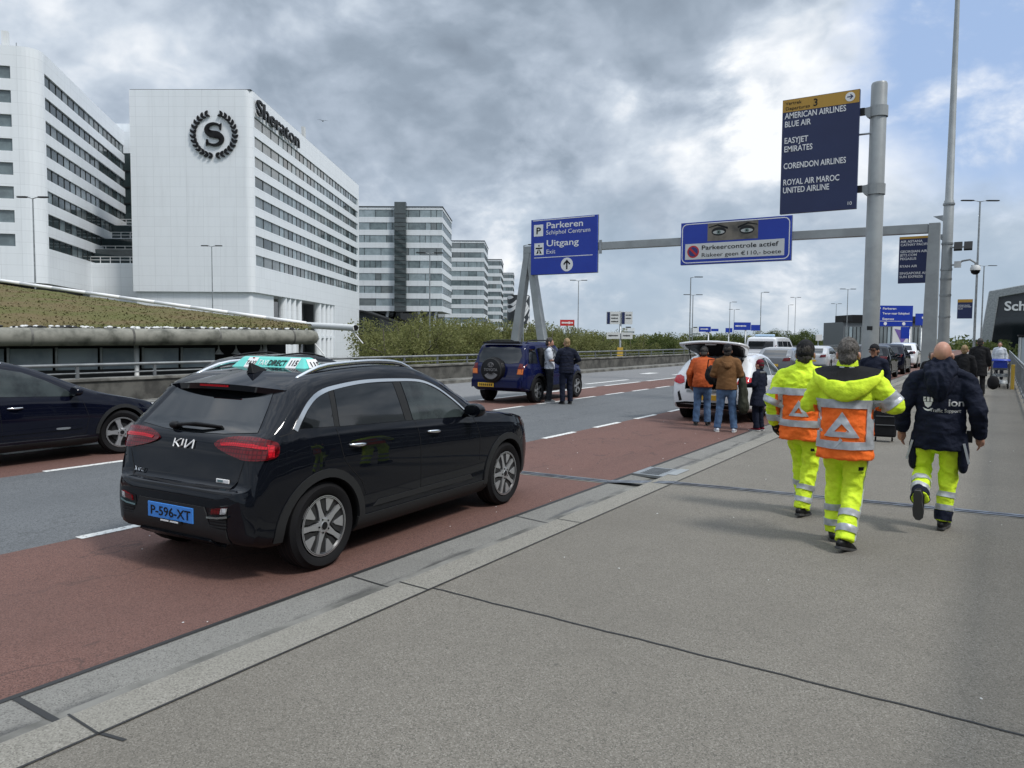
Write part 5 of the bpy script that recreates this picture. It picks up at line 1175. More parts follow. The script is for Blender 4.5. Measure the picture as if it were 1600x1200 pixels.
# ---- dark navy hatchback in the bus lane (left edge)
def basic(car, sidewins, rearwin, shield, lights=True, glass='cglass', handles=(), seams=(), head=None, tail=None):
    for md in ('R', 'L'):
        for w_ in sidewins: car.patch('side_window', w_, md, M[glass])
        for y0, z in handles:
            pts = [car.ray(md, y0+.02*k, z)[0]+Vector(((1 if md == 'R' else -1)*(.005+.03*math.sin(math.pi*k/10)), 0, 0)) for k in range(11)]
            MB().tube(pts, .012, M['chrome'] if car.sp.get('hchrome') else car.paint, 8).build('door_handle', car.root, True)
        for sm in seams: car.strip('shut_line', sm, md, M['black'], wd=.007)
    if rearwin: car.patch('rear_window', rearwin, 'B', M['cglass'])
    if shield: car.patch('windshield', shield, 'F', M['cglass'])
    for sd in (-1, 1):
        if tail: q = [(sd*a, z) for a, z in tail]; car.patch('tail_light', q if sd > 0 else q[::-1], 'B', M['lens_r'], off=.010, th=.02)
        if head: q = [(sd*a, z) for a, z in head]; car.patch('headlight', q if sd > 0 else q[::-1], 'F', M['lens_c'], off=.010, th=.02)
def newcar(root, sp, paint, **k):
    c = Car(root, sp, paint, **k); c.paint = paint; return c
mp = thing('navy_car', 'dark navy car with chrome door handle cut off by the left edge', 'car', (-11.88, 3.85, RZ), 0)
SPM = dict(wb=2.72, wr=.325, tum=.34, sill=.3, hchrome=1,
    top=[(-.9, .6), (-.88, .8), (-.80, .98), (-.5, 1.22), (-.2, 1.38), (.4, 1.45), (1.0, 1.44), (1.5, 1.33), (2.0, 1.12), (2.35, .97), (2.6, .90), (3.0, .81), (3.35, .71), (3.58, .60), (3.66, .50)],
    belt=[(-.9, .55), (-.7, .92), (0, .95), (1.2, .92), (2.1, .88), (2.5, .83), (3.0, .74), (3.4, .62), (3.66, .42)],
    plan=[(-.9, .66), (-.85, .76), (-.7, .83), (-.3, .88), (.5, .89), (2.4, .885), (2.9, .86), (3.2, .80), (3.45, .68), (3.6, .52), (3.66, .40)], bot=[(-.9, .36), (-.7, .26), (0, .2), (2.7, .2), (3.4, .24), (3.66, .34)])
mc = newcar(mp, SPM, M['p_navy'])
basic(mc, [[(-.3, .98), (.30, .97), (.27, 1.30), (.0, 1.27)], [(.36, .965), (.98, .95), (.95, 1.33), (.34, 1.31)], [(1.06, .945), (2.02, .90), (1.92, 1.0), (1.65, 1.14), (1.38, 1.255), (1.04, 1.325)]], [(-.55, .98), (.55, .98), (.48, 1.3), (-.48, 1.3)], [(-.64, 1.0), (.64, 1.0), (.54, 1.36), (-.54, 1.36)], glass='cglass2',
      handles=((.22, .80), (1.12, .79)), seams=([(.32, .95), (.34, .40)], [(1.02, .93), (1.06, .38), (2.15, .36), (2.2, .6), (2.12, .84)]), head=[(.5, .58), (.72, .62), (.74, .72), (.55, .68)], tail=[(.5, .8), (.74, .84), (.74, 1.0), (.55, .98)])
arch_trim(mc, M['dgrey'], .05, .010); mc.both(mc.patch, 'sill_cladding', [(.4, .21), (2.32, .21), (2.32, .30), (.4, .30)], 'SIDE', M['dgrey'], off=.010, th=.02); mc.both(mc.strip, 'door_moulding', [(.4, .46), (2.1, .47)], 'SIDE', M['p_navy'], wd=.05, off=.012, th=.02)
mc.both(mc.strip, 'roof_rail', [(.0, 1.385), (.6, 1.41), (1.15, 1.385)], 'SIDE', M['chrome'], wd=.025, off=.02, th=.03)
for md in ('R', 'L'): mc.patch('side_repeater', smooth_poly([(1.75, .455), (1.9, .45), (1.92, .475), (1.75, .48)], 3), md, M['chrome'], off=.016, th=.02)
mirror(mc, 2.02, .93, M['p_navy']); wheels(mc, 'five', .21, .22, steer=R(-14))
# ---- dark car further along, seen over the taxi's roof
hc = thing('dark_saloon', 'dark car in the far bus lane seen only above the taxi roof', 'car', (-11.95, 9.6, RZ), 0)
SPS = dict(wb=2.68, wr=.32, tum=.34, top=[(-.95, .62), (-.93, .85), (-.85, .98), (-.55, 1.14), (-.2, 1.33), (.3, 1.40), (.9, 1.42), (1.4, 1.36), (1.9, 1.16), (2.3, .98), (2.7, .92), (3.2, .82), (3.45, .70), (3.52, .5)],
    belt=[(-.95, .55), (-.8, .9), (0, .93), (1.2, .91), (2.2, .88), (2.8, .83), (3.3, .7), (3.52, .42)], plan=[(-.95, .66), (-.9, .76), (-.7, .84), (-.2, .88), (2.5, .88), (3.0, .83), (3.35, .7), (3.52, .45)], bot=[(-.95, .38), (-.7, .26), (0, .2), (2.7, .2), (3.3, .24), (3.52, .34)])
c = newcar(hc, SPS, M['p_black'])
SW = [[(-.25, .97), (.30, .96), (.28, 1.28), (.02, 1.25)], [(.36, .955), (1.0, .94), (.98, 1.31), (.34, 1.29)], [(1.08, .94), (1.98, .91), (1.85, 1.02), (1.55, 1.17), (1.3, 1.27), (1.06, 1.31)]]
kw = dict(handles=((.2, .80), (1.12, .80)), seams=([(.32, .94), (.34, .4)], [(1.04, .93), (1.06, .38)], [(2.1, .88), (2.12, .4)]), head=[(.45, .66), (.70, .68), (.72, .78), (.5, .76)], tail=[(.42, .78), (.74, .80), (.74, .95), (.48, .93)])
basic(c, SW, [(-.55, 1.0), (.55, 1.0), (.5, 1.28), (-.5, 1.28)], [(-.62, 1.02), (.62, 1.02), (.54, 1.33), (-.54, 1.33)], **kw); mirror(c, 1.98, .93, M['p_black']); wheels(c)
for sd in (-1, 1):
    pts = [c.ray('T', sd*.56, .1+1.3*k/10)[0]+Vector((0, 0, .03*math.sin(math.pi*k/10)+.005)) for k in range(11)]; MB().tube(pts, .016, M['black'], 8).build('roof_rail', hc, True)
plate(c, 0, .62, .5, .11, M['plate_y'], None)
# ---- blue off-roader with the spare wheel
su = thing('blue_off_roader', 'blue off-roader with covered spare wheel on its tail and a yellow plate', 'car', (-11.42, 18.05, RZ), .04)
SPU = dict(wb=2.49, wr=.345, tum=.22, agap=.06, sill=.32,
    top=[(-.80, .64), (-.785, .80), (-.76, .98), (-.72, 1.06), (-.60, 1.34), (-.50, 1.56), (-.35, 1.63), (.2, 1.66), (.9, 1.66), (1.25, 1.60), (1.6, 1.36), (1.95, 1.12), (2.1, 1.06), (2.6, 1.0), (2.95, .92), (3.08, .80), (3.14, .6)],
    belt=[(-.80, .56), (-.74, .98), (0, 1.04), (1.8, 1.0), (2.2, .96), (2.8, .86), (3.14, .5)], plan=[(-.80, .74), (-.77, .80), (-.65, .845), (-.3, .865), (2.3, .865), (2.7, .83), (2.95, .74), (3.08, .6), (3.14, .44)], bot=[(-.8, .42), (-.6, .33), (0, .28), (2.5, .28), (3.0, .34), (3.14, .45)])
c = newcar(su, SPU, M['p_blue'])
basic(c, [[(-.5, 1.08), (.0, 1.075), (.0, 1.48), (-.36, 1.46)], [(.10, 1.075), (.78, 1.065), (.78, 1.49), (.10, 1.49)], [(.86, 1.065), (1.68, 1.04), (1.50, 1.22), (1.25, 1.42), (1.12, 1.48), (.86, 1.49)]], smooth_poly([(-.62, 1.10), (0, 1.09), (.62, 1.10), (.58, 1.48), (0, 1.50), (-.58, 1.48)], 2), [(-.64, 1.14), (.64, 1.14), (.58, 1.52), (-.58, 1.52)],
      handles=((.12, .94), (.88, .93)), seams=([(.05, 1.06), (.05, .8)], [(.82, 1.06), (.84, .4)], [(1.75, 1.0), (1.72, .45)]), head=[(.42, .72), (.7, .74), (.7, .86), (.45, .86)])
arch_trim(c, M['dgrey'], .07, .02); c.both(c.patch, 'sill_cladding', [(.42, .29), (2.06, .29), (2.06, .45), (.42, .45)], 'SIDE', M['dgrey'], off=.012, th=.02)
c.patch('rear_bumper', [(-.74, .44), (.74, .44), (.76, .62), (.70, .70), (-.70, .70), (-.76, .62)], 'B', M['p_blue'], off=.07, th=.12)
for sd in (-1, 1):
    q = [(sd*a, z) for a, z in [(.60, .78), (.79, .78), (.80, 1.06), (.66, 1.08)]]; tl = c.patch('tail_light', q if sd > 0 else q[::-1], 'B', M['lens_r'], off=.012, th=.03)
    q = [(sd*a, z) for a, z in [(.62, .80), (.78, .80), (.785, .93), (.64, .93)]]; c.patch('amber_lens', q if sd > 0 else q[::-1], 'B', M['lens_o'], off=.015, th=.01, parent=tl)
    pts = [c.ray('T', sd*.60, -.3+1.6*k/10)[0]+Vector((0, 0, .055*min(1, 4*math.sin(math.pi*k/10)))) for k in range(11)]; MB().tube(pts, .018, M['black'], 8).build('roof_rail', su, True)
    MB().box((sd*.55, -.70, .665), (.20, .02, .05), M['lens_r']).build('reflector', su) if False else None
b = MB(); b.lathe([(0, -.16), (.29, -.155), (.335, -.12), (.35, -.04), (.345, .06)], M['black'], 'y', 40, (-.10, -.80, .90)); sw = b.build('spare_wheel_cover', su, True, angle=40)
b = MB(); b.lathe([(.30, -.158), (.325, -.135)], M['dgrey'], 'y', 40, (-.10, -.80, .90)); b.build('cover_rim', sw)
lg = MB(); lgm = mat('cover_print', (.16, .16, .165), .5)
for rx, rz in ((.085, .058), (.034, .056), (.075, .026)):
    cz = .90+.14+(.02 if rz < .03 else 0); lg.tube([(-.10+rx*math.cos(2*math.pi*k/24), -.962, cz+rz*math.sin(2*math.pi*k/24)) for k in range(25)], .007, lgm, 5)
lg.build('emblem', sw); text('TOYOTA', lgm, sw, (-.31, -.963, .875), UP, .075, .42, bold=.02)
for k in range(7): a = -2.4+k*.28; MB().plate([(0, .10), (.05, .24), (-.03, .24)], lambda u, v, d: (-.10+u*math.cos(a+1.57)-v*math.sin(a+1.57)*-1*0+v*math.cos(a), -.961+d, .90+v*math.sin(a)+u*math.cos(a)), .004, lgm).build('emblem', sw)
plate(c, -.30, .50, .5, .11, M['plate_y'], None); p_ = c.root
y_ = c.ray('B', -.30, .50)[0].y-.10
for o in kids(su):
    if o.name.startswith('number_plate'): o.location.y -= .075; q = MB(); [q.box((-.48+.062*k, c.ray('B', -.3, .5)[0].y-.019, .50), (.035, .004, .06), M['black']) for k in range(7)]; q.build('lettering', o)
b = MB(); b.tube([(-.5, -.5, 1.66), (.5, -.5, 1.66)], .02, M['black'], 8); b.plate([(-.60, 1.60), (.60, 1.60), (.57, 1.655), (-.57, 1.655)], lambda u, v, d: (u, -.60+d, v), .14, M['black']); b.build('roof_spoiler', su)
mirror(c, 1.72, 1.08, M['p_blue']); wheels(c, 'five', .225, .215)
# ---- white hatchback with the raised tailgate
hb = thing('white_hatchback', 'white hatchback with its tailgate raised and boot open', 'car', (-5.16, 16.85, RZ), .0)
SPH = dict(wb=2.60, wr=.315, tum=.36, top=[(-.86, .60), (-.85, .72), (-.80, .86), (-.72, .96), (-.5, 1.14), (-.2, 1.34), (.1, 1.42), (.8, 1.47), (1.2, 1.43), (1.6, 1.28), (2.0, 1.06), (2.2, .98), (2.7, .92), (3.1, .82), (3.3, .68), (3.38, .5)],
    belt=[(-.86, .52), (-.75, .88), (-.3, .99), (.5, .96), (1.9, .90), (2.3, .88), (2.9, .80), (3.38, .42)], plan=[(-.86, .70), (-.83, .78), (-.7, .85), (-.3, .88), (2.4, .88), (2.8, .85), (3.1, .76), (3.3, .58), (3.38, .42)], bot=[(-.86, .38), (-.7, .27), (0, .2), (2.6, .2), (3.2, .24), (3.38, .36)])
c = newcar(hb, SPH, M['p_white'], cut=[((0, -.25, 1.02), (1.08, 1.9, .64))])
basic(c, [[(-.28, 1.02), (.22, 1.0), (.22, 1.32), (-.05, 1.24)], [(.30, .995), (.95, .975), (.93, 1.36), (.29, 1.335)], [(1.02, .97), (1.82, .935), (1.72, 1.06), (1.45, 1.22), (1.2, 1.32), (1.0, 1.36)]], None, [(-.62, 1.06), (.62, 1.06), (.54, 1.38), (-.54, 1.38)], glass='cglass2', handles=((.2, .84), (1.0, .83)), seams=([(.26, .98), (.28, .4)], [(.98, .96), (1.0, .36)], [(1.95, .9), (1.93, .4)]), head=[(.4, .68), (.68, .70), (.70, .80), (.45, .78)])
c.patch('rear_bumper', [(-.72, .30), (.72, .30), (.74, .40), (.55, .43), (-.55, .43), (-.74, .40)], 'B', M['black'], off=.012, th=.02)
for sd in (-1, 1):
    q = [(sd*a, z) for a, z in [(.56, .84), (.66, .80), (.83, .85), (.82, .96), (.70, .99), (.60, .95)]]; c.patch('tail_light', q if sd > 0 else q[::-1], 'B', M['lens_r2'], off=.015, th=.03)
    q = [(sd*a, z) for a, z in [(.60, .46), (.66, .44), (.70, .62), (.66, .66)]]; c.patch('reflector', q if sd > 0 else q[::-1], 'B', M['black'], off=.008, th=.02)
c.patch('boot_sill', [(-.5, .63), (.5, .63), (.5, .69), (-.5, .69)], 'B', M['galv'], off=.005)
plate(c, 0, .53, .5, .11, M['plate_y'], None)
tg = MB(); n = 9; vs = []
for k in range(n):
    f_ = k/(n-1); y = .08-.98*f_; z = 1.41+.38*f_-.10*f_*f_+.02*math.sin(f_*3); w_ = .52+.20*min(1, f_*1.8)-.10*max(0, f_-.75)*2.2; arc_ = .05
    for j in range(9): u = -1+j/4; vs.append((u*w_, y-.05*(1-u*u)*f_, z+arc_*(1-u*u)))
tg.add(vs, [(k*9+j, k*9+j+1, (k+1)*9+j+1, (k+1)*9+j) for k in range(n-1) for j in range(8)], M['p_white']); to = tg.build('tailgate', hb, True); sm = to.modifiers.new('solid', 'SOLIDIFY'); sm.thickness = .05; sm.offset = -1
iv = [(x*.86, y*.90+.0, z-.062) for x, y, z in vs]; ti_ = MB(); ti_.add(iv, [(k*9+j, k*9+j+1, (k+1)*9+j+1, (k+1)*9+j) for k in range(n-1) for j in range(8)], M['black']); io = ti_.build('tailgate_lining', to, True); sm = io.modifiers.new('solid', 'SOLIDIFY'); sm.thickness = .012; sm.offset = 0
MB().box((0, -.83, 1.66), (.22, .09, .03), M['offwhite']).build('latch', to)
for sd in (-1, 1): MB().tube([(sd*.54, -.42, 1.18), (sd*.58, -.52, 1.55)], .012, M['black'], 8).build('gas_strut', hb, True)
b = MB(); 
for (x, y, z, dx, dy, dz, m) in ((-.25, -.2, .86, .35, .5, .36, M['black']), (.2, -.1, .82, .35, .45, .3, M['dgrey'])): b.box((x, y, z), (dx, dy, dz), m)
b.build('boot_luggage', hb, bevel=.05, seg=3)
mirror(c, 1.86, .95, M['p_white']); wheels(c, 'six', .205, .205)
# ---- white van with the light bar
vn = thing('white_van', 'white van with a pale blue roof light bar parked beyond the open hatchback', 'van', (-11.68, 46.3, RZ), 0)
SPV = dict(wb=3.2, wr=.335, tum=.15, top=[(-1.0, .6), (-.98, 1.0), (-.95, 1.1), (-.90, 1.5), (-.82, 1.84), (-.6, 1.90), (1.5, 1.92), (2.6, 1.88), (3.0, 1.72), (3.5, 1.30), (3.75, 1.14), (4.0, 1.04), (4.12, .8), (4.15, .5)],
    belt=[(-1.0, .55), (-.95, 1.05), (0, 1.12), (3.2, 1.06), (3.8, .95), (4.15, .44)], plan=[(-1.0, .84), (-.96, .90), (-.85, .94), (0, .955), (3.3, .95), (3.8, .86), (4.05, .7), (4.15, .5)], bot=[(-1.0, .36), (-.8, .28), (3.2, .24), (4.0, .26), (4.15, .36)])
c = newcar(vn, SPV, M['p_white'])
basic(c, [[(-.6, 1.18), (.7, 1.17), (.7, 1.66), (-.55, 1.66)], [(.8, 1.17), (1.9, 1.16), (1.9, 1.66), (.8, 1.66)], [(2.0, 1.16), (3.2, 1.12), (2.95, 1.4), (2.65, 1.64), (2.0, 1.66)]], [(-.72, 1.20), (.72, 1.20), (.70, 1.66), (-.70, 1.66)], [(-.74, 1.2), (.74, 1.2), (.66, 1.66), (-.66, 1.66)], handles=((.7, .98), (2.1, .98)), seams=([(.75, 1.9), (.75, .4)], [(1.95, 1.8), (1.95, .4)]), tail=[(.80, .95), (.90, .95), (.90, 1.45), (.82, 1.45)], head=[(.5, .75), (.8, .8), (.8, .95), (.55, .92)])
b = MB(); b.box((0, .0, 2.0), (1.1, .28, .13), mat('light_bar_blue', (.45, .6, .75), .2)); b.build('light_bar', vn, bevel=.04, seg=3); c.patch('rear_bumper', [(-.86, .38), (.86, .38), (.86, .55), (-.86, .55)], 'B', M['dgrey'], off=.03, th=.05)
plate(c, 0, .78, .5, .11, M['plate_y'], None); mirror(c, 3.05, 1.15, M['dgrey']); wheels(c)
# ---- further cars: scaled versions of the saloon and of the taxi shape
def far_car(name, label, loc, paint, sp=SPS, rz=0, rearlow=.95, S=(1, 1, 1)):
    r = thing(name, label, 'car', loc, rz); c = newcar(r, sp, M[paint]); z = lambda v: v
    if sp is SPS: basic(c, SW, [(-.55, 1.0), (.55, 1.0), (.5, 1.28), (-.5, 1.28)], [(-.62, 1.02), (.62, 1.02), (.54, 1.33), (-.54, 1.33)], **kw)
    else: basic(c, [[(.20, 1.075), (1.02, 1.045), (.98, 1.375), (.235, 1.355)], [(1.14, 1.04), (1.90, 1.005), (1.82, 1.16), (1.62, 1.28), (1.42, 1.355), (1.10, 1.378)], [(-.20, 1.095), (.14, 1.08), (.17, 1.345), (-.06, 1.25)]], [(-.60, 1.08), (.60, 1.08), (.5, 1.36), (-.5, 1.36)], [(-.66, 1.12), (.66, 1.12), (.53, 1.44), (-.53, 1.44)], handles=((.26, .925), (1.3, .915)), head=[(.50, .70), (.74, .76), (.80, .86), (.55, .80)], tail=[(.40, .90), (.76, .88), (.78, 1.02), (.5, 1.03)])
    plate(c, 0, .60 if sp is SPS else .47, .5, .11, M['plate_y'], None); mirror(c, 1.96, 1.0 if sp is not SPS else .93, M[paint]); wheels(c); r.scale = S; return c
far_car('grey_saloon', 'grey saloon half hidden behind the left hi-vis worker', (-8.7, 36.9, RZ), 'p_grey')
far_car('dark_estate_car', 'nearest dark parked car by the kerb beyond the thick pole', (-5.0, 38.6, RZ), 'p_black', SPT, S=(1, 1, 1.02))
far_car('dark_estate_car', 'second dark parked car by the kerb ahead of its like', (-5.0, 44.9, RZ), 'p_navy', SPT, S=(1, 1, 1.04))
far_car('white_crossover', 'white crossover parked farthest along the kerb left of the gantry post', (-5.3, 55.4, RZ), 'p_white', SPT, S=(1.05, 1.05, 1.06))
far_car('silver_hatchback', 'silver car in the middle lane behind the workers heads', (-8.9, 46.5, RZ), 'p_silver', SPS)
# ------------------------------------------------------------------ people
def cloth(name, col, col2=None, rough=.85, bump=.25, bs=140, ns=5, spec=.2): return mat(name, col, rough, 0, spec, col2=col2 or tuple(c*.78 for c in col), ns=ns, nd=5, bump=bump, bs=bs)
M['hiy'] = cloth('hi_vis_yellow', (.74, .95, .05), (.64, .86, .035), .7, .5, 24); M['hio'] = cloth('hi_vis_orange', (.98, .19, .03), (.88, .145, .02), .7, .5, 24)
M['refl'] = mat('reflective_tape', (.50, .52, .54), .4, .25, .5, col2=(.40, .42, .44), ns=18)
M['cnavy'] = cloth('navy_cloth', (.005, .008, .020), (.009, .012, .026), .8, .5, 24); M['cblack'] = cloth('black_cloth', (.010, .010, .011), (.016, .016, .018)); M['jean'] = cloth('blue_denim', (.055, .10, .19), (.09, .15, .25), ns=3)
M['djean'] = cloth('dark_denim', (.016, .019, .026), (.026, .028, .034)); M['brown'] = cloth('brown_fleece', (.19, .095, .040), (.15, .075, .03)); M['corange'] = cloth('orange_jacket', (.42, .085, .022), (.34, .065, .018)); M['cwhite'] = cloth('white_cotton', (.62, .66, .72)); M['cgrey'] = cloth('grey_cotton', (.16, .165, .17)); M['wine'] = cloth('wine_wool', (.16, .012, .025)); M['olive'] = cloth('olive_cloth', (.04, .042, .03))
M['skin'] = mat('skin', (.50, .27, .19), .5, 0, .4, col2=(.44, .22, .155), ns=12); M['skin2'] = mat('tan_skin', (.30, .155, .10), .5, 0, .4, col2=(.25, .125, .08), ns=12)
M['h_dark'] = mat('dark_hair', (.022, .018, .015), .6, bump=.6, bs=220, col2=(.05, .042, .036), ns=60); M['h_grey'] = mat('greying_hair', (.055, .047, .040), .6, bump=.6, bs=220, col2=(.14, .125, .11), ns=70); M['h_fair'] = mat('fair_hair', (.32, .22, .11), .6, bump=.6, bs=220, col2=(.24, .15, .07), ns=60)
M['sole'] = mat('shoe_sole', (.05, .05, .05), .7); M['wsole'] = mat('white_sole', (.6, .6, .58), .6)
class Surf(Car):
    def __init__(s, root, o):
        s.root = root; bm = bmesh.new(); bm.from_mesh(o.data); s.bvh = BVHTree.FromBMesh(bm); bm.free(); s.o = o
    def ray(s, mode, u, v):
        if isinstance(mode, tuple) and mode[0] == 'W':
            p0, p1, rad = Vector(mode[1]), Vector(mode[2]), mode[3]; t = (p1-p0).normalized(); e1 = (Vector((1, 0, 0))-t*t.x).normalized(); e2 = t.cross(e1)
            d = e1*math.cos(R(u))+e2*math.sin(R(u)); o = p0.lerp(p1, v)+d*rad; h = s.bvh.ray_cast(o, -d, rad)
            if h[0] is None: q = s.bvh.find_nearest(p0.lerp(p1, v)+d*rad*.5); return q[0], (q[1] if q[1].dot(d) > 0 else -q[1])
            return h[0], (h[1] if h[1].dot(d) > 0 else -h[1])
        return Car.ray(s, mode, u, v)
    def band(s, name, p0, p1, v0, v1, m, rad=.16, a0=0, a1=360, off=.009): return s.patch(name, [(a0, v0), (a1, v0), (a1, v1), (a0, v1)], ('W', p0, p1, rad), m, off=off, th=.014, step=.035, us=300, parent=s.o)
    def label(s, t, x, z, h, w, m, mode='B', off=.005):
        o = text(t, m, None, (0, 0, 0), (0, 0, 0), h, w, bold=.015, depth=.0); me = o.data
        for v in me.vertices: p, n = s.ray(mode, x+v.co.x, z+v.co.y); v.co = p+n*off
        o.parent = s.o; return o
def remesh(b, name, parent, vox, wr=0.0, wf=(7, 7, 16), seed=0.0, smooth=4, mats=None, matfn=None, push=None):
    o = b.build(name, parent, True); r = o.modifiers.new('r', 'REMESH'); r.mode = 'VOXEL'; r.voxel_size = vox; s_ = o.modifiers.new('s', 'SMOOTH'); s_.factor = .5; s_.iterations = smooth
    par = o.parent; o.parent = None; freeze(o); o.parent = par; me = o.data; n = len(me.vertices)
    if wr:
        co = np.empty(n*3); me.vertices.foreach_get('co', co); co = co.reshape(-1, 3); nr = np.empty(n*3); me.vertex_normals.foreach_get('vector', nr); nr = nr.reshape(-1, 3); dd = np.empty(n)
        for i in range(n):
            x, y, z = co[i]; d = noise.fractal(Vector((x*wf[0]+seed, y*wf[1], z*wf[2])), .9, 2.1, 3)
            d2 = 1-abs(noise.noise(Vector((x*wf[0]*1.3+seed*2+z*2, y*wf[1]*1.3+z*3, z*wf[2]*.7))))*2.2
            dd[i] = wr*(.55*d+.55*d2-.25)
        co += nr*dd[:, None]; me.vertices.foreach_set('co', co.ravel()); me.update()
    me.polygons.foreach_set('use_smooth', [True]*len(me.polygons))
    if mats:
        me.materials.clear(); [me.materials.append(m) for m in mats]
        for f in me.polygons: f.material_index = matfn(f.center)
    return o
def person(label, loc, rz, h, J=None, top='cblack', legs='djean', hair='h_dark', skin='skin', hem=.80, shoes='black', vox=.011, bulk=1.0, legbulk=1.0, cap=None, head=(0, 0), sleeve=1.0, matfn=None, mats=None, wr=.010, flare=0.0, foot=None, fingers=True, beard=False, shoe2=None, group=None, collar=True, bald=False, grip=.6):
    r = thing('person', label, 'person', loc, rz, group); r.scale = (h/1.8,)*3; K = dict(pel=(0, 0, .98), chest=(0, .01, 1.30), neck=(0, -.005, 1.49), shL=(-.18, -.01, 1.42), shR=(.18, -.01, 1.42), elL=(-.25, -.03, 1.17), elR=(.25, -.03, 1.17), wrL=(-.27, .04, .93), wrR=(.27, .04, .93),
        hipL=(-.095, 0, .95), hipR=(.095, 0, .95), knL=(-.105, .03, .51), knR=(.105, .03, .51), anL=(-.11, -.02, .09), anR=(.11, -.02, .09)); K.update(J or {}); K = {k: Vector(v) for k, v in K.items()}
    vb = min(vox*.62, .0085) if fingers else vox*.9; sk = M[skin]; b = MB(); pel, ch, nk = K['pel'], K['chest'], K['neck']; hips = (K['hipL']+K['hipR'])/2
    up = (nk-ch).normalized(); lp = lambda f: (pel.lerp(ch, f/.55) if f < .55 else ch.lerp(nk, (f-.55)/.45))
    b.tube([pel-Vector((0, 0, .08)), pel, lp(.3), lp(.55), lp(.8), lp(.97)], [(.14, .10), (.15, .105), (.13, .09), (.145, .10), (.14, .09), (.07, .055)], sk, 16, round_=True)
    hc = nk+up*.04+Vector((0, .015, .108)); b.tube([nk-up*.05, nk+up*.05+Vector((0, .005, .02)), hc-Vector((0, .01, .03))], [.062, .056, .055], sk, 14, round_=True)
    for s_ in 'LR':
        b.tube([lp(.85), K['sh'+s_]], [.075, .062], sk, 12, round_=True); b.tube([K['sh'+s_], K['el'+s_], K['wr'+s_]], [.052, .041, .029], sk, 12, round_=True); b.tube([K['hip'+s_], K['kn'+s_], K['an'+s_]], [.078, .055, .04], sk, 12, round_=True)
    hm = Matrix.Rotation(R(head[0]), 3, 'Z') @ Matrix.Rotation(R(head[1]), 3, 'X'); H = lambda x, y, z: hc+hm @ Vector((x, y, z))*1.08
    for c, rr_ in (((0, -.010, .022), (.076, .096, .103)), ((0, .028, -.05), (.054, .062, .066)), ((0, .05, -.01), (.058, .050, .075)), ((0, .098, -.022), (.014, .018, .020)), ((0, .094, .0), (.010, .013, .030)), ((0, .082, -.062), (.024, .014, .009)), ((0, .075, -.098), (.026, .022, .02)),
                   ((-.080, -.008, -.012), (.012, .022, .034)), ((.080, -.008, -.012), (.012, .022, .034)), ((-.03, .08, .032), (.025, .014, .009)), ((.03, .08, .032), (.025, .014, .009))): b.ell(H(*c), rr_, sk, 18, 12, hm)
    for s_, sg in (('L', -1), ('R', 1)):
        w = K['wr'+s_]; d = (w-K['el'+s_]).normalized(); fwd = Vector((0, 1, 0)) if abs(d.y) < .75 else Vector((-sg*1, 0, .35)); th = (fwd-d*fwd.dot(d)).normalized(); n = d.cross(th)*1.0
        if n.dot(Vector((-sg, 0, 0)) if abs(d.x) < .7 else Vector((0, 1, -.5))) < 0: n = -n
        b.tube([w, w+d*.045, w+d*.09], [(.030, .022), (.040, .018), (.038, .016)], sk, 10, round_=True); 
        b.ell(w+d*.055, (.036, .036, .036), sk, 10, 8)
        if fingers:
            for q in range(4):
                p = w+d*.088+th*(.030-.020*q); L_ = (.030, .034, .032, .025)[q]; ps = [p-d*.02, p]; dd = d.copy()
                for sgm in range(3): dd = (dd+n*(grip*(.25+.1*q*.5)+.06)).normalized(); p = p+dd*L_*(1, .8, .62)[sgm]; ps.append(p)
                b.tube(ps, [.0095, .0092, .0085, .008, .0068], sk, 8, round_=True)
            p = w+d*.025+th*.028; b.tube([p-th*.01, p+th*.024+d*.022+n*.008, p+th*.030+d*.052+n*.020, p+th*.026+d*.074+n*.028], [.013, .0115, .0100, .0078], sk, 8, round_=True)
        else: b.tube([w+d*.08, w+d*.15+n*.03], [(.034, .016), (.028, .012)], sk, 8, round_=True)
    body = remesh(b, 'body', r, vb, smooth=3 if fingers else 2)
    # eyes
    for sg in (-1, 1):
        e = MB(); e.ell(H(sg*.031, .0835, .012), (.0125, .010, .008), M['white'], 10, 8); e.ell(H(sg*.031, .0925, .012), (.006, .004, .006), M['black'], 8, 6); e.build('eye', body)
    if hair and not bald:
        hb = MB(); hb.ell(H(0, -.024, .036), (.084, .098, .104), M[hair], 26, 18, hm); hb.ell(H(0, -.055, -.03), (.072, .055, .075), M[hair], 20, 14, hm)
        if hair == 'h_long': pass
        remesh(hb, 'hair', r, vox*.6, wr=.011, wf=(38, 38, 22), smooth=1)
    if beard: hb = MB(); hb.ell(H(0, .045, -.075), (.056, .056, .050), M['h_dark'], 18, 12, hm); remesh(hb, 'beard', r, vox*.8, wr=.004, wf=(50, 50, 50), smooth=2)
    if cap:
        cm = M[cap[0]]; hb = MB(); hb.ell(H(0, -.014, .050), (.088, .106, .090 if cap[1] != 'beanie' else .100), cm, 24, 16, hm); hb.ell(H(0, -.03, .01), (.086, .092, .07 if cap[1] == 'beanie' else .055), cm, 22, 14, hm)
        remesh(hb, 'beanie' if cap[1] == 'beanie' else 'cap', r, vox*.8, wr=.003, wf=(30, 30, 40), smooth=2)
        if cap[1] == 'cap':
            q = MB(); pts = [(-.075, 0), (-.07, .05), (-.04, .085), (0, .095), (.04, .085), (.07, .05), (.075, 0)]; q.plate(pts, lambda u, v, d: H(u, .07+v, .050-.9*u*u*4-.12*v-d), .008, cm); q.build('cap_brim', r, bevel=.002)
    # trousers
    lm = M[legs]; t = MB(); k = legbulk
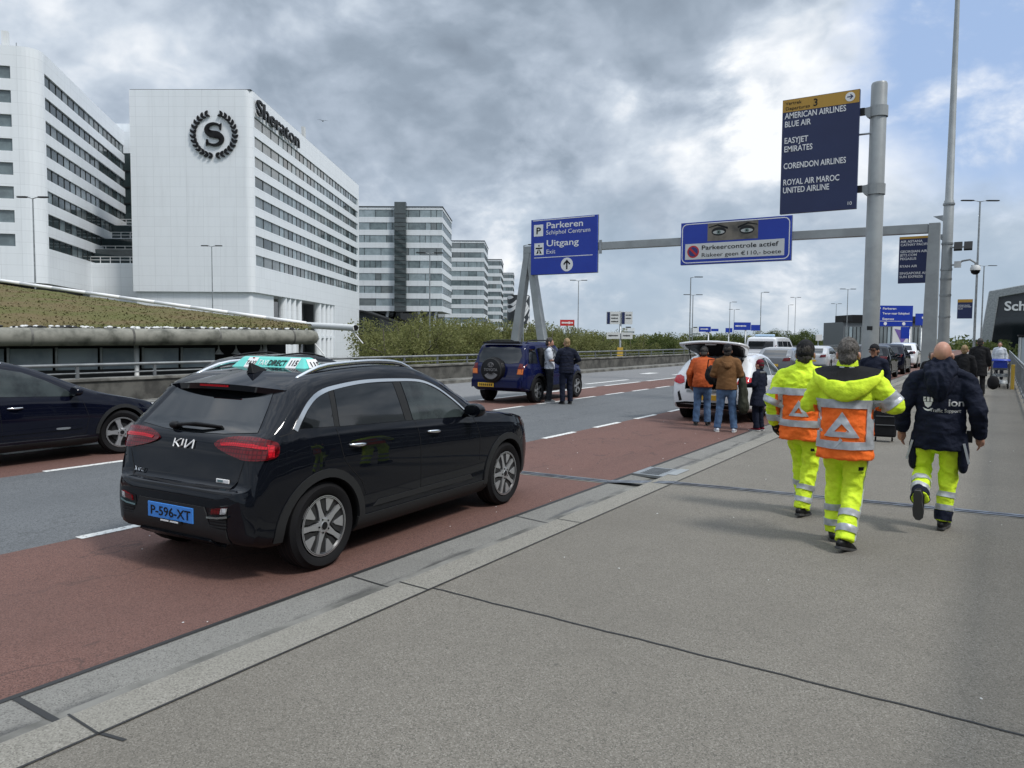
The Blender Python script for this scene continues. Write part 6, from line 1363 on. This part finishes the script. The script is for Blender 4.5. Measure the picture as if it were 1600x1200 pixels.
    t.tube([hips+Vector((0, 0, .10)), hips, hips-Vector((0, 0, .10))], [(.165*k, .125*k), (.175*k, .135*k), (.15*k, .12*k)], lm, 18, round_=True)
    for s_ in 'LR':
        hp, kn, an = K['hip'+s_], K['kn'+s_], K['an'+s_]; dn = (an-kn).normalized()
        t.tube([hp+Vector((0, 0, .03)), hp.lerp(kn, .35), hp.lerp(kn, .75), kn, kn.lerp(an, .4), kn.lerp(an, .8), an+dn*.02], [(.10*k, .115*k), (.098*k, .108*k), (.085*k, .09*k), (.078*k, .084*k), (.075*k, .082*k), (.072*k, .08*k), (.074*k, .085*k)], lm, 18)
    tr = remesh(t, 'trousers', r, vox, wr=wr*1.1, wf=(9, 9, 13), seed=h*10, smooth=3)
    # shoes
    for s_, sg in (('L', -1), ('R', 1)):
        an = K['an'+s_]; q = MB(); ft = (foot or {}).get(s_, (0, sg*8)); fm = Matrix.Rotation(R(-ft[1]), 3, 'Z') @ Matrix.Rotation(R(ft[0]), 3, 'X'); F_ = lambda x, y, z: an+fm @ Vector((x, y, z))
        q.tube([F_(0, -.065, -.045), F_(0, -.02, -.030), F_(0, .05, -.045), F_(0, .12, -.058), F_(0, .165, -.064)], [(.034, .040), (.043, .048), (.046, .040), (.046, .028), (.034, .020)], M[shoes], 14, round_=True); q.tube([F_(0, -.015, -.03), F_(0, -.01, .05)], [.046, .050], M[shoes], 14)
        so = remesh(q, 'shoe', r, vox*.8, smooth=2)
        q = MB(); ol = [(.026, -.095), (.038, -.05), (.036, .02), (.050, .10), (.040, .17), (.012, .198), (-.020, .195), (-.042, .16), (-.046, .09), (-.034, .02), (-.038, -.05), (-.026, -.095)]
        q.plate(ol, lambda u, v, d: F_(u*(-sg), v, -.066-d*(1 if v < .12 else .8)), .024, M[shoe2 or 'sole']); q.build('sole', so, bevel=.004)
    # upper garment
    tm = M[top]; j = MB(); k = bulk; hz = pel.z-hem; hemp = pel+Vector((0, 0, -hz)); ks = (1+flare)
    j.tube([hemp, hemp.lerp(pel, .5), pel, lp(.25), lp(.5), lp(.75), lp(.92), lp(1.0)], [(.205*k*ks, .15*k*ks), (.20*k*(1+flare*.6), .15*k*(1+flare*.6)), (.195*k, .148*k), (.185*k, .14*k), (.195*k, .145*k), (.19*k, .13*k), (.135*k, .10*k), (.085*k, .08*k)], tm, 22)
    for s_ in 'LR':
        sh, el, wr_ = K['sh'+s_], K['el'+s_], K['wr'+s_]; wr_ = el.lerp(wr_, sleeve) if sleeve > 0 else None
        j.tube([lp(.98), lp(.9).lerp(sh, .6)+Vector((0, 0, .01)), sh], [.07*k, .075*k, .078*k], tm, 14, round_=True); j.tube([lp(.72), sh-Vector((0, 0, .04))], [.10*k, .07*k], tm, 14, round_=True)
        if wr_ is None: j.tube([sh, sh.lerp(el, .75)], [.085*k, .075*k], tm, 14, round_=True)
        else: j.tube([sh, sh.lerp(el, .5), el, el.lerp(wr_, .5), wr_, wr_+(wr_-el).normalized()*.012], [.080*k, .076*k, .070*k, .062*k, .054*k, .051*k], tm, 16); j.ell(sh, (.078*k,)*3, tm, 14, 10); j.ell(el, (.067*k,)*3, tm, 14, 10)
    if collar: j.tube([nk-up*.04, nk+up*.03, nk+up*(collar if collar > 1e-6 and collar is not True else .055)], [(.098, .09), (.084, .082), (.080, .080)], tm, 18)
    jk = remesh(j, 'jacket', r, vox, wr=wr, wf=(7, 7, 15), seed=h*7+rz+3.3, smooth=4, mats=mats and [M[q] for q in mats], matfn=matfn)
    return r, Surf(r, jk), Surf(r, tr), K
def hivis(jk, tr, K, z1, z2, zb, xc=0.0, tri=(.95, 1.16, .27), rad=.4, bars=True):
    a, c = (xc, 0, .6), (xc, 0, 1.6); v = lambda z: z-.6
    jk.band('reflective_stripe', a, c, v(z1-.035), v(z1+.035), M['refl'], rad, 190, 350); jk.band('reflective_stripe', a, c, v(z2-.035), v(z2+.03), M['refl'], rad, 185, 355)
    P_ = lambda poly, m='refl', off=.010: jk.patch('reflective_stripe', poly, 'B', M[m], off=off, th=.014, step=.025, parent=jk.o)
    xr = xc+.165; P_([(xr, z2), (xr+.045, z2), (xr+.045, z1), (xr, z1)]); P_([(xc-.235, z2), (xc-.19, z2), (xc-.19, z1), (xc-.235, z1)])
    if bars:
        for z in (z2+.09, z2+.20): P_([(xr+.045, z), (xr+.10, z-.01), (xr+.10, z+.035), (xr+.045, z+.035)])
    zb_, zt, w = tri; h = w/2; m_ = xc-.015
    ap, bl, br = (m_, zt), (m_-h, zb_), (m_+h, zb_); tk = .045*w/.27; ia, il, ir = (m_, zt-tk*2.2), (m_-h+tk*1.75, zb_+tk), (m_+h-tk*1.75, zb_+tk)
    P_([bl, br, ir, il]); P_([br, ap, ia, ir]); P_([ap, bl, il, ia])
    for s_ in 'LR':
        k0, a0 = K['kn'+s_], K['an'+s_]
        for q in (.46, .76): tr.band('reflective_stripe', k0, a0, q, q+.125, M['refl'], .17)
def hi_mat(zt): return lambda c: 1 if (c.z < zt and abs(c.x) < .30 and c.z < zt) else 0
# --- hi-vis worker nearest the camera
jw = dict(elR=(.37, .03, 1.22), wrR=(.17, .33, 1.22), elL=(-.31, .06, 1.20), wrL=(-.10, .34, 1.20), shR=(.20, 0, 1.415), shL=(-.195, 0, 1.41), hipR=(.085, 0, .95), hipL=(-.085, 0, .95), knR=(.07, .02, .50), anR=(.04, -.20, .105), knL=(-.09, .17, .53), anL=(-.085, .16, .09), pel=(0, -.01, .98))
w1, jk, tr, K = person('worker in yellow and orange hi-vis suit with open black lined hood, nearest on the pavement', (-1.07, 6.98, 0), R(3), 1.79, jw, 'hiy', 'hiy', 'h_grey', hem=.76, vox=.010, bulk=1.13, legbulk=1.02, mats=('hiy', 'hio'), matfn=lambda c: 1 if c.z < 1.20 and abs(c.x) < .262 and c.y < .3 else 0, wr=.014, collar=.105, foot={'R': (-14, 22), 'L': (0, -4)}, head=(0, -4))
hivis(jk, tr, K, 1.225, .885, .76)
jk.band('reflective_stripe', K['shR'], K['elR'], .62, .98, M['refl'], .15)
tr.band('reflective_piping', K['hipR'], K['knR'], .15, 1.0, M['refl'], .18, -8, 8); tr.band('reflective_piping', K['knR'], K['anR'], 0, 1.0, M['refl'], .18, -8, 8)
pk = tr.patch('thigh_pocket', [(.06, .66), (.155, .66), (.155, .80), (.06, .80)], 'B', M['hiy'], off=.016, th=.025, parent=tr.o); tr.patch('pocket_tag', [(.11, .675), (.14, .675), (.14, .70), (.11, .70)], 'B', M['black'], off=.019, th=.01, parent=pk)
def hood(r, m, lining=None, wide=.27, drop=.20, z=1.47, k=1.0):
    b = MB(); n = 21; rows = []
    for i in range(n):
        u = -1+2*i/(n-1); a = u*1.5; sx, cy = math.sin(a), math.cos(a); sag = (1-u*u)
        inner = (.085*sx, -.02-.07*cy, z+.075-.01*sag); rim = (wide*sx*(.95+.05*cy), .01-.195*cy*k, z+.03-.085*sag+.02*abs(u)); 
        mid = (wide*1.02*sx, -.02-.205*cy*k, z-.02-.10*sag); low = (wide*.72*sx, -.04-.15*cy*k, z-.07-drop*sag**1.3)
        rows.append((inner, rim, mid, low))
    vs = [p for q in rows for p in q]; fs = []; 
    for i in range(n-1):
        for q in range(1, 3): fs.append((i*4+q, i*4+q+1, (i+1)*4+q+1, (i+1)*4+q))
    o = b.add(vs, fs, m).build('hood', r, True, fixn=True); sm = o.modifiers.new('s', 'SUBSURF'); sm.levels = 2; sm.render_levels = 2; so = o.modifiers.new('t', 'SOLIDIFY'); so.thickness = .018; so.offset = 0; o.parent = None; freeze(o); o.parent = r
    for v in o.data.vertices: p = v.co.copy(); v.co = p+Vector((0, -.7, .5))*(.020*noise.fractal(p*9, .9, 2.1, 3)-.012*abs(noise.noise(p*14)))
    q = MB(); q.add(vs, [(i*4, i*4+1, (i+1)*4+1, (i+1)*4) for i in range(n-1)], lining or m); l = q.build('hood_lining', o, True); sm = l.modifiers.new('s', 'SUBSURF'); sm.levels = 2; sm.render_levels = 2; return o
hood(w1, M['hiy'], M['cblack'], .275, .15)
Sb = Surf(w1, [c for c in kids(w1) if c.name.startswith('jacket')][0]); Sb.band('reflective_stripe', (0, -.02, 1.50), (0, -.02, 1.60), .15, .35, M['refl'], .2, 225, 255); Sb.band('reflective_stripe', (0, -.02, 1.50), (0, -.02, 1.60), .15, .35, M['refl'], .2, 285, 315)
# --- second hi-vis worker
jw = dict(elL=(-.31, -.04, 1.16), wrL=(-.30, .10, .92), elR=(.30, .02, 1.17), wrR=(.20, .25, 1.05), shL=(-.20, 0, 1.41), shR=(.20, 0, 1.41), hipR=(.085, 0, .95), hipL=(-.085, 0, .95), knR=(.075, .01, .50), anR=(.03, -.10, .10), knL=(-.06, .19, .54), anL=(-.03, .24, .10))
w2, jk, tr, K = person('worker in yellow and orange hi-vis suit with black knitted cap and dark glove', (-1.62, 8.0, 0), R(0), 1.76, jw, 'hiy', 'hiy', 'h_dark', skin='skin2', hem=.78, vox=.010, bulk=1.16, legbulk=1.02, mats=('hiy', 'hio'), matfn=lambda c: 1 if c.z < 1.235 and abs(c.x) < .262 and c.y < .3 else 0, wr=.020, collar=.105, foot={'R': (-8, 12), 'L': (0, -4)}, cap=('cblack', 'beanie'))
hivis(jk, tr, K, 1.265, .95, .78, 0, (1.02, 1.18, .19), bars=False)
jk.band('reflective_stripe', K['shL'], K['elL'], .90, 1.12, M['refl'], .15); jk.band('reflective_stripe', K['elL'], K['wrL'], .50, .74, M['refl'], .15)
b = MB(); w_, e_ = K['wrL'], K['elL']; d = (w_-e_).normalized(); 
b.tube([w_-d*.03, w_+d*.05, w_+d*.10], [(.046, .044), (.048, .034), (.042, .028)], M['cblack'], 12, round_=True)
for q in range(4): p = w_+d*.09+Vector((0, .033-.022*q, 0)); b.tube([p, p+d*.045, p+d*.07+Vector((.02, 0, 0))], [.013, .012, .010], M['cblack'], 8, round_=True)
b.tube([w_+d*.03+Vector((0, .03, 0)), w_+d*.08+Vector((.01, .055, 0))], [.015, .012], M['cblack'], 8, round_=True); remesh(b, 'glove', w2, .006, smooth=2)
tr.band('reflective_piping', K['knR'], K['anR'], -.5, 1.0, M['refl'], .18, -8, 8); pk = tr.patch('thigh_pocket', [(.06, .66), (.15, .66), (.15, .80), (.06, .80)], 'B', M['hiy'], off=.016, th=.025, parent=tr.o); tr.patch('pocket_tag', [(.10, .675), (.13, .675), (.13, .70), (.10, .70)], 'B', M['black'], off=.019, th=.01, parent=pk)
# --- bald worker in the navy jacket
jw = dict(elL=(-.305, -.05, 1.15), wrL=(-.320, .02, .92), elR=(.305, -.04, 1.14), wrR=(.320, .08, .90), shL=(-.20, 0, 1.41), shR=(.20, 0, 1.41), knL=(-.135, .02, .52), anL=(-.10, -.33, .34), knR=(.085, .05, .50), anR=(.06, -.02, .10), hipL=(-.105, 0, .95), hipR=(.095, 0, .95))
w3, jk, tr, K = person('bald worker in navy jacket and yellow hi-vis trousers walking with one foot lifted', (-.44, 8.12, 0), R(-3), 1.775, jw, 'cnavy', 'hiy', None, hem=.76, vox=.010, bulk=1.12, legbulk=1.0, wr=.018, collar=.105, foot={'L': (-78, 4), 'R': (0, 6)}, bald=True, grip=.5)
for s_ in 'LR':
    k0, a0 = K['kn'+s_], K['an'+s_]
    for q in (.36, .66): tr.band('reflective_stripe', k0, a0, q, q+.13, M['refl'], .17)
    tr.band('gaiter', k0, a0, .80, 1.02, M['cnavy'], .17, off=.008)
for sg in (-1, 1):
    b = MB(); c = Vector((sg*.205, .0, .74)); b.tube([c+Vector((0, 0, .12)), c, c-Vector((0, 0, .12))], [(.035, .07), (.05, .085), (.045, .08)], M['cnavy'], 14, round_=True); po = remesh(b, 'holster_pocket', w3, .010, wr=.006, smooth=2)
    MB().box((sg*.235, -.085, .74), (.02, .012, .19), M['refl'], Matrix.Rotation(R(sg*-14), 3, 'Y')).build('reflective_piping', po)
jk.label('ion', .075, 1.175, .066, .115, M['white']); jk.label('Traffic Support', -.065, 1.115, .034, .24, M['white'])
for poly in ([(-.125, 1.25), (-.105, 1.25), (-.105, 1.21), (-.125, 1.21)], [(-.095, 1.25), (-.075, 1.25), (-.075, 1.21), (-.095, 1.21)], [(-.065, 1.25), (-.045, 1.25), (-.045, 1.21), (-.065, 1.21)], [(-.12, 1.205), (-.05, 1.205), (-.06, 1.17), (-.085, 1.15), (-.11, 1.17)], [(-.13, 1.15), (-.11, 1.14), (-.085, 1.135), (-.06, 1.14), (-.04, 1.15), (-.06, 1.125), (-.085, 1.118), (-.11, 1.125)]): jk.patch('crest', poly, 'B', M['white'], off=.005, th=.006, parent=jk.o)
hood(w3, M['cnavy'], M['cblack'], .15, .16, 1.46, .9)
b = MB(); b.tube([(0, -.09, 1.53), (0, -.155, 1.46), (.0, -.18, 1.36), (.005, -.175, 1.26)], [(.14, .05), (.125, .055), (.10, .05), (.05, .03)], M['cnavy'], 18, round_=True); remesh(b, 'hood_fold', w3, .009, wr=.024, wf=(13, 13, 5), smooth=2)
ph = thing('radio', 'black handheld radio in the right hand of the bald worker', 'radio', (-.20, 8.19, .87), R(0)); b = MB(); b.box((0, 0, 0), (.05, .03, .11), M['black']); b.tube([(.012, 0, .05), (.012, 0, .13)], .006, M['black'], 8); b.build('case', ph, bevel=.006)
# --- people at the white hatchback
arms_f = dict(elL=(-.27, .0, 1.16), wrL=(-.13, .24, 1.12), elR=(.27, .0, 1.16), wrR=(.13, .24, 1.12))
p1, jk, tr, K = person('man in brown hooded fleece, jeans and white trainers at the open boot', (-4.38, 14.62, RZ), R(18), 1.70, dict(arms_f, knL=(-.12, .02, .5), anL=(-.17, -.03, .09), knR=(.12, .03, .5), anR=(.16, -.02, .09)), 'brown', 'jean', 'h_dark', 'skin2', hem=.86, vox=.014, bulk=1.05, shoes='cwhite', shoe2='wsole', fingers=False, cap=('cblack', 'beanie'), wr=.010)
hood(p1, M['brown'], M['brown'], .13, .10, 1.46, .75)
p2, jk, tr, K = person('man in orange jacket and jeans bending into the open boot', (-5.12, 15.42, RZ), R(14), 1.70, dict(pel=(0, -.03, .96), chest=(0, .12, 1.27), neck=(0, .25, 1.43), shL=(-.19, .20, 1.38), shR=(.19, .20, 1.38), elL=(-.30, .12, 1.10), wrL=(-.27, .25, .86), elR=(.27, .35, 1.15), wrR=(.2, .55, 1.05), hipL=(-.095, .0, .92), hipR=(.095, .0, .92), knL=(-.10, .0, .5), anL=(-.12, -.06, .09), knR=(.10, .05, .5), anR=(.12, .0, .09)), 'corange', 'jean', 'h_dark', 'skin2', hem=.84, bulk=1.08, vox=.014, fingers=False, cap=('cblack', 'beanie'), head=(0, -25))
p3, jk, tr, K = person('child in navy flared coat with wine red knitted hat and red shoes', (-3.92, 15.2, RZ), R(75), 1.40, arms_f, 'cnavy', 'cnavy', 'h_dark', hem=.62, vox=.015, flare=.30, bulk=1.05, shoes='wine', shoe2='wsole', fingers=False, cap=('wine', 'beanie'))
b = MB(); b.tube([(-.10, .02, 1.44), (0, .08, 1.40), (.10, .02, 1.44), (.09, -.08, 1.46), (-.09, -.08, 1.46), (-.10, .02, 1.44)], .035, M['cgrey'], 10); b.build('scarf', p3, True)
for i, (a, m) in enumerate(((0, 'cblack'),)):
    o = thing('held_coat', 'dark olive coat hanging over the right arm of the man in brown', 'coat', (-4.10, 14.68, RZ), R(18)); b = MB(); b.tube([(0, .08, 1.10), (.0, .06, .95), (.02, .04, .75), (.03, .02, .48)], [(.05, .07), (.07, .11), (.085, .12), (.10, .13)], M['olive'], 16, round_=True); remesh(b, 'coat', o, .014, wr=.022, wf=(14, 14, 5), smooth=2)
o = thing('shoulder_bag', 'black shoulder bag hanging beside the man in the orange jacket', 'bag', (-4.78, 15.05, RZ), R(20)); b = MB(); b.ell((0, 0, 1.06), (.17, .10, .20), M['cblack'], 18, 12); remesh(b, 'bag', o, .014, wr=.02, wf=(8, 8, 8), smooth=2); MB().tube([(-.12, 0, 1.18), (-.1, .05, 1.36), (.05, .05, 1.38), (.12, 0, 1.18)], .012, M['cblack'], 6).build('strap', o, True)
# --- men at the blue off-roader
p4, jk, tr, K = person('man in white T-shirt and dark jeans with a backpack beside the blue off-roader', (-10.45, 18.45, RZ), R(-62), 1.80, dict(elL=(-.25, .02, 1.18), wrL=(-.18, .26, 1.12), elR=(.25, .03, 1.16), wrR=(.17, .28, 1.13)), 'cwhite', 'djean', 'h_dark', hem=.92, vox=.014, sleeve=0, beard=True, fingers=False, shoes='cgrey', shoe2='wsole', head=(-5, -14), collar=False)
o = thing('backpack', 'black backpack on the back of the man in the white T-shirt', 'backpack', (-10.45, 18.45, RZ), R(-62)); b = MB(); b.tube([(0, -.235, .98), (0, -.25, 1.15), (0, -.235, 1.40)], [(.14, .10), (.155, .12), (.12, .085)], M['cblack'], 18, round_=True); b.tube([(0, -.35, 1.02), (0, -.36, 1.18)], [(.10, .03), (.10, .03)], M['cblack'], 12, round_=True); remesh(b, 'pack', o, .014, wr=.008, smooth=2)
for sg in (-1, 1): MB().tube([(sg*.10, -.15, 1.42), (sg*.12, -.02, 1.55), (sg*.12, .12, 1.42), (sg*.13, .14, 1.25), (sg*.14, -.12, 1.05)], [(.028, .010)]*5, M['cblack'], 8).build('strap', o, True)
p5, jk, tr, K = person('fair haired man in navy quilted jacket and dark trousers beside the blue off-roader', (-9.78, 18.2, RZ), R(48), 1.79, dict(elL=(-.28, .05, 1.17), wrL=(-.12, .28, 1.10), elR=(.33, -.04, 1.20), wrR=(.20, .16, 1.08)), 'cnavy', 'cnavy', 'h_fair', hem=.84, vox=.014, fingers=False, bulk=1.06)
for k in range(5): jk.band('quilt_seam', (0, 0, .6), (0, 0, 1.6), .32+.1*k, .327+.1*k, M['cblack'], .4, 185, 355, off=.003)
# --- walkers farther along the pavement
p6, jk, tr, K = person('man in black cap and dark jacket walking towards the camera behind the workers', (-1.95, 15.6, 0), R(170), 1.70, dict(wrR=(.27, .0, .9)), 'cnavy', 'djean', 'h_dark', 'skin2', hem=.84, vox=.015, fingers=False, cap=('cblack', 'cap'))
o = thing('suitcase', 'black wheeled suitcase on the pavement beside the man in the black cap', 'suitcase', (-1.62, 14.6, 0), R(10)); b = MB(); b.box((0, 0, .37), (.36, .24, .56), M['cblack']); b.build('shell', o, bevel=.04, seg=3)
for x in (-.13, .13):
    MB().lathe([(0, -.012), (.035, -.012), (.035, .012), (0, .012)], M['rubber'], 'x', 16, (x, .08, .035)).build('wheel', o); MB().tube([(x*.7, .10, .65), (x*.7, .10, .98)], .01, M['galv'], 8).build('handle', o, True)
for z in (.3, .45): MB().box((0, -.125, z), (.30, .01, .012), M['cgrey']).build('strap', o)
p7, jk, tr, K = person('fair haired walker in dark coat right behind the bald worker', (-.74, 22.6, 0), R(0), 1.66, None, 'cblack', 'djean', 'h_fair', hem=.70, vox=.017, fingers=False)
p8, jk, tr, K = person('tall walker in long black coat near the luggage trolleys', (-.52, 28.6, 0), R(4), 1.86, None, 'cblack', 'cblack', 'h_dark', hem=.60, vox=.018, fingers=False, bulk=1.1)
o = thing('handbag', 'black bag held low by the tall walker in the black coat', 'bag', (-.12, 28.3, 0), 0); b = MB(); b.ell((0, 0, .45), (.17, .1, .22), M['cblack'], 16, 10); remesh(b, 'bag', o, .018, smooth=2); MB().tube([(-.1, 0, .62), (0, 0, .86), (.1, 0, .62)], .012, M['cgrey'], 6).build('strap', o, True)
p9, jk, tr, K = person('brown haired walker in dark jacket partly hidden left of the bald worker', (-1.36, 21.0, 0), R(0), 1.5, None, 'cblack', 'djean', 'h_grey', hem=.8, vox=.018, fingers=False)
p10, jk, tr, K = person('walker in pale top behind the row of luggage trolleys', (.02, 40.5, 0), R(180), 1.74, None, 'cwhite', 'djean', 'h_dark', hem=.86, vox=.02, fingers=False)
p11, jk, tr, K = person('person in dark clothes standing behind the dark parked cars', (-6.1, 48.5, RZ), R(150), 1.80, None, 'cblack', 'cblack', 'h_dark', hem=.84, vox=.02, fingers=False)
# --- luggage trolleys
def trolley():
    r = thing('luggage_trolley', 'steel luggage trolley nested in the row along the right railing', 'trolley', (0, 0, 0), 0, 'nested luggage trolleys')
    b = MB()
    for s_ in (-1, 1):
        b.tube([(s_*.28, .45, .16), (s_*.28, -.35, .2), (s_*.28, -.45, .95), (s_*.28, -.55, 1.02)], .016, M['galv'], 8)
    for z, y in ((.45, -.38), (.7, -.41), (.92, -.445)): b.tube([(-.28, y, z), (.28, y, z)], .012, M['galv'], 6)
    for y in (-.3, 0, .3): b.tube([(-.28, y, .185), (.28, y, .185)], .012, M['galv'], 6)
    b.build('frame', r, True); MB().tube([(-.3, -.56, 1.03), (.3, -.56, 1.03)], .024, M['blue'], 10).build('handle', r, True)
    b = MB(); b.box((0, -.36, .82), (.46, .16, .16), M['galv']); b.build('basket', r, bevel=.01); MB().box((0, -.50, .86), (.44, .01, .18), M['blue']).build('advert_panel', r)
    for x, y in ((-.26, -.32), (.26, -.32), (0, .42)): MB().lathe([(0, -.018), (.075, -.018), (.08, 0), (.075, .018), (0, .018)], M['rubber'], 'x', 16, (x, y, .08)).build('wheel', r)
    return r
t0 = trolley(); t0.location = (.05, 33.6, 0)
for k in range(1, 7): dup(t0, (.05+.02*(k % 2), 33.6+.42*k, 0))
b = thing('yellow_bollard', 'small yellow and white bollard at the railing behind the trolleys', 'bollard', (.45, 33.2, 0)); q = MB(); q.tube([(0, 0, 0), (0, 0, .9)], .06, bpy.data.materials['yellow_base'], 12); q.build('post', b, True, angle=40)
# --- gull over the hotel
gl_ = thing('gull', 'dark gull gliding in front of the hotel windows below the sign', 'bird', (-73.5, 71.0, 28.9), R(60)); b = MB()
b.tube([(0, -.28, 0), (0, -.1, .01), (0, .12, .02), (0, .26, .02)], [.02, .06, .07, .03], M['cgrey'], 10, round_=True)
for sg in (-1, 1): b.add([(0, .10, .03), (sg*.35, .16, .16), (sg*.8, .02, .10), (sg*.35, -.02, .14), (0, -.08, .03), (sg*.35, .07, .13)], [(0, 1, 5, 4), (1, 2, 5), (2, 3, 5), (5, 3, 4)], M['cgrey'])
b.build('body', gl_)

bpy.data.scenes.remove(WS)
